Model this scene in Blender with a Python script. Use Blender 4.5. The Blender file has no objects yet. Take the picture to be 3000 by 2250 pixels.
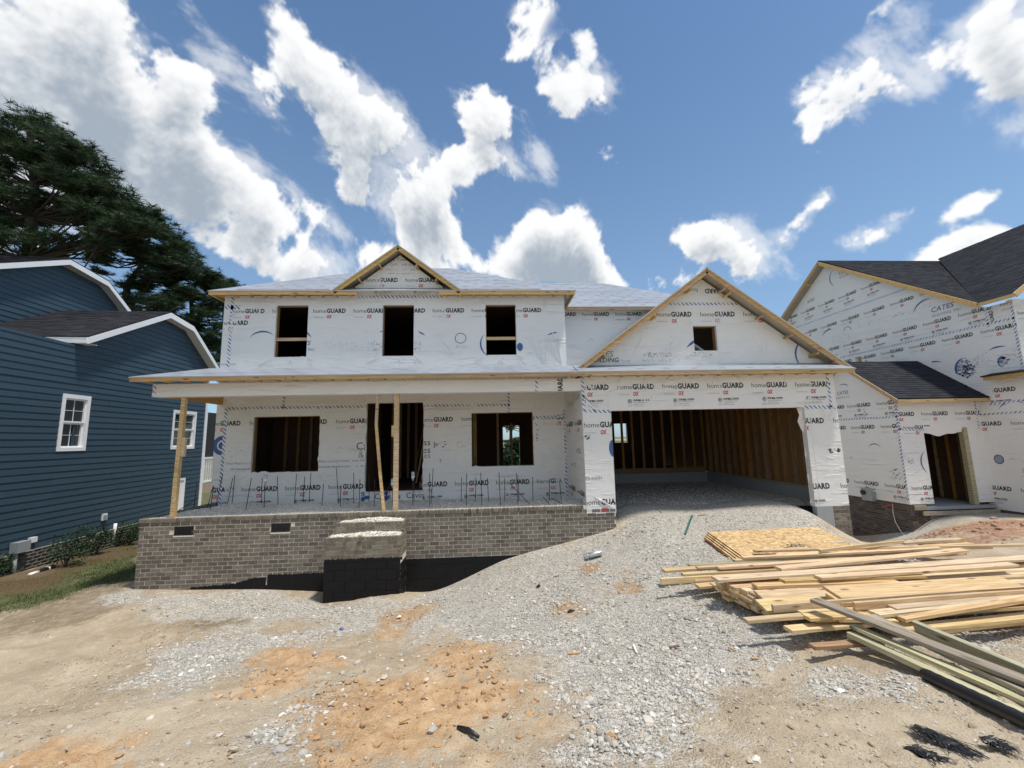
import bpy, bmesh, math, random
import numpy as np
from mathutils import Vector, Matrix
random.seed(7); rng = np.random.default_rng(11)
S = bpy.context.scene
COL = S.collection

# ------------------------------------------------------------------ camera
def cam_rot(yaw, pit, rol):
    yaw, pit, rol = [math.radians(a) for a in (yaw, pit, rol)]
    cy, sy, cp, sp, cr, sr = math.cos(yaw), math.sin(yaw), math.cos(pit), math.sin(pit), math.cos(rol), math.sin(rol)
    Ry = np.array([[cy, sy, 0], [-sy, cy, 0], [0, 0, 1]])
    B = np.array([[1, 0, 0], [0, 0, -1], [0, 1, 0]])
    Rp = np.array([[1, 0, 0], [0, cp, sp], [0, -sp, cp]])
    Rr = np.array([[cr, -sr, 0], [sr, cr, 0], [0, 0, 1]])
    return Rr @ Rp @ B @ Ry
CM = cam_rot(-3.291, 7.609, -1.236)          # rows: camera right, down, forward
FL = 1196.0
def ray(x, y): return CM.T @ np.array([(x - 1500) / FL, (y - 1125) / FL, 1.0])
def atY(x, y, Y): d = ray(x, y); return d * (Y / d[1])
def atZ(x, y, Z): d = ray(x, y); return d * (Z / d[2])
def atX(x, y, X): d = ray(x, y); return d * (X / d[0])
cd = bpy.data.cameras.new('camera'); cam = bpy.data.objects.new('camera', cd); COL.objects.link(cam)
cd.sensor_width = 36; cd.lens = FL / 3000 * 36; cd.clip_start = 0.05; cd.clip_end = 3000
mw = Matrix.Identity(4)
for i in range(3):
    mw[i][0] = CM[0][i]; mw[i][1] = -CM[1][i]; mw[i][2] = -CM[2][i]
cam.matrix_world = mw; S.camera = cam

# ------------------------------------------------------------------ light
SUN = Vector((0.28, -0.15, 0.95)).normalized()
sl = bpy.data.lights.new('sun', 'SUN'); sl.energy = 3.6; sl.angle = math.radians(5); sl.color = (1.0, 0.95, 0.87)
so = bpy.data.objects.new('sun', sl); COL.objects.link(so); so.location = (20, 5, 60)
so.rotation_euler = SUN.to_track_quat('Z', 'Y').to_euler()
S.view_settings.view_transform = 'Standard'; S.view_settings.look = 'None'
S.view_settings.exposure = 0.15; S.view_settings.gamma = 1.0; S.view_settings.use_curve_mapping = False
try:
    S.cycles.max_bounces = 8; S.cycles.diffuse_bounces = 5
except Exception: pass

class N:                                      # tiny node-tree helper
    def __init__(s, nt): s.nt = nt; s.n = nt.nodes; s.l = nt.links
    def __call__(s, t, *ins, **kw):
        nd = s.n.new(t)
        for k, v in kw.items():
            if k.startswith('i_'): s.set(nd.inputs[k[2:].replace('_', ' ')], v)
            else: setattr(nd, k, v)
        for i, v in enumerate(ins):
            if v is not None: s.set(nd.inputs[i], v)
        return nd
    def set(s, sock, v):
        if isinstance(v, bpy.types.Node): v = v.outputs[0]
        if isinstance(v, bpy.types.NodeSocket): s.l.new(v, sock)
        else: sock.default_value = v
    def m(s, op, a, b=None, c=None, clamp=False):
        nd = s.n.new('ShaderNodeMath'); nd.operation = op; nd.use_clamp = clamp
        for i, v in enumerate((a, b, c)):
            if v is not None: s.set(nd.inputs[i], v)
        return nd.outputs[0]
    def v(s, op, a, b=None):
        nd = s.n.new('ShaderNodeVectorMath'); nd.operation = op
        s.set(nd.inputs[0], a)
        if b is not None: s.set(nd.inputs[3 if op == 'SCALE' else 1], b)
        return nd.outputs[1] if op in ('DOT_PRODUCT', 'LENGTH') else nd.outputs[0]
    def mr(s, v, a, b, c=0.0, d=1.0, smooth=True):
        nd = s.n.new('ShaderNodeMapRange'); nd.interpolation_type = 'SMOOTHSTEP' if smooth else 'LINEAR'
        for i, q in enumerate((v, a, b, c, d)): s.set(nd.inputs[i], q)
        return nd.outputs[0]
    def mix(s, f, a, b, bt='MIX'):
        nd = s.n.new('ShaderNodeMix'); nd.data_type = 'RGBA'; nd.blend_type = bt; nd.clamp_factor = True
        s.set(nd.inputs[0], f); s.set(nd.inputs[6], a); s.set(nd.inputs[7], b)
        return nd.outputs[2]
    def noise(s, vec, sc, det=4, rough=0.55, dist=0.0):
        nd = s.n.new('ShaderNodeTexNoise')
        if vec is not None: s.set(nd.inputs['Vector'], vec)
        nd.inputs['Scale'].default_value = sc; nd.inputs['Detail'].default_value = det
        nd.inputs['Roughness'].default_value = rough; nd.inputs['Distortion'].default_value = dist
        return nd.outputs[0]
    def vscale(s, vec, x, y, z):
        nd = s.n.new('ShaderNodeMapping'); s.set(nd.inputs[0], vec); nd.inputs['Scale'].default_value = (x, y, z)
        return nd.outputs[0]
def rgb(c): return (c[0], c[1], c[2], 1.0)

# ------------------------------------------------------------------ sky
def h2(ix, iy, s):
    n = (ix.astype(np.int64) * 374761393 + iy.astype(np.int64) * 668265263 + s * 974634777) & 0xffffffff
    n = ((n ^ (n >> 13)) * 1274126177) & 0xffffffff
    return ((n ^ (n >> 16)) & 0xffffff) / float(0xffffff)
def vnoise(x, y, s=0):
    ix = np.floor(x); iy = np.floor(y); fx = x - ix; fy = y - iy; fx = fx * fx * (3 - 2 * fx); fy = fy * fy * (3 - 2 * fy)
    a, b, c, d = h2(ix, iy, s), h2(ix + 1, iy, s), h2(ix, iy + 1, s), h2(ix + 1, iy + 1, s)
    return (a * (1 - fx) + b * fx) * (1 - fy) + (c * (1 - fx) + d * fx) * fy
def fbm(x, y, s=0, o=4, g=.5):
    t = np.zeros_like(x); a = 1.0; tot = 0
    for i in range(o):
        t += a * (vnoise(x, y, s + i) - .5); tot += a; a *= g; x = x * 2.03 + 17.1; y = y * 2.03 + 5.7
    return t / tot * 2

# procedural clouds, computed over the whole upper half of the sky (direction space), mixed over the Nishita sky
C0 = Vector((0.0, 0.80, 0.60)).normalized(); E1 = Vector((1, 0, 0)); E2 = C0.cross(E1) * -1
if E2.z < 0: E2 = -E2
def skyp(x, y):
    d = Vector(ray(x, y)); w = d.dot(C0); return (d.dot(E1) / w, d.dot(E2) / w)
# (px, py, half-length, half-width, angle of the long axis (deg, image, down-right positive), weight)
CL = [(60, 100, 260, 180, 25, 1.0), (300, 130, 190, 120, 50, .85), (90, 300, 260, 170, 20, 1.0), (330, 290, 220, 150, 40, 1.0), (520, 300, 150, 130, 40, 1.0), (590, 200, 90, 60, -20, .6), (280, 430, 240, 100, 15, .9), (470, 470, 190, 110, 40, .9), (620, 480, 150, 120, 55, 1.0), (680, 580, 110, 90, 55, .95), (520, 590, 150, 70, 20, .75), (150, 480, 200, 90, 10, .8),
      (640, 130, 130, 40, 62, .45), (720, 240, 120, 55, 45, .6), (770, 300, 70, 40, 50, .55),
      (865, 110, 75, 45, 55, .9), (870, 210, 90, 70, 30, .85), (990, 270, 130, 85, 30, 1.0), (1060, 350, 130, 90, 45, 1.0), (1140, 420, 130, 85, 45, .95), (1180, 500, 130, 90, 50, .9), (1060, 500, 170, 55, 40, .55), (1240, 590, 150, 60, 45, .65), (1120, 620, 170, 50, 40, .5), (960, 650, 150, 40, 38, .45), (1280, 690, 120, 40, 30, .4), (930, 480, 40, 30, 60, .35),
      (1390, 300, 75, 80, 50, .85), (1420, 400, 90, 90, 60, .9), (1480, 480, 80, 60, 60, .6), (1300, 460, 60, 40, 50, .5), (1640, 290, 100, 55, 65, .9), (1735, 230, 100, 50, 65, .9), (1730, 160, 60, 30, 60, .45), (1770, 440, 55, 35, 40, .35), (1560, 470, 90, 40, 65, .5), (1570, 60, 140, 40, -60, .22),
      (1600, 690, 90, 55, -15, 1.0), (1690, 720, 90, 60, 30, .9), (1580, 770, 130, 55, 10, .95), (1730, 790, 110, 50, 30, .9), (1480, 775, 90, 25, 5, .7), (1800, 830, 90, 30, 20, .8), (1960, 830, 75, 32, -10, .75),
      (2080, 690, 90, 45, -10, .95), (2180, 710, 110, 60, 5, 1.0), (2250, 770, 110, 45, 15, .85), (2330, 690, 60, 45, -20, .8), (2400, 625, 75, 40, -40, .95), (2520, 690, 60, 36, -25, .9), (2580, 665, 70, 30, -25, .8),
      (2370, 220, 110, 65, -10, 1.0), (2480, 200, 130, 80, -30, 1.0), (2580, 130, 130, 85, -40, 1.0), (2660, 60, 90, 60, -40, .95), (2440, 300, 80, 50, -20, .9), (2600, 240, 180, 85, -10, .95), (2760, 170, 150, 85, -30, 1.0), (2880, 80, 130, 80, -30, 1.0), (2960, 160, 110, 80, -20, .8), (2960, 240, 70, 40, -50, .5), (2560, 35, 70, 22, -35, .35), (2380, 400, 20, 22, 0, .5), (2400, 480, 28, 20, -60, .35), (2490, 500, 28, 24, 0, .35),
      (2870, 598, 70, 20, -25, .6), (2830, 710, 120, 34, -20, .6), (900, 790, 140, 45, 10, .9), (925, 745, 45, 30, 10, .9), (620, 690, 200, 34, 28, .4), (780, 720, 150, 34, 38, .4), (780, 640, 40, 26, 20, .6), (1130, 780, 220, 34, 8, .4), (850, 650, 90, 24, 60, .35),
      (-250, 250, 380, 330, 0, 1.0), (-400, 700, 300, 120, 0, .8), (3250, 250, 240, 120, 0, .9), (3500, 800, 300, 90, 0, .8), (1000, -350, 380, 120, 20, .8), (2300, -500, 420, 140, -10, .8), (150, -350, 420, 260, 0, .9)]
def dirs(w, h):
    u = (np.arange(w) + .5) / w; v = (np.arange(h) + .5) / h * .5; U, V = np.meshgrid(u, v)
    ph = -(U - .5) * 2 * np.pi; th = V * np.pi; return np.cos(th) * np.cos(ph), np.cos(th) * np.sin(ph), np.sin(th)
def clouds(Wd=3600, Hh=900):
    dx, dy, dz = dirs(Wd // 4, Hh // 4)
    wz = dx * C0.x + dy * C0.y + dz * C0.z; ok = wz > .12; wz = np.where(ok, wz, 1)
    px = (dx * E1.x + dy * E1.y + dz * E1.z) / wz; py = (dx * E2.x + dy * E2.y + dz * E2.z) / wz
    wx = px + fbm(px * 5, py * 5, 201, 4) * .035; wy = py + fbm(px * 5, py * 5, 231, 4) * .035
    acc = np.zeros_like(px); wis = np.zeros_like(px)
    for (x, y, a, b, ang, wg) in CL:
        cx, cy = skyp(x, y); ex = skyp(x + 4, y); ey = skyp(x, y + 4)
        sc = .5 * (math.hypot(ex[0] - cx, ex[1] - cy) + math.hypot(ey[0] - cx, ey[1] - cy)) / 4; t = -math.radians(ang); c, sn = math.cos(t), math.sin(t)
        X, Y = wx - cx, wy - cy; r = np.hypot((X * c + Y * sn) / (a * sc * 1.85), (-X * sn + Y * c) / (b * sc * 1.85))
        f = np.clip(1 - r, 0, 1); f = f * f * (3 - 2 * f) * (.9 * wg if wg > .6 else wg * 1.5)
        acc = 1 - (1 - acc) * (1 - np.clip(f, 0, .98))
    acc *= ok; seen = np.clip((np.hypot(px, py) - 1.6) / .9, 0, 1); seen = np.where(ok, seen, 1)
    qx, qy = dx / (dz + .18), dy / (dz + .18); away = np.clip(fbm(qx * 1.1, qy * 1.1, 251, 4) * 1.6 + .36, 0, 1)  # unseen clouds outside the view, cover raised to add white fill light
    acc = np.maximum(acc, away * seen)
    acc = np.repeat(np.repeat(acc, 4, 0), 4, 1)                       # smooth the upsampled mask
    for ax in (0, 1):
        for _ in range(2):
            cs = np.cumsum(np.concatenate([acc.take(range(-4, 0), ax) if ax else acc[:1].repeat(4, 0), acc, acc.take(range(0, 5), ax) if ax else acc[-1:].repeat(5, 0)], ax), ax)
            acc = (cs.take(range(9, cs.shape[ax]), ax) - cs.take(range(0, cs.shape[ax] - 9), ax)) / 9
    dx, dy, dz = dirs(Wd, Hh); st_ = 1.25 + dx * C0.x + dy * C0.y + dz * C0.z; qx = (dx * E1.x + dy * E1.y + dz * E1.z) / st_; qy = (dx * E2.x + dy * E2.y + dz * E2.z) / st_
    n0 = fbm(qx * 7.0, qy * 7.0, 301, 3); qx = qx + n0 * .022; qy = qy + fbm(qx * 7.0, qy * 7.0, 341, 2) * .022
    n1 = fbm(qx * 15, qy * 15, 311, 7, .66); n2 = 1 - np.abs(fbm(qx * 20, qy * 20, 331, 5, .58)) * 2.6
    n = n1 * 1.45 + (n2 - .45) * .42
    d = acc * 1.12 + n * (.76 + .30 * acc) - .395
    al = np.clip(d / .37, 0, 1); al = al * al * (3 - 2 * al) * np.clip(acc / .12, 0, 1)
    n3 = fbm((qx - .75 * qy) * 11, (qy + .75 * qx) * 22, 361, 6, .66); wp = np.clip((acc * .95 + n3 * 1.1 + n1 * .4 - .26) / .75, 0, 1); al = np.maximum(al, wp * wp * (3 - 2 * wp) * .64 * np.clip(acc / .10, 0, 1))
    den = np.clip(d, 0, 1.2)
    sh = np.zeros_like(den); wsum = 0
    for i_, st in enumerate((6, 14, 26, 44, 70)):                      # light comes from above: density overhead shades what is below
        up = np.concatenate([den[st:], np.zeros((st, den.shape[1]))], 0); sh += up * (1 - .1 * i_); wsum += 1 - .1 * i_
    sh = sh / wsum
    br = 1.20 - sh * 1.25 + (n1 * .55) + (n2 - .5) * .22 - den * .12; br = np.clip(br, .0, 1); br = br * br * (3 - 2 * br)
    out = np.zeros((Hh * 2, Wd, 4), np.float32); out[..., 3] = 1; out[Hh:, :, 0] = al; out[Hh:, :, 1] = br
    return out
CW, CH_ = 3600, 900
img = bpy.data.images.new('cloud_map', CW, CH_ * 2, alpha=False, float_buffer=True); img.colorspace_settings.name = 'Non-Color';
img.pixels.foreach_set(clouds(CW, CH_).ravel()); img.update(); img.pack()
W = bpy.data.worlds.new('World'); S.world = W; W.use_nodes = True
W.node_tree.nodes.clear(); k = N(W.node_tree)
sky = k('ShaderNodeTexSky'); sky.sky_type = 'NISHITA'; sky.sun_disc = False
sky.sun_elevation = math.asin(SUN.z); sky.sun_rotation = math.atan2(SUN.x, SUN.y)
sky.altitude = 80; sky.air_density = 1.0; sky.dust_density = 0.6; sky.ozone_density = 2.5
SKY_STRENGTH = 0.12
dirv = k('ShaderNodeTexCoord').outputs['Generated']; dz = k('ShaderNodeSeparateXYZ', dirv).outputs[2]
env = k('ShaderNodeTexEnvironment', dirv); env.image = img; env.interpolation = 'Cubic'
skyc = k.mix(1.0, sky.outputs[0], rgb((0.78, 0.96, 1.04)), 'MULTIPLY')
haze = k.mix(k.mr(dz, 0.90, 0.05, 0.0, 0.42), skyc, rgb((3.0, 4.3, 5.9)))
sp = k('ShaderNodeSeparateColor', env.outputs['Color']); ccol = k.mix(sp.outputs[1], rgb((0.34, 0.40, 0.47)), rgb((0.90, 0.905, 0.91)))
clo = k.mix(1.0, ccol, rgb((1 / SKY_STRENGTH,) * 3), 'MULTIPLY')
fin = k.mix(sp.outputs[0], haze, clo)
bg = k('ShaderNodeBackground', fin, SKY_STRENGTH)
k('ShaderNodeOutputWorld', bg)

# ------------------------------------------------------------------ helpers
class MB:
    def __init__(s): s.v = []; s.f = []; s.m = []
    def add(s, vs, fs, mi=0):
        o = len(s.v); s.v += [tuple(map(float, q)) for q in vs]
        s.f += [tuple(i + o for i in f) for f in fs]; s.m += [mi] * len(fs)
        return s
    def box(s, x0, x1, y0, y1, z0, z1, mi=0):
        vs = [(x, y, z) for z in (z0, z1) for y in (y0, y1) for x in (x0, x1)]
        return s.add(vs, [(0, 2, 3, 1), (4, 5, 7, 6), (0, 1, 5, 4), (2, 6, 7, 3), (0, 4, 6, 2), (1, 3, 7, 5)], mi)
    def hexa(s, p, mi=0):                    # 8 points: bottom ring 4, top ring 4
        return s.add(p, [(3, 2, 1, 0), (4, 5, 6, 7), (0, 1, 5, 4), (1, 2, 6, 5), (2, 3, 7, 6), (3, 0, 4, 7)], mi)
    def beam(s, a, b, w, h, up=(0, 0, 1), mi=0):   # a->b centre line, w sideways, h along up
        a = Vector(a); b = Vector(b); d = (b - a).normalized(); u = Vector(up); sd = d.cross(u).normalized(); u = sd.cross(d)
        p = []
        for q in (a, b): p.append([q + sd * (w / 2 * i) + u * (h / 2 * j) for i, j in ((-1, -1), (1, -1), (1, 1), (-1, 1))])
        return s.hexa(p[0] + p[1], mi)
    def prism(s, poly, n, mi=0, side=None):   # poly list of 3D pts, extruded along n
        n = Vector(n); k = len(poly); a = [Vector(q) for q in poly]; b = [q + n for q in a]
        s.add(a, [tuple(range(k))], mi); s.add(b, [tuple(range(k - 1, -1, -1))], mi if side is None else side)
        for i in range(k):
            j = (i + 1) % k
            s.add([a[i], b[i], b[j], a[j]], [(0, 1, 2, 3)], mi if side is None else side)
        return s
    def tube(s, pts, r, n=8, mi=0, caps=True):
        pts = [Vector(q) for q in pts]; rings = []
        rr = r if isinstance(r, (list, tuple)) else [r] * len(pts)
        for i, q in enumerate(pts):
            d = (pts[min(i + 1, len(pts) - 1)] - pts[max(i - 1, 0)])
            d = d.normalized() if d.length > 1e-9 else Vector((0, 0, 1))
            u = d.orthogonal().normalized() if i == 0 else (u - d * u.dot(d)).normalized()
            w = d.cross(u)
            rings.append([q + (u * math.cos(t) + w * math.sin(t)) * rr[i] for t in [2 * math.pi * j / n for j in range(n)]])
        vs = [q for rg in rings for q in rg]; fs = []
        for i in range(len(pts) - 1):
            for j in range(n):
                fs.append((i * n + j, i * n + (j + 1) % n, (i + 1) * n + (j + 1) % n, (i + 1) * n + j))
        if caps: fs += [tuple(range(n - 1, -1, -1)), tuple((len(pts) - 1) * n + j for j in range(n))]
        return s.add(vs, fs, mi)
    def mesh(s, name, mats):
        me = bpy.data.meshes.new(name); me.from_pydata(s.v, [], s.f)
        for m in (mats if isinstance(mats, (list, tuple)) else [mats]): me.materials.append(m)
        me.polygons.foreach_set('material_index', s.m); me.update(); return me
    def build(s, name, mats, parent=None, smooth=False, recalc=True):
        me = s.mesh(name, mats)
        if recalc:
            bm = bmesh.new(); bm.from_mesh(me); bmesh.ops.recalc_face_normals(bm, faces=bm.faces); bm.to_mesh(me); bm.free()
        if smooth: me.polygons.foreach_set('use_smooth', [True] * len(me.polygons))
        return inst(name, me, parent)
def inst(name, me, parent=None, loc=None, rot=None, scale=None):
    o = bpy.data.objects.new(name, me); COL.objects.link(o)
    if parent is not None: o.parent = parent
    if loc is not None: o.location = loc
    if rot is not None: o.rotation_euler = rot
    if scale is not None: o.scale = scale
    return o
def T(o, label=None, cat=None, group=None, kind=None):
    if label: o['label'] = label
    if cat: o['category'] = cat
    if group: o['group'] = group
    if kind: o['kind'] = kind
    return o
def thing(name, loc, label, cat, group=None):
    o = bpy.data.objects.new(name, None); COL.objects.link(o); o.location = loc; o.empty_display_size = .2
    bpy.context.view_layer.update()
    return T(o, label, cat, group)
def keep(child, parent):                      # parent a world-space mesh to a thing standing elsewhere
    child.parent = parent; child.matrix_parent_inverse = Matrix.Translation(parent.location).inverted()
    return child
def np_mesh(name, V, F, mats, parent=None, smooth=False, attrs=None):
    me = bpy.data.meshes.new(name); V = np.asarray(V, np.float32); F = np.asarray(F, np.int32); n = F.shape[1]
    me.vertices.add(len(V)); me.vertices.foreach_set('co', V.ravel())
    me.loops.add(F.size); me.loops.foreach_set('vertex_index', F.ravel())
    me.polygons.add(len(F)); me.polygons.foreach_set('loop_start', np.arange(len(F), dtype=np.int32) * n)
    me.polygons.foreach_set('loop_total', np.full(len(F), n, np.int32))
    me.polygons.foreach_set('use_smooth', np.full(len(F), smooth))
    for m in (mats if isinstance(mats, (list, tuple)) else [mats]): me.materials.append(m)
    me.update(calc_edges=True)
    for nm, arr in (attrs or {}).items():
        a = me.color_attributes.new(nm, 'FLOAT_COLOR', 'POINT'); a.data.foreach_set('color', np.asarray(arr, np.float32).ravel())
    return inst(name, me, parent)
# ------------------------------------------------------------------ materials
def mat(name):
    m = bpy.data.materials.new(name); m.use_nodes = True; m.node_tree.nodes.clear()
    q = N(m.node_tree); b = q('ShaderNodeBsdfPrincipled'); q('ShaderNodeOutputMaterial', b)
    return m, q, b
def finish(q, b, col, rough=.7, bump=None, bs=.3, bd=.01, spec=None):
    q.set(b.inputs['Base Color'], col if not isinstance(col, tuple) else rgb(col)); q.set(b.inputs['Roughness'], rough)
    if spec is not None: b.inputs['Specular IOR Level'].default_value = spec
    if bump is not None:
        bn = q('ShaderNodeBump'); bn.inputs['Strength'].default_value = bs; bn.inputs['Distance'].default_value = bd
        q.set(bn.inputs['Height'], bump); q.l.new(bn.outputs[0], b.inputs['Normal'])
def rnd(q):      # per object + per island random value
    a = q('ShaderNodeObjectInfo').outputs['Random']; g = q('ShaderNodeNewGeometry').outputs['Random Per Island']
    return q.m('FRACT', q.m('ADD', a, g))
def pos(q): return q('ShaderNodeNewGeometry').outputs['Position']
def obj(q): return q('ShaderNodeTexCoord').outputs['Object']
def plain(name, c, rough=.6, var=.12, sc=6.0, metal=0, bump=.1, spec=None):
    m, q, b = mat(name); n = q.noise(obj(q), sc, 5, .6)
    col = q.mix(n, rgb([x * (1 - var) for x in c]), rgb([min(1, x * (1 + var)) for x in c]))
    finish(q, b, col, rough, q.noise(obj(q), sc * 8, 3), bump, .004, spec); b.inputs['Metallic'].default_value = metal
    return m
def wood(name, c1, c2, knots=True, dark=(.16, .075, .03), rough=.7, grey=0.0):
    m, q, b = mat(name); o = obj(q); r = rnd(q)
    off = q('ShaderNodeCombineXYZ', q.m('MULTIPLY', r, 37.0), q.m('MULTIPLY', r, 11.0), q.m('MULTIPLY', r, 23.0))
    oo = q.v('ADD', o, off.outputs[0])
    g = q.noise(q.vscale(oo, 1.2, 26, 26), 1.6, 6, .65, .6)
    f = q.noise(q.vscale(oo, 4, 160, 160), 1.0, 3, .6)
    col = q.mix(q.mr(g, .34, .66), rgb([x * .82 for x in c1]), rgb(c2))
    col = q.mix(q.mr(f, .50, .78, 0, .45), col, rgb([x * .55 for x in c1]))
    col = q.mix(q.mr(q.noise(oo, .8, 3), .4, .75, 0, .35), col, rgb([x * .72 for x in c2]))
    hv = q('ShaderNodeHueSaturation', i_Color=col, i_Hue=q.m('ADD', .49, q.m('MULTIPLY', r, .018)), i_Saturation=q.m('ADD', .82, q.m('MULTIPLY', q.m('FRACT', q.m('MULTIPLY', r, 7.3)), .34)), i_Value=q.m('ADD', .76, q.m('MULTIPLY', q.m('FRACT', q.m('MULTIPLY', r, 3.7)), .40)))
    col = hv.outputs[0]
    if knots:
        vo = q('ShaderNodeTexVoronoi'); q.set(vo.inputs['Vector'], q.vscale(oo, 3.2, 11, 11)); vo.inputs['Scale'].default_value = 1.0
        gate = q.mr(q('ShaderNodeSeparateColor', vo.outputs['Color']).outputs[0], .52, .54)
        kn = q.m('MULTIPLY', q.mr(vo.outputs['Distance'], .30, .08), gate)
        col = q.mix(q.m('MULTIPLY', kn, .85), col, rgb(dark))
    finish(q, b, col, rough, q.m('ADD', g, q.m('MULTIPLY', f, .5)), .25, .003)
    return m
def make_wrap():
    m, q, b = mat('house_wrap'); p = pos(q)
    n = q.noise(p, 1.1, 4, .6); fine = q.noise(p, 42, 3, .6)
    col = q.mix(n, rgb((.76, .745, .72)), rgb((.86, .845, .82)))
    col = q.mix(q.mr(fine, .42, .75, 0, .24), col, rgb((.55, .56, .58)))
    dirt = q.noise(p, 3.2, 6, .7)
    col = q.mix(q.mr(dirt, .62, .85, 0, .18), col, rgb((.52, .48, .42)))
    rot = q.n.new('ShaderNodeMapping'); q.set(rot.inputs[0], p); rot.inputs['Rotation'].default_value = (0, .6, .3); rot.inputs['Scale'].default_value = (1.0, 1.0, 5.5)
    wr = q.mr(q.noise(rot.outputs[0], .9, 4, .55, 1.2), .52, .80)
    rot2 = q.n.new('ShaderNodeMapping'); q.set(rot2.inputs[0], p); rot2.inputs['Rotation'].default_value = (0, -1.0, 0); rot2.inputs['Scale'].default_value = (.8, .8, 9)
    wr2 = q.mr(q.noise(rot2.outputs[0], 1.1, 3, .5, .8), .55, .85)
    gate = q.mr(q.noise(p, .55, 2), .45, .62)
    h = q.m('ADD', q.m('ADD', q.m('MULTIPLY', wr, .6), q.m('MULTIPLY', q.m('MULTIPLY', wr2, gate), 1.3)), q.m('MULTIPLY', fine, .08))
    h = q.m('ADD', h, q.m('MULTIPLY', q.noise(p, 2.2, 2), .8))
    finish(q, b, col, .52, h, .75, .034, .35)
    return m
WRAP = make_wrap()
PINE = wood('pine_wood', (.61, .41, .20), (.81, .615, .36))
FASC = wood('fascia_wood', (.56, .35, .14), (.74, .51, .25))
TREAT = wood('treated_wood', (.39, .355, .21), (.54, .49, .32), True, (.05, .035, .02))
GREYW = wood('weathered_wood', (.33, .27, .18), (.44, .36, .25), True, (.12, .08, .05))
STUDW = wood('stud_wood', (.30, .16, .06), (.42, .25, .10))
def make_osb():
    m, q, b = mat('strand_board'); o = obj(q)
    vo = q('ShaderNodeTexVoronoi'); q.set(vo.inputs['Vector'], q.vscale(o, 14, 34, 14)); vo.inputs['Scale'].default_value = 1.0; vo.inputs['Randomness'].default_value = 1
    vo2 = q('ShaderNodeTexVoronoi'); q.set(vo2.inputs['Vector'], q.vscale(o, 40, 17, 20)); vo2.inputs['Scale'].default_value = 1.0
    r = q('ShaderNodeSeparateColor', vo.outputs['Color']).outputs[0]; r2 = q('ShaderNodeSeparateColor', vo2.outputs['Color']).outputs[1]
    t = q.m('ADD', q.m('MULTIPLY', r, .6), q.m('MULTIPLY', r2, .4))
    cr = q.n.new('ShaderNodeValToRGB'); q.set(cr.inputs[0], t); e = cr.color_ramp.elements
    e[0].position = .1; e[0].color = rgb((.34, .20, .085)); e[1].position = .9; e[1].color = rgb((.74, .54, .29))
    x = e.new(.5); x.color = rgb((.55, .375, .18))
    finish(q, b, cr.outputs[0], .75, t, .25, .003); return m
OSB = make_osb()
INNER = plain('shade_dark_sheathing', (.085, .045, .025), .85, .35, 5)  # red-brown sheathing, darkened in colour so the rooms read as deep shade
OSBEDGE = plain('strand_board_edge', (.075, .032, .018), .85, .3, 30)
def make_underlay():
    m, q, b = mat('roof_underlayment'); p = pos(q)
    n = q.noise(p, 2.0, 4, .6); w = q.noise(q.vscale(p, 1.2, 6, 6), 2, 4, .6)
    col = q.mix(n, rgb((.25, .285, .33)), rgb((.33, .365, .41)))
    col = q.mix(q.mr(q.noise(q.vscale(p, 14, 2, 14), 1.5, 2), .5, .75, 0, .25), col, rgb((.20, .24, .29)))
    finish(q, b, col, .42, w, .4, .01, .5); return m
UNDER = make_underlay()
def make_shingle(name, c):
    m, q, b = mat(name); r = q('ShaderNodeNewGeometry').outputs['Random Per Island']; p = pos(q)
    g = q.noise(p, 90, 2, .7)
    col = q.mix(r, rgb([x * .62 for x in c]), rgb([x * 1.55 for x in c]))
    col = q.mix(q.mr(g, .45, .75, 0, .4), col, rgb([x * 2.2 for x in c]))
    col = q.mix(q.mr(q.noise(p, 1.4, 3), .4, .7, 0, .25), col, rgb([x * .7 for x in c]))
    finish(q, b, col, .88, g, .3, .003, .25); return m
SHING = make_shingle('charcoal_shingle', (.017, .019, .025)); SHING2 = make_shingle('brown_black_shingle', (.023, .0225, .027))
def make_siding():
    m, q, b = mat('navy_siding'); o = pos(q); n = q.noise(q.vscale(o, .6, .6, 14), 3, 5, .65); r = rnd(q)
    col = q.mix(q.m('ADD', q.m('MULTIPLY', n, .6), q.m('MULTIPLY', r, .3)), rgb((.027, .054, .080)), rgb((.044, .080, .112)))
    finish(q, b, col, .5, q.noise(q.vscale(o, 3, 3, 60), 3, 4), .15, .002, .35); return m
SIDING = make_siding()
WHITE = plain('white_trim_paint', (.80, .81, .82), .45, .04, 4, 0, .05)
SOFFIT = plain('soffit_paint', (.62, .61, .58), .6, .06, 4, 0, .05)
def make_brick(name, a, c, pale):
    m, q, b = mat(name); r = rnd(q); p = pos(q); r2 = q.m('FRACT', q.m('MULTIPLY', r, 5.13))
    col = q.mix(r, rgb(a), rgb(c))
    col = q.mix(q.mr(r2, .70, 1.0, 0, .65), col, rgb(pale))
    n = q.noise(q.vscale(p, 1, 1, 2.6), 16, 5, .7)
    col = q.mix(q.mr(n, .44, .74, 0, .4), col, rgb([min(1, x * 1.7) for x in c]))
    col = q.mix(q.mr(q.noise(p, 34, 4, .7), .55, .8, 0, .5), col, rgb([x * .45 for x in a]))
    finish(q, b, col, .9, q.noise(p, 60, 4, .7), .6, .005, .2); return m
BRICK = make_brick('grey_brown_brick', (.120, .102, .080), (.215, .185, .150), (.27, .24, .20))
BRICKD = make_brick('dark_brown_brick', (.070, .052, .045), (.135, .105, .090), (.17, .15, .135))
BRICKP = make_brick('pale_grey_brick', (.24, .22, .19), (.36, .335, .30), (.42, .39, .35))
MORTAR = plain('mortar', (.72, .665, .56), .95, .15, 20, 0, .4)
MORTARD = plain('mortar_grey', (.26, .245, .22), .95, .15, 20, 0, .4)
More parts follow.
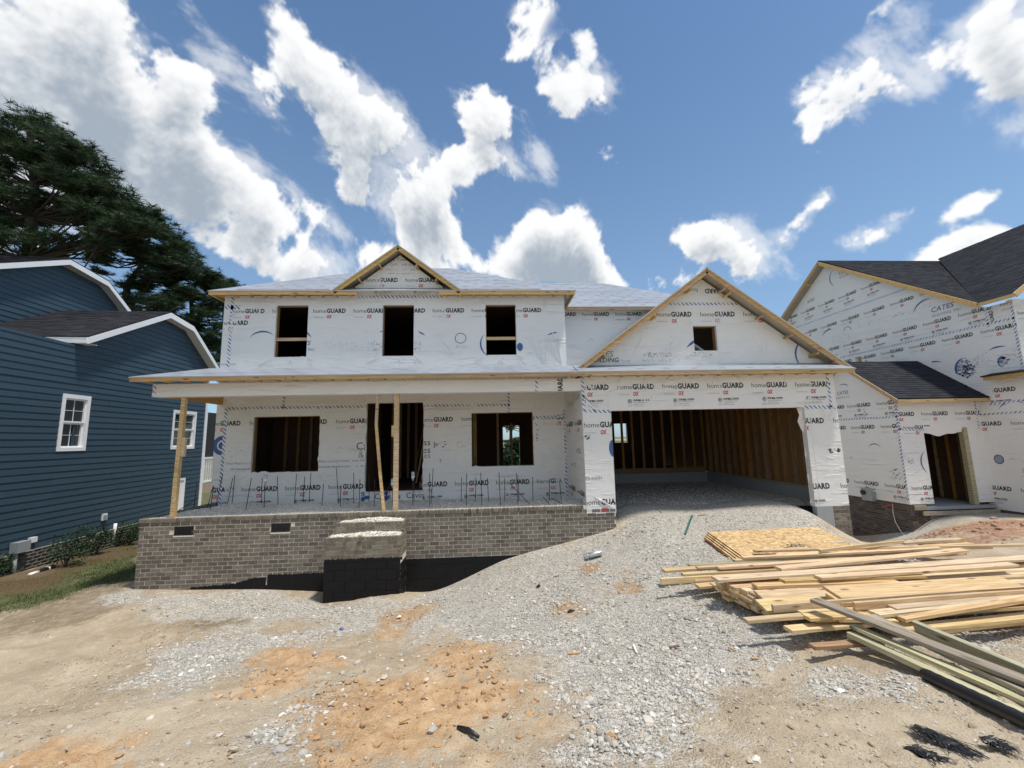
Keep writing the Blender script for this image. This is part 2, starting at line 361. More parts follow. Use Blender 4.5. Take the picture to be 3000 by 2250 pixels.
def make_tar():
    m, q, b = mat('black_tar_coating'); p = pos(q); n = q.noise(p, 5, 5, .65); st = q.noise(q.vscale(p, 9, 9, 1.2), 2, 4, .65)
    col = q.mix(q.mr(n, .45, .8), rgb((.005, .005, .006)), rgb((.011, .011, .013)))
    col = q.mix(q.mr(st, .60, .86, 0, .40), col, rgb((.10, .10, .10)))
    finish(q, b, col, q.mr(n, .3, .7, .42, .75), q.noise(p, 24, 4, .65), .5, .006, .3); return m
TAR = make_tar()
CONC = plain('grey_block', (.33, .34, .34), .9, .15, 9, 0, .35)
BLACK = plain('black_plastic', (.012, .012, .014), .42, .2, 5)
DARK = plain('dark_grille', (.02, .02, .022), .6)
STEEL = plain('rusty_rebar', (.055, .048, .045), .6, .3, 20, .5)
GALV = plain('galvanised_metal', (.60, .62, .64), .32, .12, 9, .85)
METER = plain('grey_metal_box', (.33, .35, .37), .5, .06, 4, .2)
WPLAST = plain('white_plastic', (.78, .78, .77), .35, .05)
INK = plain('black_print', (.035, .035, .038), .6, .1); INKG = plain('grey_print', (.26, .27, .28), .6, .1)
INKF = plain('faded_print', (.42, .45, .50), .6, .1)
FBLUE = plain('faded_blue_print', (.27, .33, .45), .6, .25, 9); RED = plain('red_print', (.52, .035, .045), .6, .12); BLUE = plain('blue_print', (.055, .125, .30), .6, .12)
def make_tape():
    m, q, b = mat('striped_seam_tape'); p = pos(q)
    s = q('ShaderNodeSeparateXYZ', p); t = q.m('ADD', q.m('ADD', s.outputs[0], s.outputs[1]), q.m('MULTIPLY', s.outputs[2], 1.0))
    w = q.m('FRACT', q.m('MULTIPLY', t, 9.0)); f = q.m('MULTIPLY', q.mr(w, .36, .46), q.mr(w, .98, .88))
    col = q.mix(q.m('MULTIPLY', f, q.mr(q.noise(p, 5, 3), .3, .6, .5, 1.0)), rgb((.84, .85, .87)), rgb((.16, .20, .34)))
    finish(q, b, col, .4, q.noise(p, 18, 3), .3, .006, .45); return m
TAPE = make_tape()
def make_glass():
    m, q, b = mat('window_glass'); finish(q, b, (.015, .018, .022), .04, None, spec=.9); return m
GLASS = make_glass()
def leafmat(name, a, c, rough=.6):
    m, q, b = mat(name); r = q('ShaderNodeNewGeometry').outputs['Random Per Island']; p = pos(q)
    col = q.mix(q.m('ADD', q.m('MULTIPLY', r, .65), q.m('MULTIPLY', q.noise(p, 1.3, 3), .45), clamp=True), rgb(a), rgb(c))
    finish(q, b, col, rough, None, spec=.3)
    tr = q('ShaderNodeBsdfTranslucent'); q.set(tr.inputs[0], col); mx = q('ShaderNodeMixShader', .25); q.l.new(b.outputs[0], mx.inputs[1]); q.l.new(tr.outputs[0], mx.inputs[2])
    out = [n for n in q.n if n.type == 'OUTPUT_MATERIAL'][0]; q.l.new(mx.outputs[0], out.inputs[0])
    return m
NEEDLE = leafmat('pine_needles', (.016, .040, .020), (.062, .100, .040)); LEAF = leafmat('shrub_leaves', (.016, .045, .022), (.045, .090, .035)); LEAF2 = leafmat('broad_leaves', (.03, .07, .02), (.09, .15, .04))
GRASSM = leafmat('grass_blades', (.05, .09, .02), (.13, .16, .05)); STRAWM = leafmat('straw', (.18, .10, .04), (.33, .21, .09))
BARK = plain('pine_bark', (.060, .045, .036), .95, .35, 5, 0, .6)

# ------------------------------------------------------------------ ground
GP = [(-7.65, 9.7, -3.04), (-6.5, 9.7, -3.09), (-5.05, 9.7, -3.14), (-4, 9.6, -3.22), (-3.6, 9.05, -3.27), (-2.7, 9.0, -3.2), (-1.85, 9.05, -3.14), (-1.37, 9.65, -3.33), (.32, 9.65, -2.72), (1.26, 9.65, -2.5), (2.9, 9.65, -2.12), (3.35, 9.7, -1.93), (3.9, 9.7, -1.83), (5.5, 9.7, -1.815), (7.2, 9.75, -1.83), (7.65, 9.7, -1.92), (3.3, 10.4, -1.80), (5.5, 10.4, -1.795), (7.6, 10.4, -1.80), (5.4, 9.2, -1.93), (3.4, 9.2, -1.96),
      (8.6, 9.65, -2.6), (8.05, 9.4, -2.25), (7.6, 9.5, -2.02), (4.6, 8.9, -2.15), (7.3, 8.9, -2.19), (7.2, 7.6, -2.33), (4.4, 7.2, -2.34), (4, 6, -2.42), (3, 5, -2.42), (5, 5, -2.38), (7, 5.5, -2.40), (4.5, 4.2, -2.28),
      (0, 2.2, -1.95), (3, 2.2, -1.97), (-3, 2.2, -2.02), (0, 0, -1.75), (0, -3, -1.6), (6, 2.5, -2.05), (-6, 3, -2.25), (-6, 0, -1.95), (6, 0, -1.85), (-6, -3, -1.8), (6, -3, -1.7),
      (0, 4.7, -2.42), (0, 7, -2.82), (1.6, 7, -2.62), (-2, 7, -2.97), (-5, 7, -3.0), (-5, 5, -2.68), (-3, 4.5, -2.45), (-8, 8, -3.1), (-8, 5, -2.85), (-10, 9, -3.12), (-12, 10.7, -3.08), (-12.4, 14, -3.2), (-12.8, 19, -3.3), (-9.5, 14, -3.15), (-9, 19, -3.2), (-12, 6, -2.98), (-16, 6, -3), (-12, 2, -2.6), (2.5, 8.5, -2.35), (1.0, 8.6, -2.62),
      (13.4, 15, -3.85), (13.4, 12.7, -3.22), (11, 13, -3.6), (10.5, 11, -3.1), (9.5, 10, -2.8), (12.3, 10.4, -2.60), (14.5, 11.6, -2.64), (16, 11.6, -2.66), (14.0, 12.75, -2.90), (14.6, 12.7, -2.74), (15.3, 12.7, -2.71), (16.3, 12.7, -2.70), (16.3, 11.5, -2.66), (15, 9, -2.55), (11, 8.5, -2.55), (10, 6, -2.4), (8.5, 4, -2.2), (14, 5, -2.3), (18, 8, -2.5), (20, 12, -2.8),
      (-3, 14, -3.1), (5, 12.5, -2.2), (5, 16, -2.7), (0, 22, -2.9), (-8, 24, -3), (8, 24, -2.9), (16, 24, -3), (0, 30, -2.9), (-20, 24, -3.1), (22, 20, -3), (-20, 0, -2.6), (20, 0, -2.2)]
GPa = np.array(GP)
def tphi(d2): return np.where(d2 > 1e-9, .5 * d2 * np.log(np.maximum(d2, 1e-9)), 0)
_n = len(GPa); _d = ((GPa[:, None, :2] - GPa[None, :, :2]) ** 2).sum(-1)
_A = np.zeros((_n + 3, _n + 3)); _A[:_n, :_n] = tphi(_d) + np.eye(_n) * .02
_A[:_n, _n] = 1; _A[:_n, _n + 1:] = GPa[:, :2]; _A[_n, :_n] = 1; _A[_n + 1:, :_n] = GPa[:, :2].T
_w = np.linalg.solve(_A, np.concatenate([GPa[:, 2], [0, 0, 0]]))
def gz(x, y):
    x = np.atleast_1d(np.asarray(x, float)); y = np.atleast_1d(np.asarray(y, float)); z = np.zeros_like(x)
    for i in range(0, len(x), 20000):
        sl_ = slice(i, i + 20000); d = (x[sl_, None] - GPa[None, :, 0]) ** 2 + (y[sl_, None] - GPa[None, :, 1]) ** 2
        z[sl_] = tphi(d) @ _w[:_n] + _w[_n] + _w[_n + 1] * x[sl_] + _w[_n + 2] * y[sl_]
    r = np.hypot(x, y - 10); t = np.clip((r - 22) / 12, 0, 1); t = t * t * (3 - 2 * t)
    return np.clip(z, -4.2, -1.4) * (1 - t) + (-2.9) * t
def gp(x, y, off=0.0):                        # where the line of sight through a photo point meets the ground
    d = ray(x, y); t = np.linspace(1.2, 40, 800); z = gz(d[0] * t, d[1] * t) + off; s = d[2] * t - z
    i = int(np.argmax(s < 0)) or len(t) - 1
    a = s[i - 1] / (s[i - 1] - s[i] + 1e-12); tt = t[i - 1] + (t[i] - t[i - 1]) * a
    return d * tt
def sdist(x, y, poly):                        # signed distance, positive inside
    p = np.array([gp(a, b)[:2] for a, b in poly]); best = np.full(x.shape, 1e9); ins = np.zeros(x.shape, bool)
    for i in range(len(p)):
        a, b = p[i], p[(i + 1) % len(p)]; ab = b - a; L = (ab ** 2).sum() + 1e-9
        t = np.clip(((x - a[0]) * ab[0] + (y - a[1]) * ab[1]) / L, 0, 1)
        best = np.minimum(best, np.hypot(x - a[0] - t * ab[0], y - a[1] - t * ab[1]))
        c = ((a[1] > y) != (b[1] > y)) & (x < (b[0] - a[0]) * (y - a[1]) / (b[1] - a[1] + 1e-12) + a[0]); ins ^= c
    return np.where(ins, best, -best)
GRAVEL = [[(1812, 1430), (1800, 1545), (1480, 1640), (1270, 1735), (1190, 1790), (1150, 1805), (1230, 1850), (1330, 1880), (1520, 1885), (1540, 1960), (1570, 2010), (1640, 2060), (1700, 2100), (1690, 2160), (1640, 2249), (1880, 2249), (1950, 2100), (2080, 1990), (2250, 1920), (2500, 1885), (2700, 1880), (2999, 1900), (2999, 1780), (2700, 1640), (2420, 1555), (2400, 1520), (2385, 1430)],
          [(400, 1742), (900, 1745), (930, 1795), (760, 1800), (620, 1790), (400, 1775)], [(420, 1920), (540, 1870), (800, 1860), (880, 1880), (760, 1920), (740, 1975), (560, 2000), (380, 1990)],
          [(930, 1775), (1200, 1755), (1150, 1830), (950, 1850), (900, 1900), (860, 1860)], [(850, 2080), (960, 2050), (930, 2140), (900, 2249), (840, 2249)], [(330, 1745), (900, 1742), (940, 1805), (760, 1832), (600, 1812), (380, 1790)], [(2420, 1960), (2640, 1990), (2620, 2030), (2450, 2015)], [(2640, 1600), (2600, 1570), (2700, 1500), (2999, 1488), (2999, 1512), (2850, 1522), (2740, 1550)]]
ORANGE = [[(900, 2010), (1240, 1965), (1520, 2000), (1560, 2100), (1400, 2140), (1000, 2110)], [(1290, 1900), (1330, 1880), (1500, 1885), (1510, 1980), (1420, 2030), (1260, 2020), (1230, 1980)], [(780, 1910), (900, 1900), (1000, 1940), (900, 2000), (700, 2040)], [(930, 2080), (1100, 2050), (1260, 2090), (1400, 2200), (1400, 2249), (930, 2249)],
          [(1150, 1785), (1225, 1780), (1240, 1850), (1150, 1860)], [(60, 2200), (230, 2160), (330, 2200), (330, 2249), (50, 2249)], [(1500, 2075), (1680, 2065), (1690, 2150), (1540, 2145)], [(1630, 1785), (1760, 1720), (1750, 1760), (1640, 1800)], [(1740, 1665), (1880, 1670), (1820, 1715)]]
DARKD = [[(0, 1745), (395, 1705), (400, 1760), (250, 1830), (0, 1860)], [(560, 1790), (700, 1770), (800, 1800), (700, 1850), (520, 1850)]]
GRASS = [[(-400, 1900), (-300, 1700), (0, 1705), (120, 1690), (330, 1600), (415, 1580), (415, 1700), (300, 1712), (150, 1760), (0, 1795)]]
STRAW = [[(-300, 1760), (-200, 1660), (0, 1690), (100, 1665), (300, 1570), (415, 1530), (415, 1620), (300, 1650), (150, 1722), (60, 1740)]]
def cover(x, y, polys, soft, s, amp):
    m = np.full(x.shape, -9.0)
    for p in polys: m = np.maximum(m, sdist(x, y, p))
    m = m + fbm(x * 1.7, y * 1.7, s, 5, .6) * amp
    return np.clip(m / soft * .5 + .5, 0, 1)
def red_cover(x, y): return np.clip(1.35 - np.hypot((x - 14.2) / 3.0, (y - 10.0) / 1.5) + fbm(x, y, 77, 5, .6) * .9, 0, 1)
def relief(x, y, gr, org):                    # lumps, ruts and clods
    r = np.hypot(x, y); fade = np.clip((19 - r) / 6, 0, 1)
    z = fbm(x * .9, y * .9, 1, 3) * .05 + fbm(x * 4, y * 4, 9, 4) * .028
    cl = fbm(x * 7, y * 7, 21, 4, .6); z += org * (np.maximum(cl, -.1) * .10 + fbm(x * 2, y * 2, 31, 3) * .05)
    z += (1 - gr) * (fbm(x * 14, y * 14, 51, 3) * .020 + fbm(x * 2.4, y * 2.4, 57, 4, .6) * .05)
    z += (1 - gr) * np.clip((-x - 2.5) / 2, 0, 1) * np.clip((9 - y) / 3, 0, 1) * .028 * np.sin((y * 1.0 + x * .35 + fbm(x, y, 5, 3) * .5) * 9)
    z += np.clip(1.2 - np.hypot((x - 14) / 3.2, (y - 10) / 1.8), 0, 1) * (fbm(x * 2.2, y * 2.2, 81, 5, .6) * .30 + .10)
    near = np.clip((9.45 - y) / .8, 0, 1) + np.clip((-8.0 - x) / .3, 0, 1) + np.clip((x - 8.9) / .3, 0, 1)
    return z * fade * np.clip(near, .15, 1)
def make_ground():
    xs = np.unique(np.concatenate([np.arange(-6, 7.5, .045), np.arange(-20, -6, .16), np.arange(7.5, 24, .16), -20 - np.geomspace(.5, 900, 26), 24 + np.geomspace(.5, 900, 26)]))
    ys = np.unique(np.concatenate([np.arange(1.6, 6.5, .04), np.arange(6.5, 11, .07), np.arange(-5, 1.6, .3), np.arange(11, 34, .22), -5 - np.geomspace(.5, 900, 22), 34 + np.geomspace(.5, 1400, 30)]))
    X, Y = np.meshgrid(xs, ys); x, y = X.ravel(), Y.ravel()
    g = cover(x, y, GRAVEL, .55, 3, .75); o = cover(x, y, ORANGE, .50, 13, .75); d = cover(x, y, DARKD, .5, 23, .5)
    gs = cover(x, y, GRASS, .3, 33, .3); st = cover(x, y, STRAW, .35, 43, .35); rd = red_cover(x, y)
    far = np.clip((np.hypot(x, y - 10) - 18) / 10, 0, 1) + np.clip((y - 20) / 3, 0, 1); gs = np.maximum(gs, np.clip(far, 0, 1) * np.clip(.8 + fbm(x * .2, y * .2, 91, 3) * .8, 0, 1))
    gsp = np.clip((10.2 - np.abs(y - 6)) / 1, 0, 1)
    z = gz(x, y) + relief(x, y, g, o) + np.clip(st, 0, 1) * .03
    V = np.stack([x, y, z], 1); ny, nx = X.shape; idx = np.arange(ny * nx).reshape(ny, nx)
    F = np.stack([idx[:-1, :-1], idx[:-1, 1:], idx[1:, 1:], idx[1:, :-1]], -1).reshape(-1, 4)
    one = np.ones_like(x)
    ob = np_mesh('ground', V, F, GROUNDM, None, True, {'mask_a': np.stack([g, o, d, one], 1), 'mask_b': np.stack([gs, st, rd, one], 1)})
    return T(ob, 'sand, clay and crushed stone ground of the building lot', None, None, 'structure')
def gravel_nodes(q, p):
    vo = q('ShaderNodeTexVoronoi'); q.set(vo.inputs['Vector'], p); vo.inputs['Scale'].default_value = 42
    vb = q('ShaderNodeTexVoronoi'); q.set(vb.inputs['Vector'], p); vb.inputs['Scale'].default_value = 85
    r = q('ShaderNodeSeparateColor', vo.outputs['Color']).outputs[0]; r2 = q('ShaderNodeSeparateColor', vb.outputs['Color']).outputs[1]
    c = q.mix(r, rgb((.26, .235, .195)), rgb((.86, .815, .73)))
    c = q.mix(q.m('MULTIPLY', r2, .5), c, rgb((.66, .62, .545)))
    c = q.mix(q.mr(q.noise(p, 1.1, 5, .6), .42, .7, 0, .35), c, rgb((.53, .49, .43)))
    h = q.m('ADD', q.m('MULTIPLY', vo.outputs['Distance'], -1.0), q.m('MULTIPLY', vb.outputs['Distance'], -.5))
    return c, h
def make_groundm():
    m, q, b = mat('lot_ground'); p = pos(q)
    a = q('ShaderNodeAttribute'); a.attribute_name = 'mask_a'; A = q('ShaderNodeSeparateColor', a.outputs['Color'])
    bb = q('ShaderNodeAttribute'); bb.attribute_name = 'mask_b'; B = q('ShaderNodeSeparateColor', bb.outputs['Color'])
    n1 = q.noise(p, .8, 6, .65); n2 = q.noise(p, 6, 6, .7); n3 = q.noise(p, 45, 4, .7)
    dirt = q.mix(q.mr(n1, .3, .7), rgb((.38, .30, .205)), rgb((.53, .44, .32)))
    dirt = q.mix(q.mr(n2, .45, .75, 0, .6), dirt, rgb((.62, .54, .42)))
    dirt = q.mix(q.mr(n3, .5, .8, 0, .45), dirt, rgb((.27, .20, .13)))
    vo = q('ShaderNodeTexVoronoi'); q.set(vo.inputs['Vector'], p); vo.inputs['Scale'].default_value = 26
    rr = q('ShaderNodeSeparateColor', vo.outputs['Color']).outputs[0]
    chip = q.m('MULTIPLY', q.m('MULTIPLY', q.mr(vo.outputs['Distance'], .30, .16), q.mr(rr, .80, .86)), q.mr(q.noise(p, 2.2, 3), .42, .6, 0, .85))
    dirt = q.mix(chip, dirt, q.mix(rr, rgb((.46, .41, .33)), rgb((.60, .56, .48))))
    org = q.mix(q.mr(n2, .3, .7), rgb((.455, .275, .14)), rgb((.63, .435, .25)))
    org = q.mix(q.mr(n3, .5, .8, 0, .5), org, rgb((.34, .19, .09)))
    drk = q.mix(q.mr(n2, .35, .7), rgb((.19, .145, .095)), rgb((.34, .275, .19)))
    gcol, gh = gravel_nodes(q, p)
    red = q.mix(q.mr(n2, .35, .7), rgb((.30, .165, .10)), rgb((.48, .33, .235)))
    gra = q.mix(q.mr(n2, .35, .7), rgb((.05, .075, .025)), rgb((.13, .135, .06)))
    stw = q.mix(q.mr(n3, .35, .7), rgb((.085, .055, .03)), rgb((.19, .135, .075)))
    nb = q.m('MULTIPLY', q.m('SUBTRACT', q.noise(p, 9, 5, .7), .5), 1.5)
    def f(s): return q.mr(q.m('ADD', s, q.m('MULTIPLY', nb, q.m('MULTIPLY', q.m('MULTIPLY', s, q.m('SUBTRACT', 1.0, s)), 4.0))), .25, .75)
    col = q.mix(q.m('MULTIPLY', f(A.outputs[2]), .8), dirt, drk)
    col = q.mix(q.m('MULTIPLY', f(A.outputs[0]), .93), col, gcol)
    col = q.mix(q.m('MULTIPLY', f(A.outputs[1]), .9), col, org)
    col = q.mix(f(B.outputs[2]), col, red)
    col = q.mix(q.m('MULTIPLY', f(B.outputs[0]), .9), col, gra)
    col = q.mix(q.m('MULTIPLY', f(B.outputs[1]), .9), col, stw)
    h = q.m('ADD', q.m('MULTIPLY', gh, q.m('ADD', .25, A.outputs[0])), q.m('ADD', q.m('MULTIPLY', n2, .8), q.m('MULTIPLY', n3, .7)))
    finish(q, b, col, .95, h, .9, .03, .15); return m
GROUNDM = make_groundm()
def make_gravelm():
    m, q, b = mat('gravel_floor'); p = pos(q); c, h = gravel_nodes(q, p); finish(q, b, c, .95, h, .7, .018, .15); return m
GRAVM = make_gravelm()
def make_litgravel():
    m, q, b = mat('lightened_gravel'); p = pos(q); c, h = gravel_nodes(q, p); c = q.mix(.55, c, rgb((.84, .80, .72))); finish(q, b, c, .95, h, .8, .02, .15); return m
GRAVLIT = make_litgravel()  # gravel colour lightened to stand in for light missing under the porch
def make_stonem():
    m, q, b = mat('crushed_stone'); r = q('ShaderNodeNewGeometry').outputs['Random Per Island']; p = pos(q)
    cr = q.n.new('ShaderNodeValToRGB'); q.set(cr.inputs[0], r); e = cr.color_ramp.elements
    e[0].position = 0; e[0].color = rgb((.27, .25, .215)); e[1].position = 1; e[1].color = rgb((.82, .79, .72))
    x = e.new(.35); x.color = rgb((.45, .43, .39)); x = e.new(.75); x.color = rgb((.58, .555, .505)); x = e.new(.88); x.color = rgb((.47, .39, .29))
    col = q.mix(q.mr(q.noise(p, 60, 3, .6), .4, .75, 0, .35), cr.outputs[0], rgb((.36, .33, .28)))
    finish(q, b, col, .9, q.noise(p, 120, 3), .4, .003, .2); return m
STONEM = make_stonem()
def make_litstone():
    m, q, b = mat('lightened_stone'); r = q('ShaderNodeNewGeometry').outputs['Random Per Island']; finish(q, b, q.mix(r, rgb((.45, .42, .36)), rgb((.88, .85, .78))), .9, q.noise(pos(q), 120, 3), .4, .003, .2); return m
STONELIT = make_litstone()  # loose stones of those beds, lightened the same way against the shade
def make_dirtm():
    m, q, b = mat('dry_dirt'); r = q('ShaderNodeNewGeometry').outputs['Random Per Island']
    finish(q, b, q.mix(r, rgb((.30, .225, .14)), rgb((.50, .42, .31))), .95, q.noise(pos(q), 90, 3), .4, .003, .15); return m
DIRTM = make_dirtm()
REDM = plain('red_clay', (.38, .225, .15), .95, .3, 6, 0, .5)
ground = make_ground()
bpy.context.view_layer.update()
def ico():
    t = (1 + 5 ** .5) / 2
    v = np.array([(-1, t, 0), (1, t, 0), (-1, -t, 0), (1, -t, 0), (0, -1, t), (0, 1, t), (0, -1, -t), (0, 1, -t), (t, 0, -1), (t, 0, 1), (-t, 0, -1), (-t, 0, 1)], float); v /= np.linalg.norm(v[0])
    f = np.array([(0, 11, 5), (0, 5, 1), (0, 1, 7), (0, 7, 10), (0, 10, 11), (1, 5, 9), (5, 11, 4), (11, 10, 2), (10, 7, 6), (7, 1, 8), (3, 9, 4), (3, 4, 2), (3, 2, 6), (3, 6, 8), (3, 8, 9), (4, 9, 5), (2, 4, 11), (6, 2, 10), (8, 6, 7), (9, 8, 1)])
    return v, f
IV, IF = ico()
def stones(name, x, y, z, size, label, flat=.65, m=STONEM):
    n = len(x); var = np.stack([IV * (1 + rng.uniform(-.38, .30, (12, 1))) for _ in range(24)])
    V = var[rng.integers(0, 24, n)] * rng.uniform(.7, 1.25, (n, 1, 3)) * np.array([1, 1, flat]); V *= size[:, None, None]
    a = rng.uniform(0, 2 * np.pi, n); t = rng.uniform(-.5, .5, n); ca, sa, ct, st_ = np.cos(a), np.sin(a), np.cos(t), np.sin(t)
    X = V[..., 0]; Y = V[..., 1] * ct[:, None] - V[..., 2] * st_[:, None]; Z = V[..., 1] * st_[:, None] + V[..., 2] * ct[:, None]
    V = np.stack([X * ca[:, None] - Y * sa[:, None], X * sa[:, None] + Y * ca[:, None], Z], -1) + np.stack([x, y, z], 1)[:, None, :]
    F = (IF[None] + (np.arange(n) * 12)[:, None, None]).reshape(-1, 3)
    return T(np_mesh(name, V.reshape(-1, 3), F, m), label, None, None, 'stuff')
def scatter_ground():
    N0 = 420000; x = rng.uniform(-9, 9.5, N0); y = rng.uniform(1.7, 9.6, N0)
    keepm = (np.abs(x) < y * 1.32 + .6); x, y = x[keepm], y[keepm]
    g = cover(x, y, GRAVEL, .30, 3, .42); o = cover(x, y, ORANGE, .26, 13, .40)
    clump = np.clip(.45 + fbm(x * 1.6, y * 1.6, 61, 4) * 1.1, .06, 1)
    r = np.hypot(x, y); wgt = np.where(r < 5, 1, (5 / r) ** 1.6) * (g * .62 * clump + .045 * (1 - g) * clump) * (1 - .7 * o * (g > .3))
    kp = rng.random(len(x)) < wgt; x, y, g, o = x[kp], y[kp], g[kp], o[kp]
    s = np.exp(rng.normal(math.log(.0125), .42, len(x))).clip(.006, .034) * np.where(g < .35, .62, 1)
    z = gz(x, y) + relief(x, y, g, o) + s * .18
    stones('crushed_stone', x, y, z, s, 'grey white crushed stone scattered over the lot')
    n = 520; x = rng.uniform(-6, 7, n); y = rng.uniform(1.8, 7.5, n); kp = np.abs(x) < y * 1.3; x, y = x[kp], y[kp]
    g = cover(x, y, GRAVEL, .30, 3, .42); o = cover(x, y, ORANGE, .26, 13, .40); s = np.exp(rng.normal(math.log(.022), .35, len(x))).clip(.014, .05)
    stones('cobble', x, y, gz(x, y) + relief(x, y, g, o) + s * .1, s, 'larger loose stones half buried in the dirt', .6)
    n = 1500; x = rng.uniform(-3.2, 1.2, n); y = rng.uniform(2.0, 5.2, n); o = cover(x, y, ORANGE, .26, 13, .40); kp = (rng.random(n) < o) & (np.abs(x) < y * 1.3); x, y, o = x[kp], y[kp], o[kp]
    s = np.exp(rng.normal(math.log(.016), .55, len(x))).clip(.006, .032); zz = np.zeros(len(x))
    stones('clay_clod', x, y, gz(x, y) + relief(x, y, zz, o) + s * .15, s, 'crumbled orange clay clods', .7, plain('orange_clay', (.43, .27, .14), .95, .25, 8, 0, .5))
    n = 26000; x = rng.uniform(-6, 7, n); y = rng.uniform(1.8, 8.5, n); g = cover(x, y, GRAVEL, .30, 3, .42); o = cover(x, y, ORANGE, .26, 13, .40); cl_ = np.clip(.35 + fbm(x * 1.3, y * 1.3, 65, 5, .6) * 1.5, 0, 1); kp = (rng.random(n) < (1 - g) * (1 - o) * cl_) & (np.abs(x) < y * 1.3); x, y, g, o = x[kp], y[kp], g[kp], o[kp]
    s = np.exp(rng.normal(math.log(.0085), .5, len(x))).clip(.004, .035)
    stones('dirt_clod', x, y, gz(x, y) + relief(x, y, g, o) + s * .1, s, 'small crumbs of dry tan dirt', .65, DIRTM)
scatter_ground()
def mound_clods():
    n = 3000; x = rng.uniform(10.8, 17, n); y = rng.uniform(8, 12, n); kp = rng.random(n) < red_cover(x, y) * np.clip(.3 + fbm(x * 2, y * 2, 95, 3), .05, 1); x, y = x[kp], y[kp]; z0 = np.zeros(len(x))
    s = np.exp(rng.normal(math.log(.024), .6, len(x))).clip(.01, .10); stones('red_clay_clod', x, y, gz(x, y) + relief(x, y, z0, z0) + s * .1, s, 'clods on the red clay mound by the wrapped house', .7, REDM)
mound_clods()
# ------------------------------------------------------------------ walls, lettering, bricks
class Fr:
    def __init__(s, O, U, V=(0, 0, 1)):
        s.O = Vector(O); s.U = Vector(U).normalized(); s.V = Vector(V).normalized(); s.N = s.U.cross(s.V)   # N faces the viewer
    def p(s, u, v, w=0.0): return s.O + s.U * u + s.V * v + s.N * w
def clip_poly(poly, a, b):                    # keep the part left of a->b
    out = []; n = len(poly)
    for i in range(n):
        p, r = poly[i], poly[(i + 1) % n]
        sp = (b[0] - a[0]) * (p[1] - a[1]) - (b[1] - a[1]) * (p[0] - a[0]); sr = (b[0] - a[0]) * (r[1] - a[1]) - (b[1] - a[1]) * (r[0] - a[0])
        if sp >= 0: out.append(p)
        if (sp > 0) != (sr > 0) and abs(sp - sr) > 1e-12:
            t = sp / (sp - sr); out.append((p[0] + (r[0] - p[0]) * t, p[1] + (r[1] - p[1]) * t))
    return out
def clip_convex(poly, cv):
    for i in range(len(cv)):
        if len(poly) < 3: return []
        poly = clip_poly(poly, cv[i], cv[(i + 1) % len(cv)])
    return poly if len(poly) > 2 else []
def rect(a, b, c, d): return [(a, c), (b, c), (b, d), (a, d)]
def minus_rect(poly, h):                      # polygon minus rectangle -> polygons
    x0, x1, y0, y1 = h; out = []; rest = poly
    for a, b in (((x0, y1), (x0, y0)), ((x1, y0), (x1, y1)), ((x0, y0), (x1, y0)), ((x1, y1), (x0, y1))):
        o = clip_poly(rest, b, a)            # outside part
        if a == (x0, y1): o = clip_poly(rest, (x0, y0), (x0, y1)); i = clip_poly(rest, (x0, y1), (x0, y0))
        elif a == (x1, y0): o = clip_poly(rest, (x1, y1), (x1, y0)); i = clip_poly(rest, (x1, y0), (x1, y1))
        elif a == (x0, y0): o = clip_poly(rest, (x1, y0), (x0, y0)); i = clip_poly(rest, (x0, y0), (x1, y0))
        else: o = clip_poly(rest, (x0, y1), (x1, y1)); i = clip_poly(rest, (x1, y1), (x0, y1))
        if len(o) > 2: out.append(o)
        rest = i
        if len(rest) < 3: break
    return out
def wall(name, fr, outline, holes=(), th=.15, mats=None, parent=None, wavy=False):
    """outline: convex counter-clockwise polygon in (u, v); real thickness behind it; mats = (front, inside)"""
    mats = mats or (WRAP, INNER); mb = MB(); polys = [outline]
    for h in holes: polys = [r for p in polys for r in minus_rect(p, h)]
    for p in polys:
        a = [fr.p(u, v) for u, v in p]; b = [fr.p(u, v, -th) for u, v in p]
        mb.add(a, [tuple(range(len(p)))], 0); mb.add(b, [tuple(range(len(p) - 1, -1, -1))], 1)
    k = len(outline)
    for i in range(k):
        (a, b), (c, d) = outline[i], outline[(i + 1) % k]; segs = [(a, c)]
        if abs(b - d) < 1e-6 and c > a:                # the bottom edge is cut by openings that reach the ground
            for h in holes:
                if h[2] <= b + .001: segs = [s_ for x, y in segs for s_ in ((x, min(y, h[0])), (max(x, h[1]), y)) if s_[1] - s_[0] > .001]
        for a, c in segs: mb.add([fr.p(a, b), fr.p(a, b, -th), fr.p(c, d, -th), fr.p(c, d)], [(0, 1, 2, 3)], 0)
    for x0, x1, y0, y1 in holes:
        q = rect(x0, x1, y0, y1)
        lo_ = min(p[1] for p in outline)
        for i in range(4):
            (a, b), (c, d) = q[i], q[(i + 1) % 4]
            if i == 0 and y0 <= lo_ + .001: continue          # an opening down to the ground has no sill
            b, d = max(b, lo_), max(d, lo_)
            mb.add([fr.p(a, b), fr.p(c, d), fr.p(c, d, -th), fr.p(a, b, -th)], [(0, 1, 2, 3)], 0)
    return mb.build(name, list(mats), parent, recalc=False)
_tc = {}
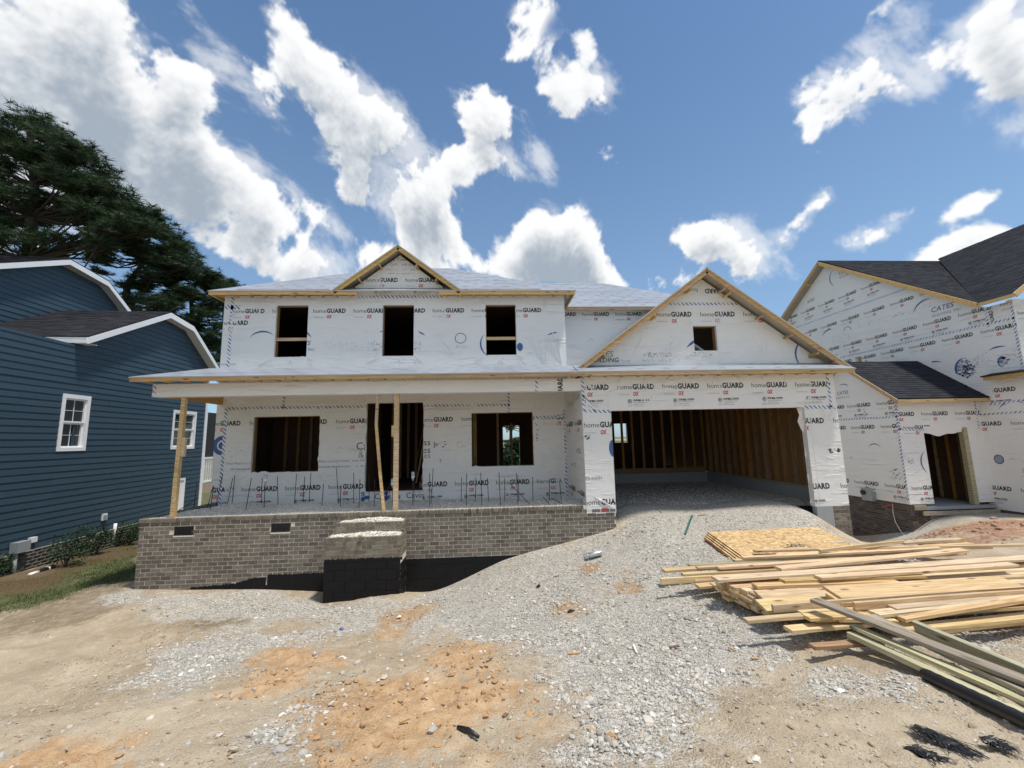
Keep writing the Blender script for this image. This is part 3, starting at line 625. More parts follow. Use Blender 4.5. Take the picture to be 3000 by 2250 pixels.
def text_tris(s, weight=0.0, shear=0.0):
    key = (s, weight, shear)
    if key in _tc: return _tc[key]
    cu = bpy.data.curves.new('print', 'FONT'); cu.body = s; cu.size = 1.0; cu.offset = weight; cu.shear = shear; cu.resolution_u = 2; cu.space_character = .98 + weight * 2
    ob = bpy.data.objects.new('print', cu); COL.objects.link(ob)
    me = bpy.data.meshes.new_from_object(ob.evaluated_get(bpy.context.evaluated_depsgraph_get()))
    me.calc_loop_triangles()
    V = np.array([v.co[:2] for v in me.vertices]); Tn = np.array([t.vertices[:] for t in me.loop_triangles])
    bpy.data.objects.remove(ob); bpy.data.meshes.remove(me); bpy.data.curves.remove(cu)
    mn, mx = V.min(0), V.max(0); V = V - np.array([mn[0], 0]); _tc[key] = (V, Tn, mx[0] - mn[0]); return _tc[key]
INKS = [INK, INKG, RED, BLUE, INKF, TAPE, FBLUE]
class Prints:
    def __init__(s, fr, outline, holes=()):
        s.fr = fr; s.outs = outline if isinstance(outline[0][0], (list, tuple)) else [outline]; s.holes = holes; s.mb = MB()
    def tri(s, p, mi, w):
        xs = [q[0] for q in p]; ys = [q[1] for q in p]
        polys = [q for q in (clip_convex(list(p), o) for o in s.outs) if q]
        if not polys: return
        for h in s.holes:
            if min(xs) < h[1] and max(xs) > h[0] and min(ys) < h[3] and max(ys) > h[2]: polys = [r for q in polys for r in minus_rect(q, h)]
        for q in polys: s.mb.add([s.fr.p(a, b, w) for a, b in q], [tuple(range(len(q)))], mi)
    def text(s, t, u, v, width, mi=0, weight=0.0, shear=0.0, rot=0.0, flip=False, h=None):
        V, Tn, wd = text_tris(t, weight, shear); sx = width / wd; sy = sx if h is None else h
        c, sn = math.cos(rot), math.sin(rot)
        P_ = [(u + (x * sx) * c - y * sy * sn, v + (x * sx) * sn + y * sy * c) for x, y in V]
        for t_ in Tn:
            q = [P_[i] for i in t_]
            if (q[1][0] - q[0][0]) * (q[2][1] - q[0][1]) - (q[1][1] - q[0][1]) * (q[2][0] - q[0][0]) < 0: q = q[::-1]
            s.tri(q, mi, .0025)
    def quad(s, q, mi, w=.0025): s.tri(q, mi, w)
    def bar(s, a, b, t, mi, w=.0025):
        d = Vector((b[0] - a[0], b[1] - a[1])).normalized(); n = Vector((-d.y, d.x)) * t / 2
        s.tri([(a[0] - n.x, a[1] - n.y), (b[0] - n.x, b[1] - n.y), (b[0] + n.x, b[1] + n.y), (a[0] + n.x, a[1] + n.y)], mi, w)
    def logo(s, u, v, k=1.0, kind='A', rot=0.0):
        """homeGUARD mark; u = left, v = baseline, ~.95 m wide"""
        c, sn = math.cos(rot), math.sin(rot)
        def at(a, b): return (u + (a * c - b * sn) * k, v + (a * sn + b * c) * k)
        a = at(0, 0); s.text('home', a[0], a[1], .37 * k, 1 if kind == 'F' else 0, -.004, 0, rot, h=.172 * k)
        a = at(.385, 0); s.text('GUARD', a[0], a[1], .555 * k, 4 if kind == 'F' else 0, .046, 0, rot, h=.178 * k)
        a = at(.395, -.165); s.text('OX', a[0], a[1], .145 * k, 2, .05, .22, rot, h=.135 * k)
        a = at(.01, -.145); s.text('housewrap by', a[0], a[1], .29 * k, 1, -.01, 0, rot, h=.055 * k)
        if kind == 'B':
            a = at(.385, -.30); s.text('oxep.com', a[0], a[1], .40 * k, 0, .032, 0, rot, h=.095 * k)
            for i, (t, w_) in enumerate((('HomeGuard Building Products', .37), ('Evaluation Report No.', .26), ('www.oxep.com/code', .28))):
                a = at(.385, -.345 - .042 * i); s.text(t, a[0], a[1], w_ * k, 1, .012, 0, rot, h=.032 * k)
            a = at(.30, -.30); s.ring(a[0], a[1], .052 * k, .040 * k, 0, 360, 0); s.bar(at(.28, -.325), at(.285, -.275), .014 * k, 0); s.bar(at(.305, -.325), at(.30, -.275), .014 * k, 0); s.bar(at(.28, -.30), at(.325, -.292), .012 * k, 0)
            a = at(.25, -.395); s.text('Listed', a[0], a[1], .10 * k, 1, 0, 0, rot, h=.03 * k); a = at(.23, -.43); s.text('CCRR 1029', a[0], a[1], .13 * k, 1, 0, 0, rot, h=.025 * k)
    def row(s, u0, n, v, pitch=1.165, k=1.0, kind='A', slope=0.0):
        for i in range(n): s.logo(u0 + i * pitch, v + slope * i, k, kind)
    def ring(s, u, v, r0, r1, a0, a1, mi, ry=1.0, taper=False, tilt=0.0):
        n = max(6, int(abs(a1 - a0) / 14)); c, sn = math.cos(tilt), math.sin(tilt)
        def pt(r, a): x, y = r * math.cos(a), r * math.sin(a) * ry; return (u + x * c - y * sn, v + x * sn + y * c)
        for i in range(n):
            t0, t1 = i / n, (i + 1) / n; A, B = [math.radians(a0 + (a1 - a0) * t) for t in (t0, t1)]
            q0 = r0 - (r0 - r1) * (math.sin(math.pi * t0) if taper else 1); q1 = r0 - (r0 - r1) * (math.sin(math.pi * t1) if taper else 1)
            q = [pt(q0, A), pt(r0, A), pt(r0, B), pt(q1, B)]
            s.tri(q, mi, .003)
    def swoosh(s, u, v, r=.42, a0=35, a1=150, mi=3, tilt=0.0, ry=1.0): s.ring(u, v, r, r * .88, a0, a1, mi, ry, True, tilt)
    def tape(s, a, b, w=.08):
        d = Vector((b[0] - a[0], b[1] - a[1])); L = d.length; n = max(1, int(L / .35)); jit = [random.uniform(-.008, .008) for _ in range(n + 1)]
        e = Vector((-d.y, d.x)).normalized()
        for i in range(n):
            p0 = Vector(a) + d * (i / n) + e * jit[i]; p1 = Vector(a) + d * ((i + 1) / n) + e * jit[i + 1]
            s.tri([tuple(p0 - e * w / 2), tuple(p1 - e * w / 2), tuple(p1 + e * w / 2), tuple(p0 + e * w / 2)], 5, .0045)
    def build(s, parent): return s.mb.build('lettering', INKS, parent, recalc=False)
def splatter(pr, u, v, w, h, n, mi=3, sz=.02):     # half rubbed-off print
    for _ in range(n):
        a, b = u + random.uniform(0, w), v + random.uniform(0, h); l = random.uniform(.2, 1) * sz * 2; t = random.uniform(-.6, .6)
        pr.bar((a, b), (a + l * math.cos(t), b + l * math.sin(t)), random.uniform(.3, .8) * sz, mi)
def brick_unit(L, H, D=.10, m=None):               # front faces -Y, chamfered and a little uneven
    e = .004; v = []
    for y, i in ((D, 0), (e, 0), (0, e)):
        v += [(i - L / 2, y, i - H / 2), (L / 2 - i, y, i - H / 2), (L / 2 - i, y, H / 2 - i), (i - L / 2, y, H / 2 - i)]
    v = [(x + (random.uniform(-.002, .002) if k > 3 else 0), y, z + (random.uniform(-.002, .002) if k > 3 else 0)) for k, (x, y, z) in enumerate(v)]
    f = [(8, 9, 10, 11)]
    for a in (0, 4):
        for i in range(4): j = (i + 1) % 4; f.append((a + i, a + j, a + 4 + j, a + 4 + i))
    return MB().add(v, f)
COURSE = .0866; BL = .2135
def brick_field(parent, fr, u0, u1, v0, v1, inside, m, limit=300, cap=None, pri=None, name='brick', course=COURSE, bl=BL):
    """running-bond bricks laid on a frame; the largest-looking ones are objects, the rest one joined mesh"""
    items = []; nrow = int((v1 - v0) / course) + 1
    for r in range(nrow):
        vc = v1 - course * (r + .5); s0 = u0 - (bl / 2 if r % 2 else 0)
        c = s0
        while c < u1:
            a, b = max(c, u0), min(c + bl, u1)
            if b - a > .04 and inside((a + b) / 2, vc): items.append(((a + b) / 2, vc, b - a - .011, course - .011))
            c += bl
    if cap is not None:
        w = .0865; n = int((u1 - u0) / w); w = (u1 - u0) / n
        for i in range(n): items.append((u0 + (i + .5) * w, v1 + cap / 2, w - .009, cap - .004))
    def pr(t):
        q = fr.p(t[0], t[1]); return -(t[2] * t[3]) / (q.length ** 2)
    items.sort(key=pri or pr)
    full = [brick_unit(bl - .011, course - .011).mesh('brick', m) for _ in range(4)]
    rot = Matrix((fr.U, -fr.N, fr.V)).transposed().to_euler()
    for (u, v, L, H) in items[:limit]:
        inst(name, random.choice(full), parent, fr.p(u, v, random.uniform(-.002, .003)), rot, (L / (bl - .011), 1, H / (course - .011)))
    rest = MB()
    for (u, v, L, H) in items[limit:]:
        b = brick_unit(L, H); o = random.uniform(-.002, .003)
        rest.add([fr.p(u + x, v + z, -y + o) for x, y, z in b.v], b.f)
    if rest.v: T(rest.build(name, m, parent, recalc=False), kind='stuff')
    return len(items)
def shingles(parent, fr, outline, m, expo=.14, wid=.30, name='shingle', limit=0):
    us = [p[0] for p in outline]; vs = [p[1] for p in outline]; mb = MB(); r = 0; v = min(vs)
    while v < max(vs):
        u = min(us) - random.uniform(0, wid)
        while u < max(us):
            w = wid * random.choice((.55, .8, 1, 1.2)); q = clip_convex(rect(u, u + w - .004, v, v + expo), outline)
            if q:
                lift = random.choice((.007, .010, .014))
                top = [fr.p(a, b, lift * (1 - (b - v) / expo) + .003) for a, b in q]; bot = [fr.p(a, b, 0.0) for a, b in q]; k = len(q)
                mb.add(top + bot, [tuple(range(k))] + [(i, k + i, k + (i + 1) % k, (i + 1) % k) for i in range(k)])
            u += w
        v += expo; r += 1
    return T(mb.build(name, m, parent, recalc=False), kind='stuff')

# ------------------------------------------------------------------ the house under construction
Yb, Yf, Ym, Ye = 9.706, 9.38, 11.96, 11.64
HX0, HX1, GX0, GX1 = -7.68, 2.345, 2.24, 8.66
house = thing('unfinished_house', (0, 12, -3), 'two-storey house under construction in white printed house wrap, with porch and garage opening', 'house')
def hb(mb, name, mats, smooth=False): return keep(mb.build(name, mats, None, smooth), house)
def hw(name, fr, outline, holes=(), th=.15, mats=None): return keep(wall(name, fr, outline, holes, th, mats), house)
FRm = Fr((0, Ym, 0), (1, 0, 0))               # main front wall, u = X, v = Z
up_holes = [(-6.20, -5.285, 2.48, 4.037), (-3.12, -2.205, 2.483, 4.035), (-.062, .85, 2.483, 4.037)]
UPo = rect(HX0, HX1, 2.10, 4.33)
wu = hw('upper_front_wall', FRm, UPo, up_holes)
GBo = [(-3.95, 4.33), (-1.35, 4.33), (-1.35, 4.60), (-2.64, 5.60), (-3.95, 4.60)]
wg = hw('gable_wall', FRm, GBo)
low_holes = [(-6.65, -4.81, -.80, .765), (-3.53, -1.89, -1.40, 1.10), (-.517, 1.28, -.788, .763)]
LOo = rect(HX0, HX1, -1.95, 2.10)
wl = hw('lower_front_wall', FRm, LOo, low_holes)
FRg = Fr((0, Yb, 0), (1, 0, 0)); GAo = rect(GX0, GX1, -1.775, 1.46); ga_holes = [(2.935, 7.80, -1.80, .615)]
wga = hw('garage_front_wall', FRg, GAo, ga_holes)
FRgg = Fr((0, 10.1, 0), (1, 0, 0)); GGo = [(2.25, 1.70), (9.05, 1.70), (9.05, 1.80), (5.65, 4.28), (2.25, 1.80)]
GGo = [(2.40, 1.70), (8.95, 1.70), (5.68, 4.10)]; gg_holes = [(5.345, 5.97, 2.155, 2.815)]
wgg = hw('garage_gable_wall', FRgg, GGo, gg_holes, .12)
FRr = Fr((0, 13.56, 0), (1, 0, 0)); REo = rect(HX1, 8.8, 1.9, 4.40)
wr = hw('rear_front_wall', FRr, REo)
hw('left_side_wall', Fr((HX0, 0, 0), (0, -1, 0)), rect(-19.6, -Ym - .15, -1.95, 4.33))
hw('right_side_wall', Fr((GX1, 0, 0), (0, 1, 0)), rect(Yb + .15, 19.6, -1.45, 1.46), (), .02, (WRAP, plain('garage_sheathing', (.28, .155, .065), .85, .3, 5)))
hw('right_side_wall', Fr((8.8, 0, 0), (0, 1, 0)), rect(13.71, 19.6, 1.46, 4.38), (), .12)
FRp = Fr((GX0, 0, 0), (0, -1, 0)); PRo = rect(-Ym, -Yb - .15, -1.95, 1.46)
wp = hw('porch_end_wall', FRp, PRo)
wpu = hw('upper_end_wall', Fr((HX1, 0, 0), (0, 1, 0)), rect(Ym + .15, 13.55, 1.6, 4.33))
back_holes = [tuple([*sorted((-atY(1473, 1250, 19.4)[0], -atY(1521, 1250, 19.4)[0]))] + [atY(1497, 1366, 19.4)[2], atY(1497, 1247, 19.4)[2]]),
              tuple([*sorted((-atY(1799, 1250, 19.4)[0], -atY(1836, 1250, 19.4)[0]))] + [atY(1815, 1297, 19.4)[2], atY(1815, 1241, 19.4)[2]])]
hw('back_wall', Fr((0, 19.55, 0), (-1, 0, 0)), rect(-8.8, 7.68, -1.95, 4.4), back_holes)
# lettering on the wrap
pr = Prints(FRm, UPo, up_holes)
pr.row(-7.47, 8, 3.80); pr.tape((HX0 + .22, 2.1), (HX0 + .22, 4.33)); pr.tape((HX0 + .02, 3.98), (HX0 + .45, 3.98), .12); pr.tape((-3.86, 4.29), (-1.36, 4.29))
pr.swoosh(-6.55, 2.85, .42, 40, 150); pr.swoosh(-5.55, 2.9, .42, 20, 80); pr.text('CATES', -5.72, 2.83, .55, 3, .01, .25); pr.text('BUILDING, INC.', -5.82, 2.66, .78, 3, .0, .25)
splatter(pr, -4.75, 2.66, .9, .25, 60, 4); splatter(pr, -3.55, 2.64, .5, .28, 60, 3); splatter(pr, -2.2, 2.64, .2, .26, 30, 3)
pr.swoosh(-3.05, 2.9, .35, 60, 120); pr.swoosh(-2.15, 2.85, .38, 40, 80); pr.ring(-.82, 3.0, .17, .150, 0, 360, 3, .95); splatter(pr, -.95, 2.70, .35, .08, 26, 4)
pr.swoosh(.15, 2.82, .40, 130, 250); pr.ring(.95, 2.72, .09, .0, 0, 360, 3, 1.4); pr.swoosh(2.05, 2.75, .42, 80, 130); splatter(pr, 1.1, 2.5, .5, .06, 10, 4)
pr.logo(-7.92, 3.45, 1, 'A'); pr.text('caviness.com', -7.75, 2.26, .5, 1, 0)
keep(pr.build(None), house)
pr = Prints(FRm, GBo); pr.row(-5.96 + 1.165, 5, 4.755, 1.165, 1, 'B'); pr.text('& Cates', -2.85, 5.42, .42, 1, .01); pr.text('Communities', -2.95, 5.27, .7, 1, .0); pr.text('Your Place to Call Home', -3.05, 5.12, .86, 1); pr.text('cavinessandcates.com', -2.98, 5.0, .68, 1)
keep(pr.build(None), house)
pr = Prints(FRm, LOo, low_holes)
pr.row(-7.96 + .02, 9, .535, 1.19); pr.row(-8.03, 9, -1.295, 1.172, 1.02, 'B')
pr.tape((HX0 + .26, -1.8), (HX0 + .26, 1.02)); pr.tape((HX0 + .3, 1.02), (-3.55, 1.0), .07); pr.tape((-1.88, 1.0), (.62, .98), .07); pr.tape((-5.85, 1.0), (-5.85, 1.35), .06); pr.tape((.58, .75), (.58, 1.4), .06)
pr.tape((2.22, -1.7), (2.22, .8), .08); pr.tape((1.3, .60), (2.2, .62), .07)
for i in range(4):
    pr.text('Your Place to Call Home', -7.33 + i * 1.14, -.55, 1.08, 1, .004, h=.085); pr.text('cavinessandcates.com', -7.20 + i * 1.14, -.70, .98, 1, .004, h=.08); splatter(pr, -7.33 + i * 1.14, -.56, 1.08, .07, 40, 1, .014); splatter(pr, -7.20 + i * 1.14, -.71, .98, .06, 36, 1, .014)
pr.text('Caviness', -3.78, -.22, 1.0, 0, .0); pr.text('& Cates', -3.72, -.45, .85, 1, .0)
pr.text('ness', -2.12, -.14, .42, 0, .0); pr.text('ates', -2.12, -.36, .42, 0, .0); pr.text('ties', -2.0, -.5, .3, 1)
splatter(pr, -1.62, -.2, .35, .15, 30, 0, .028); splatter(pr, -.95, -.22, .4, .25, 22, 1, .018); splatter(pr, -1.45, -.62, .08, .08, 8, 0, .02); splatter(pr, -7.3, -.35, .7, .3, 40, 4, .02); splatter(pr, -4.6, -.3, .8, .25, 36, 4, .018); splatter(pr, 1.33, -.1, .05, .6, 14, 0, .03)
pr.ring(-7.45, -.02, .27, .15, 90, 270, 3); pr.ring(-7.45, -.02, .11, .0, 100, 260, 3)
for u, n in ((-3.36, 'Caviness'), (-1.90 - 1.0 + .42, 'Cavin')):
    pr.text(n, u + .12, -1.60, .72 if n == 'Caviness' else .48, 0, .0)
for u in (-3.62, -2.98):
    for a, b in ((0, 0), (.12, .02), (.0, .12)): pr.quad(rect(u + a, u + a + .10, -1.62 + b, -1.52 + b), 3)
    pr.ring(u + .17, -1.67, .17, .08, 60, 170, 3)
keep(pr.build(None), house)
pr = Prints(FRg, GAo, ga_holes)
pr.row(3.12 - 1.13, 7, 1.13, 1.13, .98, 'B'); pr.logo(2.262, .225, 1.0, 'A'); pr.logo(2.20, -1.575, 1.0, 'A'); pr.text('cates.com', 2.05, -1.0, .58, 1, .0); pr.text('vinessandcates', 2.25, -.4, .0001, 1)
pr.tape((GX0 + .03, .62), (GX0 + .03, 1.46), .07); pr.tape((GX0 + .03, .62), (2.95, .60), .07); pr.tape((GX0 + .03, 1.0), (2.55, .62), .06); pr.tape((7.82, .62), (8.62, .60), .08); pr.tape((8.50, .6), (8.50, 1.46), .07)
pr.ring(2.94, -.28, .10, 0, 90, 270, 3, 2.0); splatter(pr, 2.25, -.05, .12, .1, 10, 0, .03)
pr.logo(7.72 - .385, .22, 1, 'A'); pr.logo(8.52, .22, 1, 'A'); pr.logo(7.72 - .44, -1.36, 1, 'B'); pr.logo(8.50, -1.36, 1, 'A'); splatter(pr, 8.28, -.52, .3, .1, 30, 0, .03)
keep(pr.build(None), house)
pr = Prints(FRgg, GGo, gg_holes)
pr.row(4.40 - 2 * 1.172, 5, 3.072, 1.172); pr.tape((4.3, 3.42), (7.0, 3.40), .07); pr.text('home', 5.55, 3.84, .40, 0, -.01, 0, math.pi, h=.165); pr.text('GUARD', 6.30, 3.82, .55, 0, .036, 0, math.pi, h=.17)
pr.swoosh(8.45, 2.02, .42, 110, 235); pr.text('CATES', 8.42, 2.08, .60, 0, .01, .2); pr.text('BUILDING, INC.', 8.40, 1.92, .85, 0, .01, .2)
pr.swoosh(2.55, 1.95, .42, 40, 100); pr.text('CATES', 2.58, 2.02, .62, 1, .01, .2); pr.text('BUILDING', 2.58, 1.88, .75, 0, .01, .2); splatter(pr, 3.2, 1.86, .4, .08, 30, 4)
splatter(pr, 3.95, 2.0, .75, .12, 50, 1, .025); splatter(pr, 3.95, 1.88, .95, .05, 40, 4, .02); splatter(pr, 5.2, 2.0, .6, .12, 36, 4, .025); pr.swoosh(5.6, 1.95, .55, 100, 150)
keep(pr.build(None), house)
pr = Prints(FRr, REo); pr.row(3.28 - 1.165, 6, 4.165); pr.swoosh(5.1, 3.1, .40, 60, 190); pr.ring(5.0, 3.05, .10, .085, 20, 300, 3); pr.ring(3.55, 3.28, .07, .06, 0, 200, 1)
keep(pr.build(None), house)
pr = Prints(FRp, PRo); pr.row(-13.0, 4, .30, 1.165); pr.row(-13.0, 4, -1.42, 1.165, 1, 'B'); splatter(pr, -10.6, -.4, .5, .12, 30, 0, .03); splatter(pr, -11.4, -.8, .7, .15, 30, 1, .03); pr.text('Caviness', -11.6, .85, .9, 4); pr.text('& Cates', -10.7, .95, .8, 4)
keep(pr.build(None), house)
# porch beam wrapped in the same sheet
FRb = Fr((0, Yb, 0), (1, 0, 0)); BEo = rect(-7.68, GX0 - .004, 1.115, 1.41)
pb = hb(MB().box(-7.68, GX0 - .004, Yb, Yb + .24, 1.115, 1.41), 'porch_beam', WRAP)
pr = Prints(FRb, BEo); pr.text('GUARD', 1.78, .92, .55, 0, .036, 0, math.pi / 2, h=.17); pr.tape((1.15, 1.11), (1.15, 1.41), .06); pr.tape((-7.63, 1.11), (-7.63, 1.41), .06); pr.text('OX', -7.60, 1.20, .11, 2, .04, 0, math.pi / 2, h=.11); keep(pr.build(None), house)
hb(MB().beam((-7.56, Yb + .24, 1.23), (-7.56, Ym - .02, 1.23), .09, .22), 'side_beam', FASC)
# fascias, rakes, rafters
def fascia(x0, x1, y, z0, z1, m=FASC):
    a = x0
    while a < x1 - .01:                        # boards butt end to end
        b = min(x1, a + random.uniform(3.2, 4.9)); b = x1 if x1 - b < .7 else b
        me = MB().box(0, b - a - .003, 0, .038, -(z1 - z0) / 2, (z1 - z0) / 2).mesh('fascia_board', m)
        keep(inst('fascia_board', me, None, (a, y, (z0 + z1) / 2 + random.uniform(-.003, .003))), house); a = b
fascia(-7.93, 8.95, Yf, 1.425, 1.525)
fascia(-7.94, -3.80, Ye, 4.245, 4.345); fascia(-1.42, 2.62, Ye, 4.245, 4.345); fascia(2.66, 9.0, 13.24, 4.27, 4.37)
fascia(-7.2, -4.6, Ye + .05, 4.41, 4.435); fascia(-.9, 1.6, Ye + .05, 4.41, 4.435)
rt = MB().box(-.019, .019, 0, .30, -.045, .045).mesh('rafter_tail', FASC)
for i in range(41): keep(inst('rafter_tail', rt, None, (-7.7 + i * .405, Yf + .04, 1.47)), house)
for i in range(26):
    x = -7.7 + i * .405
    if not (-3.85 < x < -1.38) and x < 2.6: keep(inst('rafter_tail', rt, None, (x, Ye + .04, 4.30)), house)
hb(MB().beam((-7.90, Yf + .05, 1.475), (-7.90, Ym - .02, 1.84 + .2), .038, .10), 'rake_board', FASC)
hb(MB().beam((-7.91, Ye + .05, 4.295), (-7.91, 19.5, 4.295), .038, .10), 'fascia_board', FASC); hb(MB().beam((2.60, Ye + .05, 4.295), (2.60, 13.2, 4.295), .038, .10), 'fascia_board', FASC)
def rake(ax, az, fx, fz, y, h=.135):
    d = Vector((fx - ax, 0, fz - az)); up = Vector((-d.z, 0, d.x)); up = up if up.z > 0 else -up
    hb(MB().beam((ax, y + .019, az), (fx, y + .019, fz), .038, h, up), 'rake_board', FASC)
rake(-2.635, 5.70, -4.46, 4.325, Ye); rake(-2.635, 5.70, -.81, 4.325, Ye)
rake(5.66, 4.185, 2.10, 1.555, 9.76); rake(5.66, 4.185, 9.24, 1.535, 9.76)
lb = MB().box(-.019, .019, .04, .34, -.06, .03).mesh('lookout_block', FASC)
for t in (.13, .17, .40, .60, .78, .92):
    for sx in (1, -1):
        if sx < 0 and t in (.17, .6): continue
        keep(inst('lookout_block', lb, None, (5.66 + sx * 3.56 * t, 9.76, 4.185 - 2.64 * t - .11), (0, sx * .64, 0)), house)
for t in (.3, .62):
    for sx in (1, -1): keep(inst('lookout_block', lb, None, (-2.635 + sx * 1.82 * t, Ye, 5.70 - 1.38 * t - .11), (0, sx * .64, 0)), house)
# roofs: sheathing slabs with underlayment on top
DECK = plain('roof_sheathing', (.47, .44, .38), .8, .1, 8)
def slab(name, pts, th=.03):
    pts = [Vector(p) for p in pts]; n = (pts[1] - pts[0]).cross(pts[2] - pts[0]).normalized(); n = n if n.z > 0 else -n
    mb = MB(); k = len(pts); mb.add(pts, [tuple(range(k))], 0); b = [p - n * th for p in pts]; mb.add(b, [tuple(range(k))], 1)
    for i in range(k): j = (i + 1) % k; mb.add([pts[i], pts[j], b[j], b[i]], [(0, 1, 2, 3)], 1)
    o = hb(mb, name, [UNDER, DECK]); return o, pts, n
def lapped(pts, n, step=.95):                  # the laps of the underlayment strips as thin proud edges
    pass
slab('porch_roof', [(-7.945, Yf - .02, 1.53), (GX0 - .1, Yf - .02, 1.53), (GX0 - .1, Ym, 2.175), (-7.945, Ym, 2.175)])
slab('porch_roof', [(GX0 - .1, 10.1, 1.705), (2.42, 10.1, 1.705), (2.42, Ym + .1, 2.17), (GX0 - .1, Ym + .1, 2.17)])
slab('garage_skirt_roof', [(GX0 - .11, Yf - .02, 1.532), (8.97, Yf - .02, 1.532), (8.97, 10.1, 1.80), (GX0 - .11, 10.1, 1.80)])
p_ = .60; zr = 4.365 + p_ * 4.06; RX0, RX1, RY = -7.96 + 4.06, 2.65 - 4.06, Ye - .02 + 4.06
A_, B_, C_, D_ = (-7.96, Ye - .02, 4.365), (2.65, Ye - .02, 4.365), (2.65, 19.9, 4.365), (-7.96, 19.9, 4.365)
slab('main_roof', [A_, B_, (RX1, RY, zr), (RX0, RY, zr)]); slab('main_roof', [A_, D_, (RX0, RY, zr)]); slab('main_roof', [B_, C_, (RX1, RY, zr)]); slab('main_roof', [D_, C_, (RX1, RY, zr), (RX0, RY, zr)])
ry2 = 13.22 + 4.0; z2 = 4.385 + .6 * 4.0
slab('rear_roof', [(-.6, 13.22, 4.385), (9.13, 13.22, 4.385), (9.13 - 4.0, ry2, z2), (-.6, ry2, z2)]); slab('rear_roof', [(9.13, 13.22, 4.385), (9.13, 20, 4.385), (5.13, 20, z2), (5.13, ry2, z2)]); slab('rear_roof', [(-.6, ry2, z2), (5.13, ry2, z2), (5.13, 20, z2), (-.6, 20, z2)])
gz_ = 4.275
slab('garage_gable_roof', [(5.66, 9.74, gz_), (2.05, 9.74, 1.605), (2.05, 13.5, 1.605), (5.66, 13.5, gz_)]); slab('garage_gable_roof', [(5.66, 9.74, gz_), (9.29, 9.74, 1.59), (9.29, 13.5, 1.59), (5.66, 13.5, gz_)])
slab('front_gable_roof', [(-2.635, Ye - .02, 5.785), (-4.50, Ye - .02, 4.385), (-4.50, 13.0, 4.385), (-2.635, 14.2, 5.785)]); slab('front_gable_roof', [(-2.635, Ye - .02, 5.785), (-.77, Ye - .02, 4.385), (-.77, 13.0, 4.385), (-2.635, 14.2, 5.785)])
# printed marks and lap lines on the underlayment
UMARK = plain('faded_red_print', (.36, .20, .22), .6, .1); ULAP = plain('lap_line', (.13, .16, .20), .6, .1)
um = MB()
def roofmarks(fr, out, du=.62, dv=.42, lap=.95):
    us = [p[0] for p in out]; vs = [p[1] for p in out]; v = min(vs) + .2; r = 0
    while v < max(vs):
        u = min(us) + (r % 2) * du / 2
        while u < max(us):
            a, b = u + random.uniform(-.03, .03), v + random.uniform(-.02, .02)
            for (x0, y0, x1, y1, t) in ((0, 0, .16, .01, .03), (.05, .05, .20, .04, .03), (.16, .0, .20, .05, .03), (.0, -.05, .1, -.045, .018)):
                q = clip_convex(rect(a + x0, a + x1, b + y0, b + y0 + t), out)
                if q: um.add([fr.p(x, y, .002) for x, y in q], [tuple(range(len(q)))], 0)
            u += du
        v += dv; r += 1
    v = min(vs) + .5
    while v < max(vs):
        for _ in range(7):
            u = random.uniform(min(us), max(us)); vv = v + random.uniform(-.06, .06); q = clip_convex(rect(u, u + random.uniform(.4, 2.6), vv, vv + random.uniform(.006, .018)), out)
            if q: um.add([fr.p(x, y, .003) for x, y in q], [tuple(range(len(q)))], 1)
        v += lap / 3
sl_up = Vector((0, 1, p_)).normalized(); L_ = 4.06 * math.hypot(1, p_)
def creases(fr, outs, holes, fans):
    mb = MB()
    def inside(u, v):
        for h in holes:
            if h[0] - .02 < u < h[1] + .02 and h[2] - .02 < v < h[3] + .02: return False
        return any(all((b[0] - a[0]) * (v - a[1]) - (b[1] - a[1]) * (u - a[0]) > 0 for a, b in zip(o, o[1:] + o[:1])) for o in outs)
    for (u, v, a0, a1, n, l0, l1, r0) in fans:
        for i in range(n):
            a = math.radians(random.uniform(a0, a1)); L = random.uniform(l0, l1); s0 = random.uniform(.2, 1) * r0; w = random.uniform(.011, .026); h = w * random.uniform(.6, 1.05); c, sn = math.cos(a), math.sin(a); bend = random.uniform(-.06, .06) * L
            pts = [(u + c * (s0 + L * t) - sn * bend * t * t, v + sn * (s0 + L * t) + c * bend * t * t) for t in (0, .25, .5, .75, 1)]
            if not all(inside(*p) for p in pts): continue
            vs = []
            for k_, p in enumerate(pts):
                e = math.sin(math.pi * (.06 + .88 * k_ / 4)); vs += [fr.p(p[0] + sn * w * e, p[1] - c * w * e, .0008), fr.p(p[0], p[1], h * e + .001), fr.p(p[0] - sn * w * e, p[1] + c * w * e, .0008)]
            mb.add(vs, [(3 * j + t, 3 * j + 3 + t, 3 * j + 4 + t, 3 * j + 1 + t) for j in range(4) for t in (0, 1)])
    o = mb.build('wrap_crease', WRAP, None, True, recalc=False); o['kind'] = 'stuff'; return o
def wfans(h, n=5): x0, x1, y0, y1 = h; return [(x0, y0, 200, 260, n, .15, .5, .05), (x1, y0, 280, 340, n, .15, .5, .05), (x0, y1, 100, 160, n, .1, .35, .05), (x1, y1, 20, 80, n, .1, .35, .05), ((x0 + x1) / 2, y0, 240, 300, n, .1, .3, .05)]
rf = lambda o, n: [(random.uniform(min(p[0] for p in o), max(p[0] for p in o)), random.uniform(min(p[1] for p in o), max(p[1] for p in o)), *random.choice(((60, 120), (-20, 20), (40, 70), (110, 150))), 5, .2, .7, .25) for _ in range(n)]
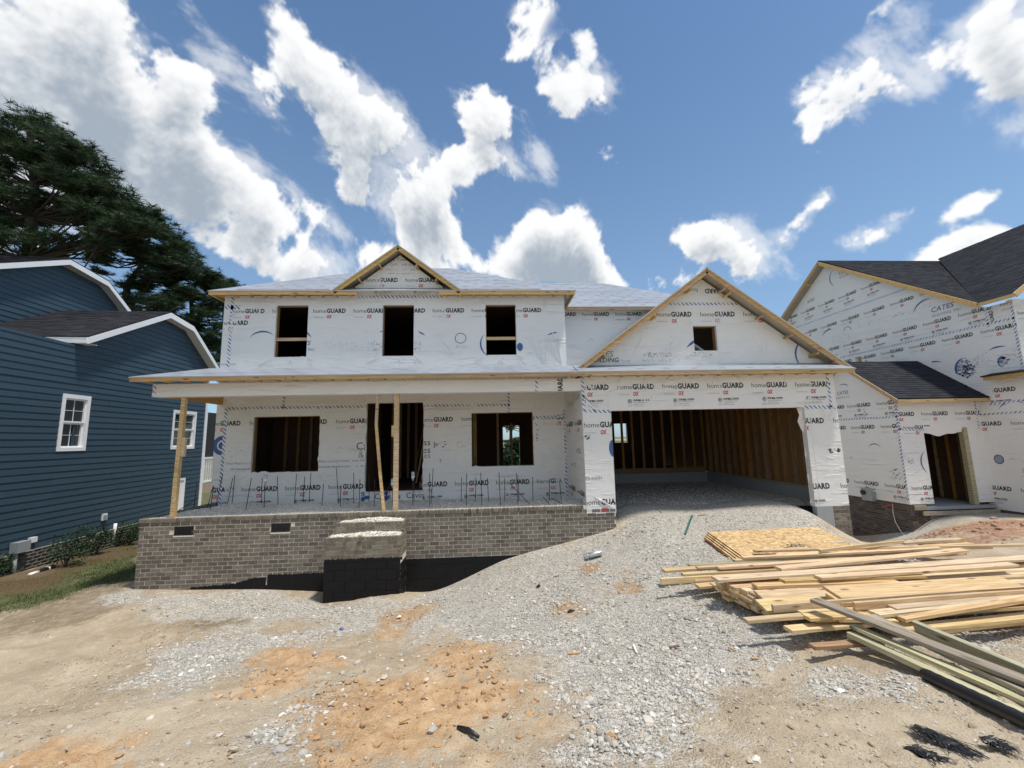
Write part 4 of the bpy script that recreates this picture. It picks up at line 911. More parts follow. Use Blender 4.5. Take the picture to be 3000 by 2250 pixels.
keep(creases(FRm, [UPo], up_holes, sum([wfans(h) for h in up_holes], []) + [(2.2, 2.15, 92, 140, 16, .3, 1.5, .12), (1.7, 2.12, 80, 130, 12, .3, 1.2, .1), (-7.45, 3.9, 270, 300, 8, .2, .7, .1), (-6.6, 4.3, 250, 300, 8, .2, .6, .05)] + rf(UPo, 16)), house)
keep(creases(FRm, [LOo], low_holes, sum([wfans(h, 7) for h in low_holes], []) + [(2.2, -1.6, 95, 150, 14, .3, 1.2, .1), (1.5, -.9, 30, 80, 12, .2, .8, .1), (-7.4, -1.6, 20, 80, 16, .2, .9, .1)] + rf(LOo, 22)), house)
keep(creases(FRg, [GAo], ga_holes, wfans(ga_holes[0], 9) + [(2.95, -1.7, 95, 165, 10, .2, .6, .05), (2.3, 1.4, 280, 350, 8, .2, .5, .05)] + [(3.2 + i * .6, 1.44, 250, 300, 5, .08, .35, .03) for i in range(9)] + rf(GAo, 14)), house)
keep(creases(FRgg, [GGo], gg_holes, wfans(gg_holes[0]) + [(4.3, 3.36, 230, 290, 10, .2, .8, .03)] + rf(GGo, 10)), house)
keep(creases(FRm, [GBo], (), [(-2.64, 5.5, 240, 300, 10, .2, .8, .05)] + rf(GBo, 5)), house); keep(creases(FRr, [REo], (), rf(REo, 10)), house)
roofmarks(Fr((0, Ye - .02, 4.365), (1, 0, 0), sl_up), [(-7.9, 0), (2.6, 0), (RX1, L_ - .03), (RX0, L_ - .03)])
roofmarks(Fr((0, 13.22, 4.385), (1, 0, 0), Vector((0, 1, .6))), [(2.7, .02), (9.0, .02), (5.1, 4.6), (1.6, 4.6)])
roofmarks(Fr((0, Yf - .02, 1.53), (1, 0, 0), Vector((0, Ym - Yf + .02, .645))), [(-7.9, .02), (2.1, .02), (2.1, 2.6), (-7.9, 2.6)], .7, .5)
roofmarks(Fr((0, Yf - .02, 1.532), (1, 0, 0), Vector((0, .74, .268))), [(2.15, .02), (8.9, .02), (8.9, .75), (2.15, .75)], .7, .5)
keep(um.build('roof_print', [UMARK, ULAP], None, recalc=False), house)
# timber bucks inside the openings and ragged wrap along their edges
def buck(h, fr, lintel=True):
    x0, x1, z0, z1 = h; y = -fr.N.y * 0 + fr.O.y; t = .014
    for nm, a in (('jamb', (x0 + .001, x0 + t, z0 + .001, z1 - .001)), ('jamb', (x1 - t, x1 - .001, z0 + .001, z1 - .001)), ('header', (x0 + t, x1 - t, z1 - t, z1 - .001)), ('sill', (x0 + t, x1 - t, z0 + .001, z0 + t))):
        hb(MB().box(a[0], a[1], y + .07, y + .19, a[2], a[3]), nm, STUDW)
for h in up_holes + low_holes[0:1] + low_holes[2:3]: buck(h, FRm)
buck(gg_holes[0], FRgg)
def ragged(h, y, sides, amp):
    x0, x1, z0, z1 = h
    for sd_ in sides:
        mb = MB(); n = 18; L = (z1 - z0) if sd_ in 'lr' else (x1 - x0); pv = [abs(random.gauss(0, .45)) * amp * (1.6 if random.random() < .15 else .6) for _ in range(n + 1)]
        for i in range(n):
            a, b = i / n * L, (i + 1) / n * L
            if sd_ == 'l': q = [(x0 - .002, z0 + a), (x0 + pv[i], z0 + a), (x0 + pv[i + 1], z0 + b), (x0 - .002, z0 + b)]
            elif sd_ == 'r': q = [(x1 - pv[i], z0 + a), (x1 + .002, z0 + a), (x1 + .002, z0 + b), (x1 - pv[i + 1], z0 + b)]
            else: q = [(x0 + a, z0 - .002), (x0 + b, z0 - .002), (x0 + b, z0 + pv[i + 1]), (x0 + a, z0 + pv[i])]
            mb.add([(u, y - .002 + .02 * random.random() * 0, v) for u, v in q], [(0, 1, 2, 3)])
        hb(mb, 'ragged_wrap', WRAP)
ragged(low_holes[0], Ym, 'lrb', .035); ragged(low_holes[1], Ym, 'lr', .05); ragged(low_holes[2], Ym, 'rb', .03); ragged(up_holes[0], Ym, 'lb', .025); ragged(up_holes[2], Ym, 'r', .02)
# window braces and frame studs
for x0, x1, z in ((-6.20, -5.285, 3.02), (-.062, .85, 3.0)): hb(MB().box(x0 + .004, x1 - .004, Ym + .05, Ym + .088, z - .045, z + .045), 'window_brace', PINE)
# floors, ceilings, inside
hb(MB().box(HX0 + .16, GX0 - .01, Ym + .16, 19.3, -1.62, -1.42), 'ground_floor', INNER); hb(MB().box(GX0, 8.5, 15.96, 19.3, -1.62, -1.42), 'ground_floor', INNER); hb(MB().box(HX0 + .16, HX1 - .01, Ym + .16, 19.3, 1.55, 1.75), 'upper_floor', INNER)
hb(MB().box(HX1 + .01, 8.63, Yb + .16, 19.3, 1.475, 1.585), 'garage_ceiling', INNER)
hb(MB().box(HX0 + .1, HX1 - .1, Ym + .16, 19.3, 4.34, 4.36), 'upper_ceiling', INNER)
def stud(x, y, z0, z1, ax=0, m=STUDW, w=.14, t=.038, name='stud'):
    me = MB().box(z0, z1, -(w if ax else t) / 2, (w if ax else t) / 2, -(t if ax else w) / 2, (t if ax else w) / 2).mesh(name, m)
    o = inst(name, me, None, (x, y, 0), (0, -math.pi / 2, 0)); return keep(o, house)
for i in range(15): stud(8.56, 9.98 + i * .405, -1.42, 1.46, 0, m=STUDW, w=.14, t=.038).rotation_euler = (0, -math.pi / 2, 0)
hb(MB().box(8.49, 8.635, Yb + .16, 15.9, -1.46, -1.42), 'sill_plate', TREAT)
hb(MB().box(8.44, 8.655, Yb + .155, 16.0, -2.2, -1.462), 'garage_stem_wall', CONC); hb(MB().box(GX0 + .2, 8.43, 15.75, 15.95, -2.2, -1.45), 'garage_stem_wall', CONC)
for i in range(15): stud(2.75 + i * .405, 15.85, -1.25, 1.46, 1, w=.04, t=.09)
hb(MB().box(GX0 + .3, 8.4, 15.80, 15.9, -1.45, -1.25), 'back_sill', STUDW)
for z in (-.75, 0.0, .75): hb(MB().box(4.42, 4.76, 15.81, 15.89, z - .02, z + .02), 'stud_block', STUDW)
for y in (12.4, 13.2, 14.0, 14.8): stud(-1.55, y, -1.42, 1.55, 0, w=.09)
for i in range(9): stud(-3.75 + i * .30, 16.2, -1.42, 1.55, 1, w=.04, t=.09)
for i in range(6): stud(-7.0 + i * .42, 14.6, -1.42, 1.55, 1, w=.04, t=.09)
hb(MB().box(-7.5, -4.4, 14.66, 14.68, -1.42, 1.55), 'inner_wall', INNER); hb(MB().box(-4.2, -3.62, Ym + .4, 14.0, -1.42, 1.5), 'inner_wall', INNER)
for y in (12.6, 12.95, 13.3): stud(-.45, y, -1.42, 1.55, 0, w=.09)
for z in (-.55, .05, .55): hb(MB().box(-.50, -.40, 12.4, 13.4, z - .02, z + .02), 'stud_block', STUDW)
hb(MB().box(.3, .39, 17.0, 17.04, -1.42, 1.55), 'stud', PINE); hb(MB().beam((-2.3, 13.2, -1.3), (-1.85, 12.9, .95), .09, .04, (1, 0, 0)), 'stair_stringer', STUDW)
xs_ = sorted((-back_holes[0][0], -back_holes[0][1])); xm = (xs_[0] + xs_[1]) / 2
hb(MB().box(xm - .04, xm + .05, 19.2, 19.24, back_holes[0][2] - .2, back_holes[0][3] + .1), 'stud', PINE); zc = back_holes[0][2] + (back_holes[0][3] - back_holes[0][2]) * .62
hb(MB().box(xs_[0], xs_[1], 19.16, 19.195, zc - .04, zc + .04), 'window_brace', PINE); hb(MB().box(xs_[0], xs_[1], 19.46, 19.5, zc - .62, zc - .58), 'window_brace', STUDW)
for i in range(4): hb(MB().box(-2.12, -1.9, 12.7 + i * .25, 12.95 + i * .25, -1.42 + i * .19, -1.24 + i * .19), 'stair_tread', STUDW)
# brick foundation
fnd = hb(MB().box(-7.675, GX1 - 5.74, Yb + .006, Yb + .20, -4.0, -1.60), 'foundation', [MORTAR])
def zbot(u): return -3.4 if u < -6.45 else (-3.055 if u < -5.9 else (-3.03 + (u + 5.9) * .07 if u < -4.9 else (-2.87 if u < -3.0 else -2.62)))
brick_field(fnd, FRg, -7.68, 2.925, -3.4, -1.667, lambda u, v: v > zbot(u) and not (-6.945 < u < -6.52 and -1.96 < v < -1.76) and not (-4.88 < u < -4.45 and -1.96 < v < -1.76), BRICK, 292)
w = .0865; ncap = int((2.235 + 7.70) / w); capm = [brick_unit(w - .009, .082, .10).mesh('cap_brick', BRICK) for _ in range(3)]
for i in range(ncap): inst('cap_brick', random.choice(capm), fnd, (-7.70 + (i + .5) * w, Yb - .012, -1.626))
cp = MB().box(-7.69, GX0 - .01, Yb + .001, Yb + .2, -1.665, -1.588); cp.build('cap_mortar', MORTAR, fnd)
# return of the brick wall on the left, rowlock cap along it
hb(MB().box(-7.672, -7.48, Yb + .201, Ym, -3.9, -1.667), 'side_foundation', MORTAR)
FRl = Fr((-7.68, 0, 0), (0, -1, 0)); sb = hb(MB().box(-7.66, -7.50, Yb + .22, Ym - .01, -1.66, -1.60), 'side_cap', MORTAR)
for i in range(25):
    inst('cap_brick', capm[i % 3], sb, None); o = sb.children[-1]; o.location = (-7.70, Yb + .05 + (i + .5) * .0865, -1.626); o.rotation_euler = (0, 0, -math.pi / 2)
    inst('cap_brick', capm[(i + 1) % 3], sb, None); o = sb.children[-1]; o.location = (-7.475, Yb + .25 + (i + .5) * .0865 * .95, -1.626); o.rotation_euler = (0, 0, math.pi / 2)
brick_field(sb, FRl, -Ym, -Yb - .012, -3.4, -1.667, lambda u, v: True, BRICK, 0)
# foundation vents with grille slats
for u0, u1 in ((-6.94, -6.53), (-4.877, -4.455)):
    v = hb(MB().box(u0, u1, Yb + .001, Yb + .05, -1.955, -1.762), 'foundation_vent', BLACK)
    for i in range(12): MB().box(u0 + .015 + i * .0325, u0 + .03 + i * .0325, Yb - .010, Yb + .001, -1.95, -1.767).build('grille_slat', BLACK, v)
    hb(MB().box(u0 - .01, u1 + .005, Yb - .012, Yb + .05, -1.985, -1.957), 'vent_sill', MORTAR)
# black-coated block below the brick, joints recessed
blk = hb(MB().box(-3.40, 2.4, Yb + .0045, Yb + .19, -4.0, -2.64).box(-6.45, -3.41, Yb + .0045, Yb + .19, -4.0, -3.10), 'block_wall', TAR)
def block_field(par, fr, u0, u1, vt, rows, inside, hh=.2165, ll=.43):
    for r in range(rows):
        u = u0 - (ll / 2 if r % 2 else 0)
        while u < u1:
            a, b = max(u, u0), min(u + ll, u1); v1 = vt - r * hh; v0 = v1 - hh
            if b - a > .05 and inside((a + b) / 2, (v0 + v1) / 2):
                e = .006; mb = MB(); q = rect(a + .003, b - .003, v0 + .003, v1 - .003); q2 = rect(a + e, b - e, v0 + e, v1 - e)
                mb.add([fr.p(x, y, -.0045) for x, y in q] + [fr.p(x, y, random.uniform(-.002, .001)) for x, y in q2], [(4, 5, 6, 7)] + [(i, (i + 1) % 4, 4 + (i + 1) % 4, 4 + i) for i in range(4)])
                mb.build('block', TAR, par, recalc=False)
            u += ll
block_field(blk, FRg, -6.4, 2.4, -2.625, 5, lambda u, v: (v + .1 < zbot(u)) and (u > -1.95 or u < -3.3))
# ragged upper edge of the tar coat
def tar_edge(u0, u1, f, low):
    u = u0; tar = MB()
    while u < u1:
        a, b = f(u) + random.uniform(-.012, .02), f(u + .045) + random.uniform(-.012, .02)
        tar.add([FRg.p(u, low(u), .0035), FRg.p(u + .046, low(u + .045), .0035), FRg.p(u + .046, b, .0035), FRg.p(u, a, .0035)], [(0, 1, 2, 3)]); u += .045
    keep(tar.build('tar_edge', TAR, None, recalc=False), house)
tar_edge(-6.5, -4.95, lambda u: -3.05 + (u + 6.5) * .055 + .07 * min(1, max(0, (u + 5.6) / .4)), lambda u: -3.4)
tar_edge(-4.9, -3.42, lambda u: -2.85, lambda u: -3.45); tar_edge(-2.0, -.3, lambda u: -2.635, lambda u: -2.75)
# garage pier base on the right: block and brick
hb(MB().box(7.83, 8.24, Yb + .0, Yb + .14, -2.9, -1.776), 'pier_block', CONC); pbk = hb(MB().box(8.25, 8.65, Yb + .012, Yb + .14, -3.2, -1.776), 'pier_base', MORTAR)
brick_field(pbk, FRg, 8.245, 8.66, -3.2, -1.78, lambda u, v: True, BRICK, 60); brick_field(pbk, Fr((8.665, 0, 0), (0, 1, 0)), Yb, 12.5, -3.4, -1.48, lambda u, v: True, BRICK, 0)
# a torn flap of wrap on the garage jamb
fl = MB(); n = 14
for i in range(n):
    z0, z1 = .60 - i * .165, .60 - (i + 1) * .165; a, b = [7.80 + .05 * math.sin(j * 1.7) - .03 * (j % 3) - .10 * max(0, 1 - j / 4) + .005 * j for j in (i, i + 1)]
    fl.add([(a, Yb + .12, z0), (b, Yb + .12, z1), (7.93, Yb - .004, z1), (7.93, Yb - .004, z0)], [(0, 1, 2, 3)])
hb(fl, 'wrap_flap', WRAP)

# ------------------------------------------------------------------ front steps
BRICKS = make_brick('sunlit_tan_brick', (.150, .128, .095), (.235, .20, .152), (.30, .265, .205))  # wall brick made lighter and tanner, sunlight on the steps put into its colour
steps = thing('front_steps', (-2.7, 9.2, -3.2), 'two brick front steps filled with gravel over a black coated block base', 'steps')
def sbuild(mb, name, m): return keep(mb.build(name, m, None), steps)
SX0, SX1, SY0, SY1 = -3.46, -1.895, 9.10, 9.41
core = sbuild(MB().box(SX0 + .012, SX1 - .012, SY0 + .012, Yb + .01, -3.7, -2.03), 'step_core', MORTAR)
c2 = sbuild(MB().box(SX0 + .10, SX1 - .012, SY1 + .012, Yb - .002, -2.03, -1.80), 'step_core', MORTAR)
FS1 = Fr((0, SY0, 0), (1, 0, 0)); FS2 = Fr((0, SY1, 0), (1, 0, 0)); FSr = Fr((SX1, 0, 0), (0, 1, 0)); FSl = Fr((SX0, 0, 0), (0, -1, 0))
brick_field(core, FS1, SX0, SX1, -2.43, -2.07, lambda u, v: v > -2.42, BRICKS, 60, .085); brick_field(core, FSr, SY0 + .011, Yb - .01, -2.43, -2.07, lambda u, v: v > -2.42, BRICKS, 40, .085); brick_field(core, FSl, -Yb + .01, -SY0 - .011, -2.43, -2.07, lambda u, v: v > -2.42, BRICKS, 30, .085)
brick_field(c2, FS2, SX0 + .09, SX1, -1.98, -1.83, lambda u, v: True, BRICKS, 60, .085); brick_field(c2, FSr, SY1 + .011, Yb - .01, -1.98, -1.83, lambda u, v: True, BRICKS, 30, .085)
bb_ = sbuild(MB().box(SX0 - .012, SX1 - .02, SY0 + .0105, Yb - .02, -3.9, -2.432), 'step_block_base', TAR)
block_field(bb_, FS1, SX0 - .01, SX1 - .005, -2.425, 6, lambda u, v: True); block_field(bb_, Fr((SX1 - .006, 0, 0), (0, 1, 0)), SY0 + .02, Yb - .02, -2.55, 5, lambda u, v: True)
e_ = MB(); u = SX0
while u < SX1:
    e_.add([FS1.p(u, -2.47, .004), FS1.p(u + .05, -2.47, .004), FS1.p(u + .05, -2.415 + random.uniform(-.012, .015), .004), FS1.p(u, -2.415 + random.uniform(-.012, .015), .004)], [(0, 1, 2, 3)]); u += .05
sbuild(e_, 'tar_edge', TAR)
def gravel_bed(name, x0, x1, y0, y1, zf, label, res=.06, dens=700, s0=.012, edge=True):
    pale = name != 'garage_gravel'  # porch and step beds take the lightened colour
    xs = np.linspace(x0, x1, max(3, int((x1 - x0) / res))); ys = np.linspace(y0, y1, max(3, int((y1 - y0) / res))); X, Y = np.meshgrid(xs, ys); x, y = X.ravel(), Y.ravel()
    z = zf(x, y) + fbm(x * 9, y * 9, 71, 3) * .015; ny, nx = X.shape; idx = np.arange(ny * nx).reshape(ny, nx)
    F = np.stack([idx[:-1, :-1], idx[:-1, 1:], idx[1:, 1:], idx[1:, :-1]], -1).reshape(-1, 4)
    T(np_mesh(name, np.stack([x, y, z], 1), F, GRAVLIT if pale else GRAVM, None, True), label, None, None, 'stuff')
    n = int((x1 - x0) * (y1 - y0) * dens); x = rng.uniform(x0 + .02, x1 - .02, n); y = rng.uniform(y0 + .02, y1 - .02, n); s = np.exp(rng.normal(math.log(s0), .35, n)).clip(.006, .03)
    stones(name, x, y, zf(x, y) + fbm(x * 9, y * 9, 71, 3) * .015 + s * .2, s, label, .65, STONELIT if pale else STONEM)
def porch_z(x, y):
    t = np.clip((y - Yb) / (Ym - Yb), 0, 1)
    hole = np.clip(1.6 - np.hypot((x - 1.75) / .75, (y - 11.75) / .45), 0, 1) * .55
    return -1.598 - .09 * t + np.clip((y - Yb - .06) / .3, 0, 1) * (.17 * np.exp(-((x + 6.2) / .9) ** 2 - ((y - 10.9) / .6) ** 2) + .16 * np.exp(-((x + 4.4) / .8) ** 2 - ((y - 10.5) / .5) ** 2) + .07 * np.exp(-((x + 2.6) / .9) ** 2 - ((y - 11) / .6) ** 2) + .05 * np.exp(-((x + .6) / .8) ** 2 - ((y - 10.6) / .5) ** 2)) + .02 * np.clip(t, 0, .2) * 5 - hole
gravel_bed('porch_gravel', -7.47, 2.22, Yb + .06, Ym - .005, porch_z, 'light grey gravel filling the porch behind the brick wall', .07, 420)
gravel_bed('garage_gravel', GX0 + .2, 8.43, Yb + .55, 15.74, lambda x, y: -1.80 - .05 * np.clip((Yb + 1.0 - y) / .4, 0, 1), 'grey gravel floor of the open garage', .10, 240, .014)
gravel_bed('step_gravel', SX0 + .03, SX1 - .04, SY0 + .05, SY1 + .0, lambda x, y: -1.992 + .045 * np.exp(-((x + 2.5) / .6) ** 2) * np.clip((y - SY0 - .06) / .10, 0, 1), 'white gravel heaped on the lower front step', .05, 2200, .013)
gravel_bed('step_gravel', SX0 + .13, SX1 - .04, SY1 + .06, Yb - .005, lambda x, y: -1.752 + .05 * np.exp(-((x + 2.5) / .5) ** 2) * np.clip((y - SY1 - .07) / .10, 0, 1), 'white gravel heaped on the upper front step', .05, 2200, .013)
# ------------------------------------------------------------------ right-hand house under construction
XW, XM, YW = 13.46, 16.4, 12.8
rh = thing('wrapped_house', (17, 14, -3), 'white wrapped house with charcoal shingle roofs and dark brick base on the right', 'house')
def rb(mb, name, mats, smooth=False): return keep(mb.build(name, mats, None, smooth), rh)
def rw(name, fr, outline, holes=(), th=.15): return keep(wall(name, fr, outline, holes, th), rh)
FA = Fr((XW, 0, 0), (0, -1, 0)); FB = Fr((0, YW, 0), (1, 0, 0)); FC = Fr((XM, 0, 0), (0, -1, 0)); FD = Fr((0, 11.45, 0), (1, 0, 0))
Ao = [(-17.0, -2.375), (-YW - .152, -2.375), (-YW - .152, 1.06), (-14.5, 2.42), (-17.0, 2.42)]; Bo = rect(XW, XM, -2.375, .98); Bh = [(14.30, 15.86, -2.45, .10)]
rw('wing_side_wall', FA, Ao); rw('wing_front_wall', FB, Bo, Bh)
Co = [(-24.0, -2.6), (-11.602, -2.6), (-11.602, 3.95), (-12.2, 3.95), (-24.0, 3.95)]; Cg = [(-24.0, 3.95), (-12.2, 3.95), (-18.06, 7.98)]; Ch = [(-17.12, -16.80, 2.7, 3.28)]
rw('main_side_wall', FC, Co, Ch); rw('main_gable_wall', FC, Cg); Do = rect(XM, 26, -2.6, 4.0); rw('main_front_wall', FD, Do)
pr = Prints(FA, [(-17.0, -2.375), (-YW, -2.375), (-YW, .93), (-14.5, 2.42), (-17.0, 2.42)]); pr.row(-14.62, 2, .87, 1.17, 1.0, 'B'); pr.row(-15.7, 1, .87, 1.17, 1.0, 'B'); pr.row(-15.75, 3, .08, 1.17); pr.row(-15.9, 3, -1.90, 1.17, 1, 'B'); pr.tape((-17, .44), (-YW, .44), .06); pr.tape((-13.95, .44), (-13.95, .78), .05)
pr.swoosh(-14.0, 1.75, .3, 30, 80); pr.swoosh(-14.7, 1.5, .3, 30, 120); pr.text('CATES', -15.0, 1.4, .5, 3, .01, .2); pr.text('BUILDING, INC.', -15.1, 1.25, .65, 1, 0, .2); pr.swoosh(-13.75, -.72, .28, 30, 150); splatter(pr, -13.2, 1.55, .3, .12, 14, 3, .03); splatter(pr, -13.3, -1.6, .35, .35, 26, 0, .03); splatter(pr, -14.8, -1.0, .12, .06, 8, 0)
pr.tape((-YW - .03, -2.3), (-YW - .03, .9), .07); keep(pr.build(None), rh)
pr = Prints(FB, Bo, Bh); pr.row(14.32 - 1.19 - .0, 4, .465, 1.19); pr.tape((XW + .03, .0), (XW + .03, .95), .07); pr.tape((XM - .12, .0), (XM - .12, .95), .06); pr.tape((XW, .03), (14.35, -.02), .07); pr.logo(13.60, -1.92, 1, 'B'); pr.logo(13.62, .02, 1, 'A'); pr.swoosh(14.45, -1.05, .42, 120, 240); splatter(pr, 13.5, -1.1, .3, .12, 18, 0, .025); keep(pr.build(None), rh)
pr = Prints(FC, [[(-24.0, -2.6), (-11.45, -2.6), (-11.45, 3.95), (-24.0, 3.95)], Cg], Ch)
pr.row(-21.05, 6, 6.12, 1.17, 1, 'B'); pr.tape((-20.6, 5.55), (-14.0, 5.50), .07); pr.row(-19.9, 6, 5.02, 1.17); pr.row(-19.95, 8, 3.86, 1.17, 1, 'B'); pr.tape((-24, 3.42), (-11.45, 3.40), .07); pr.row(-19.4, 8, 3.12, 1.17)
pr.swoosh(-17.45, 7.22, .45, 110, 240); pr.text('CATES', -17.35, 7.22, .7, 1, .01, .2); pr.text('BUILDING, INC.', -17.35, 7.05, .95, 1, 0, .2); pr.text('ATES', -19.4, 6.55, .5, 1, .01, .2)
pr.swoosh(-13.9, 4.35, .5, 60, 170); pr.text('CATES', -13.75, 4.28, .75, 3, .01, .25); pr.text('BUILDING, INC.', -13.75, 4.10, .95, 1, 0, .25); pr.ring(-17.3, 4.55, .2, .175, 0, 170, 3); pr.swoosh(-18.3, 4.4, .5, 60, 150); splatter(pr, -16.8, 4.5, 3.2, .18, 70, 4, .03); splatter(pr, -18.2, 4.2, 1.0, .3, 30, 4, .03)
pr.ring(-13.02, 2.05, .30, .22, 80, 250, 3, 1.25, True); [splatter(pr, -13.02 + r_ * math.cos(t_) - .06, 2.05 + r_ * 1.2 * math.sin(t_) - .03, .12, .06, 5, 6 if i_ % 3 else 3, .035) for i_ in range(70) for r_, t_ in [(.27 * random.random() ** .5, random.uniform(0, 6.28))]]; splatter(pr, -12.9, 2.0, .6, .5, 90, 4, .02); splatter(pr, -13.1, 2.2, .5, .2, 20, 3, .03); pr.ring(-11.95, 2.1, .14, .09, 60, 260, 3, 1.3, True); [splatter(pr, -11.95 + r_ * math.cos(t_) - .05, 2.1 + r_ * 1.3 * math.sin(t_) - .02, .1, .05, 5, 6, .03) for i_ in range(24) for r_, t_ in [(.12 * random.random() ** .5, random.uniform(0, 6.28))]]; splatter(pr, -11.9, 2.1, .35, .4, 50, 4, .02); pr.swoosh(-12.0, 2.2, .42, 60, 130); pr.swoosh(-13.95, 2.05, .45, 50, 140); pr.text('CATES', -13.95, 1.75, .55, 3, .01, .25)
pr.row(-12.80 - .40, 3, .09, 1.17); pr.row(-12.95 - .3, 3, -1.98, 1.17, 1, 'B'); pr.tape((-12.8, .45), (-11.45, .50), .06); pr.tape((-12.5, .78), (-11.45, .83), .06); pr.ring(-12.5, -1.0, .13, .0, 0, 360, 6, 1.15); pr.ring(-12.5, -1.0, .13, .11, 0, 360, 3, 1.15); splatter(pr, -12.0, -1.5, .3, .5, 30, 1, .03); splatter(pr, -12.3, -1.0, .35, .06, 10, 1, .02); pr.swoosh(-11.9, .45, .4, 40, 160); pr.logo(-12.7, 1.15, 1, 'B'); pr.tape((-11.5, -2.2), (-11.5, 3.9), .06); pr.tape((-12.15, 3.3), (-12.15, 3.95), .06); pr.text('GUARD', -11.98, 3.36, .45, 0, .036, 0, math.pi / 2, h=.15)
keep(pr.build(None), rh)
pr = Prints(FD, Do); pr.row(16.5, 4, 3.5, 1.17); pr.row(16.5, 4, 2.3, 1.17, 1, 'B'); keep(pr.build(None), rh)
# brick base of the wing
rfd = rb(MB().box(XW + .012, XW + .2, YW + .012, 17, -4.2, -2.36), 'brick_base', MORTARD); rb(MB().box(XW + .2, XM, YW + .014, YW + .2, -4.2, -2.60), 'brick_base', MORTARD)
brick_field(rfd, FA, -17, -YW - .0, -4.15, -2.38, lambda u, v: True, BRICKD, 290); brick_field(rfd, FB, XW, 14.1, -3.6, -2.38, lambda u, v: True, BRICKD, 20)
rb(MB().box(XM + .012, XM + .2, 11.5, 24, -3.6, -2.605), 'brick_base', BRICKD)
# roofs with shingles
def rslab(name, pts, m, th=.04):
    pts = [Vector(p) for p in pts]; n = (pts[1] - pts[0]).cross(pts[2] - pts[0]).normalized(); n = n if n.z > 0 else -n
    mb = MB(); k = len(pts); b = [p - n * th for p in pts]; mb.add(pts, [tuple(range(k))], 0); mb.add(b, [tuple(range(k))], 1)
    for i in range(k): j = (i + 1) % k; mb.add([pts[i], pts[j], b[j], b[i]], [(0, 1, 2, 3)], 0)
    return mb.build(name, [m, DECK])
def shingled(parent, name, pts, m, uaxis, expo=.14):
    o = keep(rslab(name, pts, m), parent); P_ = [Vector(p) for p in pts]; U = Vector(uaxis).normalized(); n = (P_[1] - P_[0]).cross(P_[2] - P_[0]).normalized(); n = n if n.z > 0 else -n
    V = n.cross(U); 
    if V.z < 0: V = -V; 
    fr = Fr(P_[0] + n * .002, U, V)
    if fr.N.dot(n) < 0: fr = Fr(P_[0] + n * .002, -U, V)
    ol = [((p - P_[0]).dot(fr.U), (p - P_[0]).dot(fr.V)) for p in P_]
    ar = sum(ol[i][0] * ol[(i + 1) % len(ol)][1] - ol[(i + 1) % len(ol)][0] * ol[i][1] for i in range(len(ol)))
    keep(shingles(None, fr, ol if ar > 0 else ol[::-1], m, expo), parent); return o
ws = (2.62 - 1.02) / (14.55 - 12.48)
shingled(rh, 'wing_roof', [(XW - .28, 12.46, 1.02), (XM + .0, 12.46, 1.02), (XM, 14.5, 2.60), (XW - .28, 14.5, 2.60)], SHING, (1, 0, 0)); keep(rslab('wing_roof', [(XW - .28, 14.5, 2.60), (XM, 14.5, 2.60), (XM, 17, .7), (XW - .28, 17, .7)], SHING), rh)
keep(wall('flashing_strip', Fr((XM - .012, 0, 0), (0, -1, 0)), [(-12.6, 1.10), (-12.35, 1.02), (-12.35, 1.22), (-14.5, 2.84), (-14.5, 2.60)], (), .008), rh)
rb(MB().box(XW - .28, XM - .01, 12.44, 12.478, .885, .985), 'fascia_board', FASC); up = Vector((0, -ws, 1)).normalized()
rb(MB().beam((XW - .30, 12.46, .945), (XW - .30, 14.52, .945 + 2.06 * .775), .038, .11, up), 'rake_board', FASC)
ms = .69
shingled(rh, 'main_roof', [(XM - .30, 11.95 + .15, 4.09), (22.4, 18.06, 8.27), (XM - .30, 18.06, 8.27)], SHING, (1, 0, 0)); keep(rslab('main_roof', [(XM - .3, 18.06, 8.27), (26, 18.06, 8.27), (26, 24.2, 4.0), (XM - .3, 24.2, 4.0)], SHING), rh)
shingled(rh, 'front_wing_roof', [(XM - .30, 12.1, 4.09), (XM - .30, 11.15, 4.09), (22.4, 11.15, 8.42), (22.4, 18.06, 8.27)], SHING, (0, 1, 0))
upm = Vector((0, -ms, 1)).normalized()
rb(MB().beam((XM - .32, 12.1, 4.0), (XM - .32, 18.08, 8.13), .038, .15, upm), 'rake_board', FASC); rb(MB().beam((XM - .32, 18.08, 8.13), (XM - .32, 24.2, 3.93), .038, .15, Vector((0, ms, 1)).normalized()), 'rake_board', FASC)
rb(MB().beam((XM - .32, 12.1, 4.02), (XM - .32, 11.16, 4.02), .038, .11), 'fascia_board', FASC); rb(MB().beam((XM - .31, 11.14, 4.02), (22.4, 11.14, 8.32), .038, .15, Vector((-.69, 0, 1)).normalized()), 'rake_board', FASC)
for t in (.15, .32, .5, .68, .85): rb(MB().box(XM - .30, XM - .003, 18.08 + 6.1 * t - .019, 18.08 + 6.1 * t + .019, 8.02 - 4.2 * t - .05, 8.02 - 4.2 * t + .04), 'lookout_block', FASC)
rb(MB().beam((XM - .3, 12.25, 1.60), (XM - .3, 11.0, 1.62), .18, .12), 'porch_eave', FASC); keep(rslab('porch_roof', [(XM - .42, 12.3, 1.68), (XM - .42, 10.9, 1.70), (XM + 1.5, 10.9, 2.1), (XM + 1.5, 12.3, 2.1)], SHING), rh)
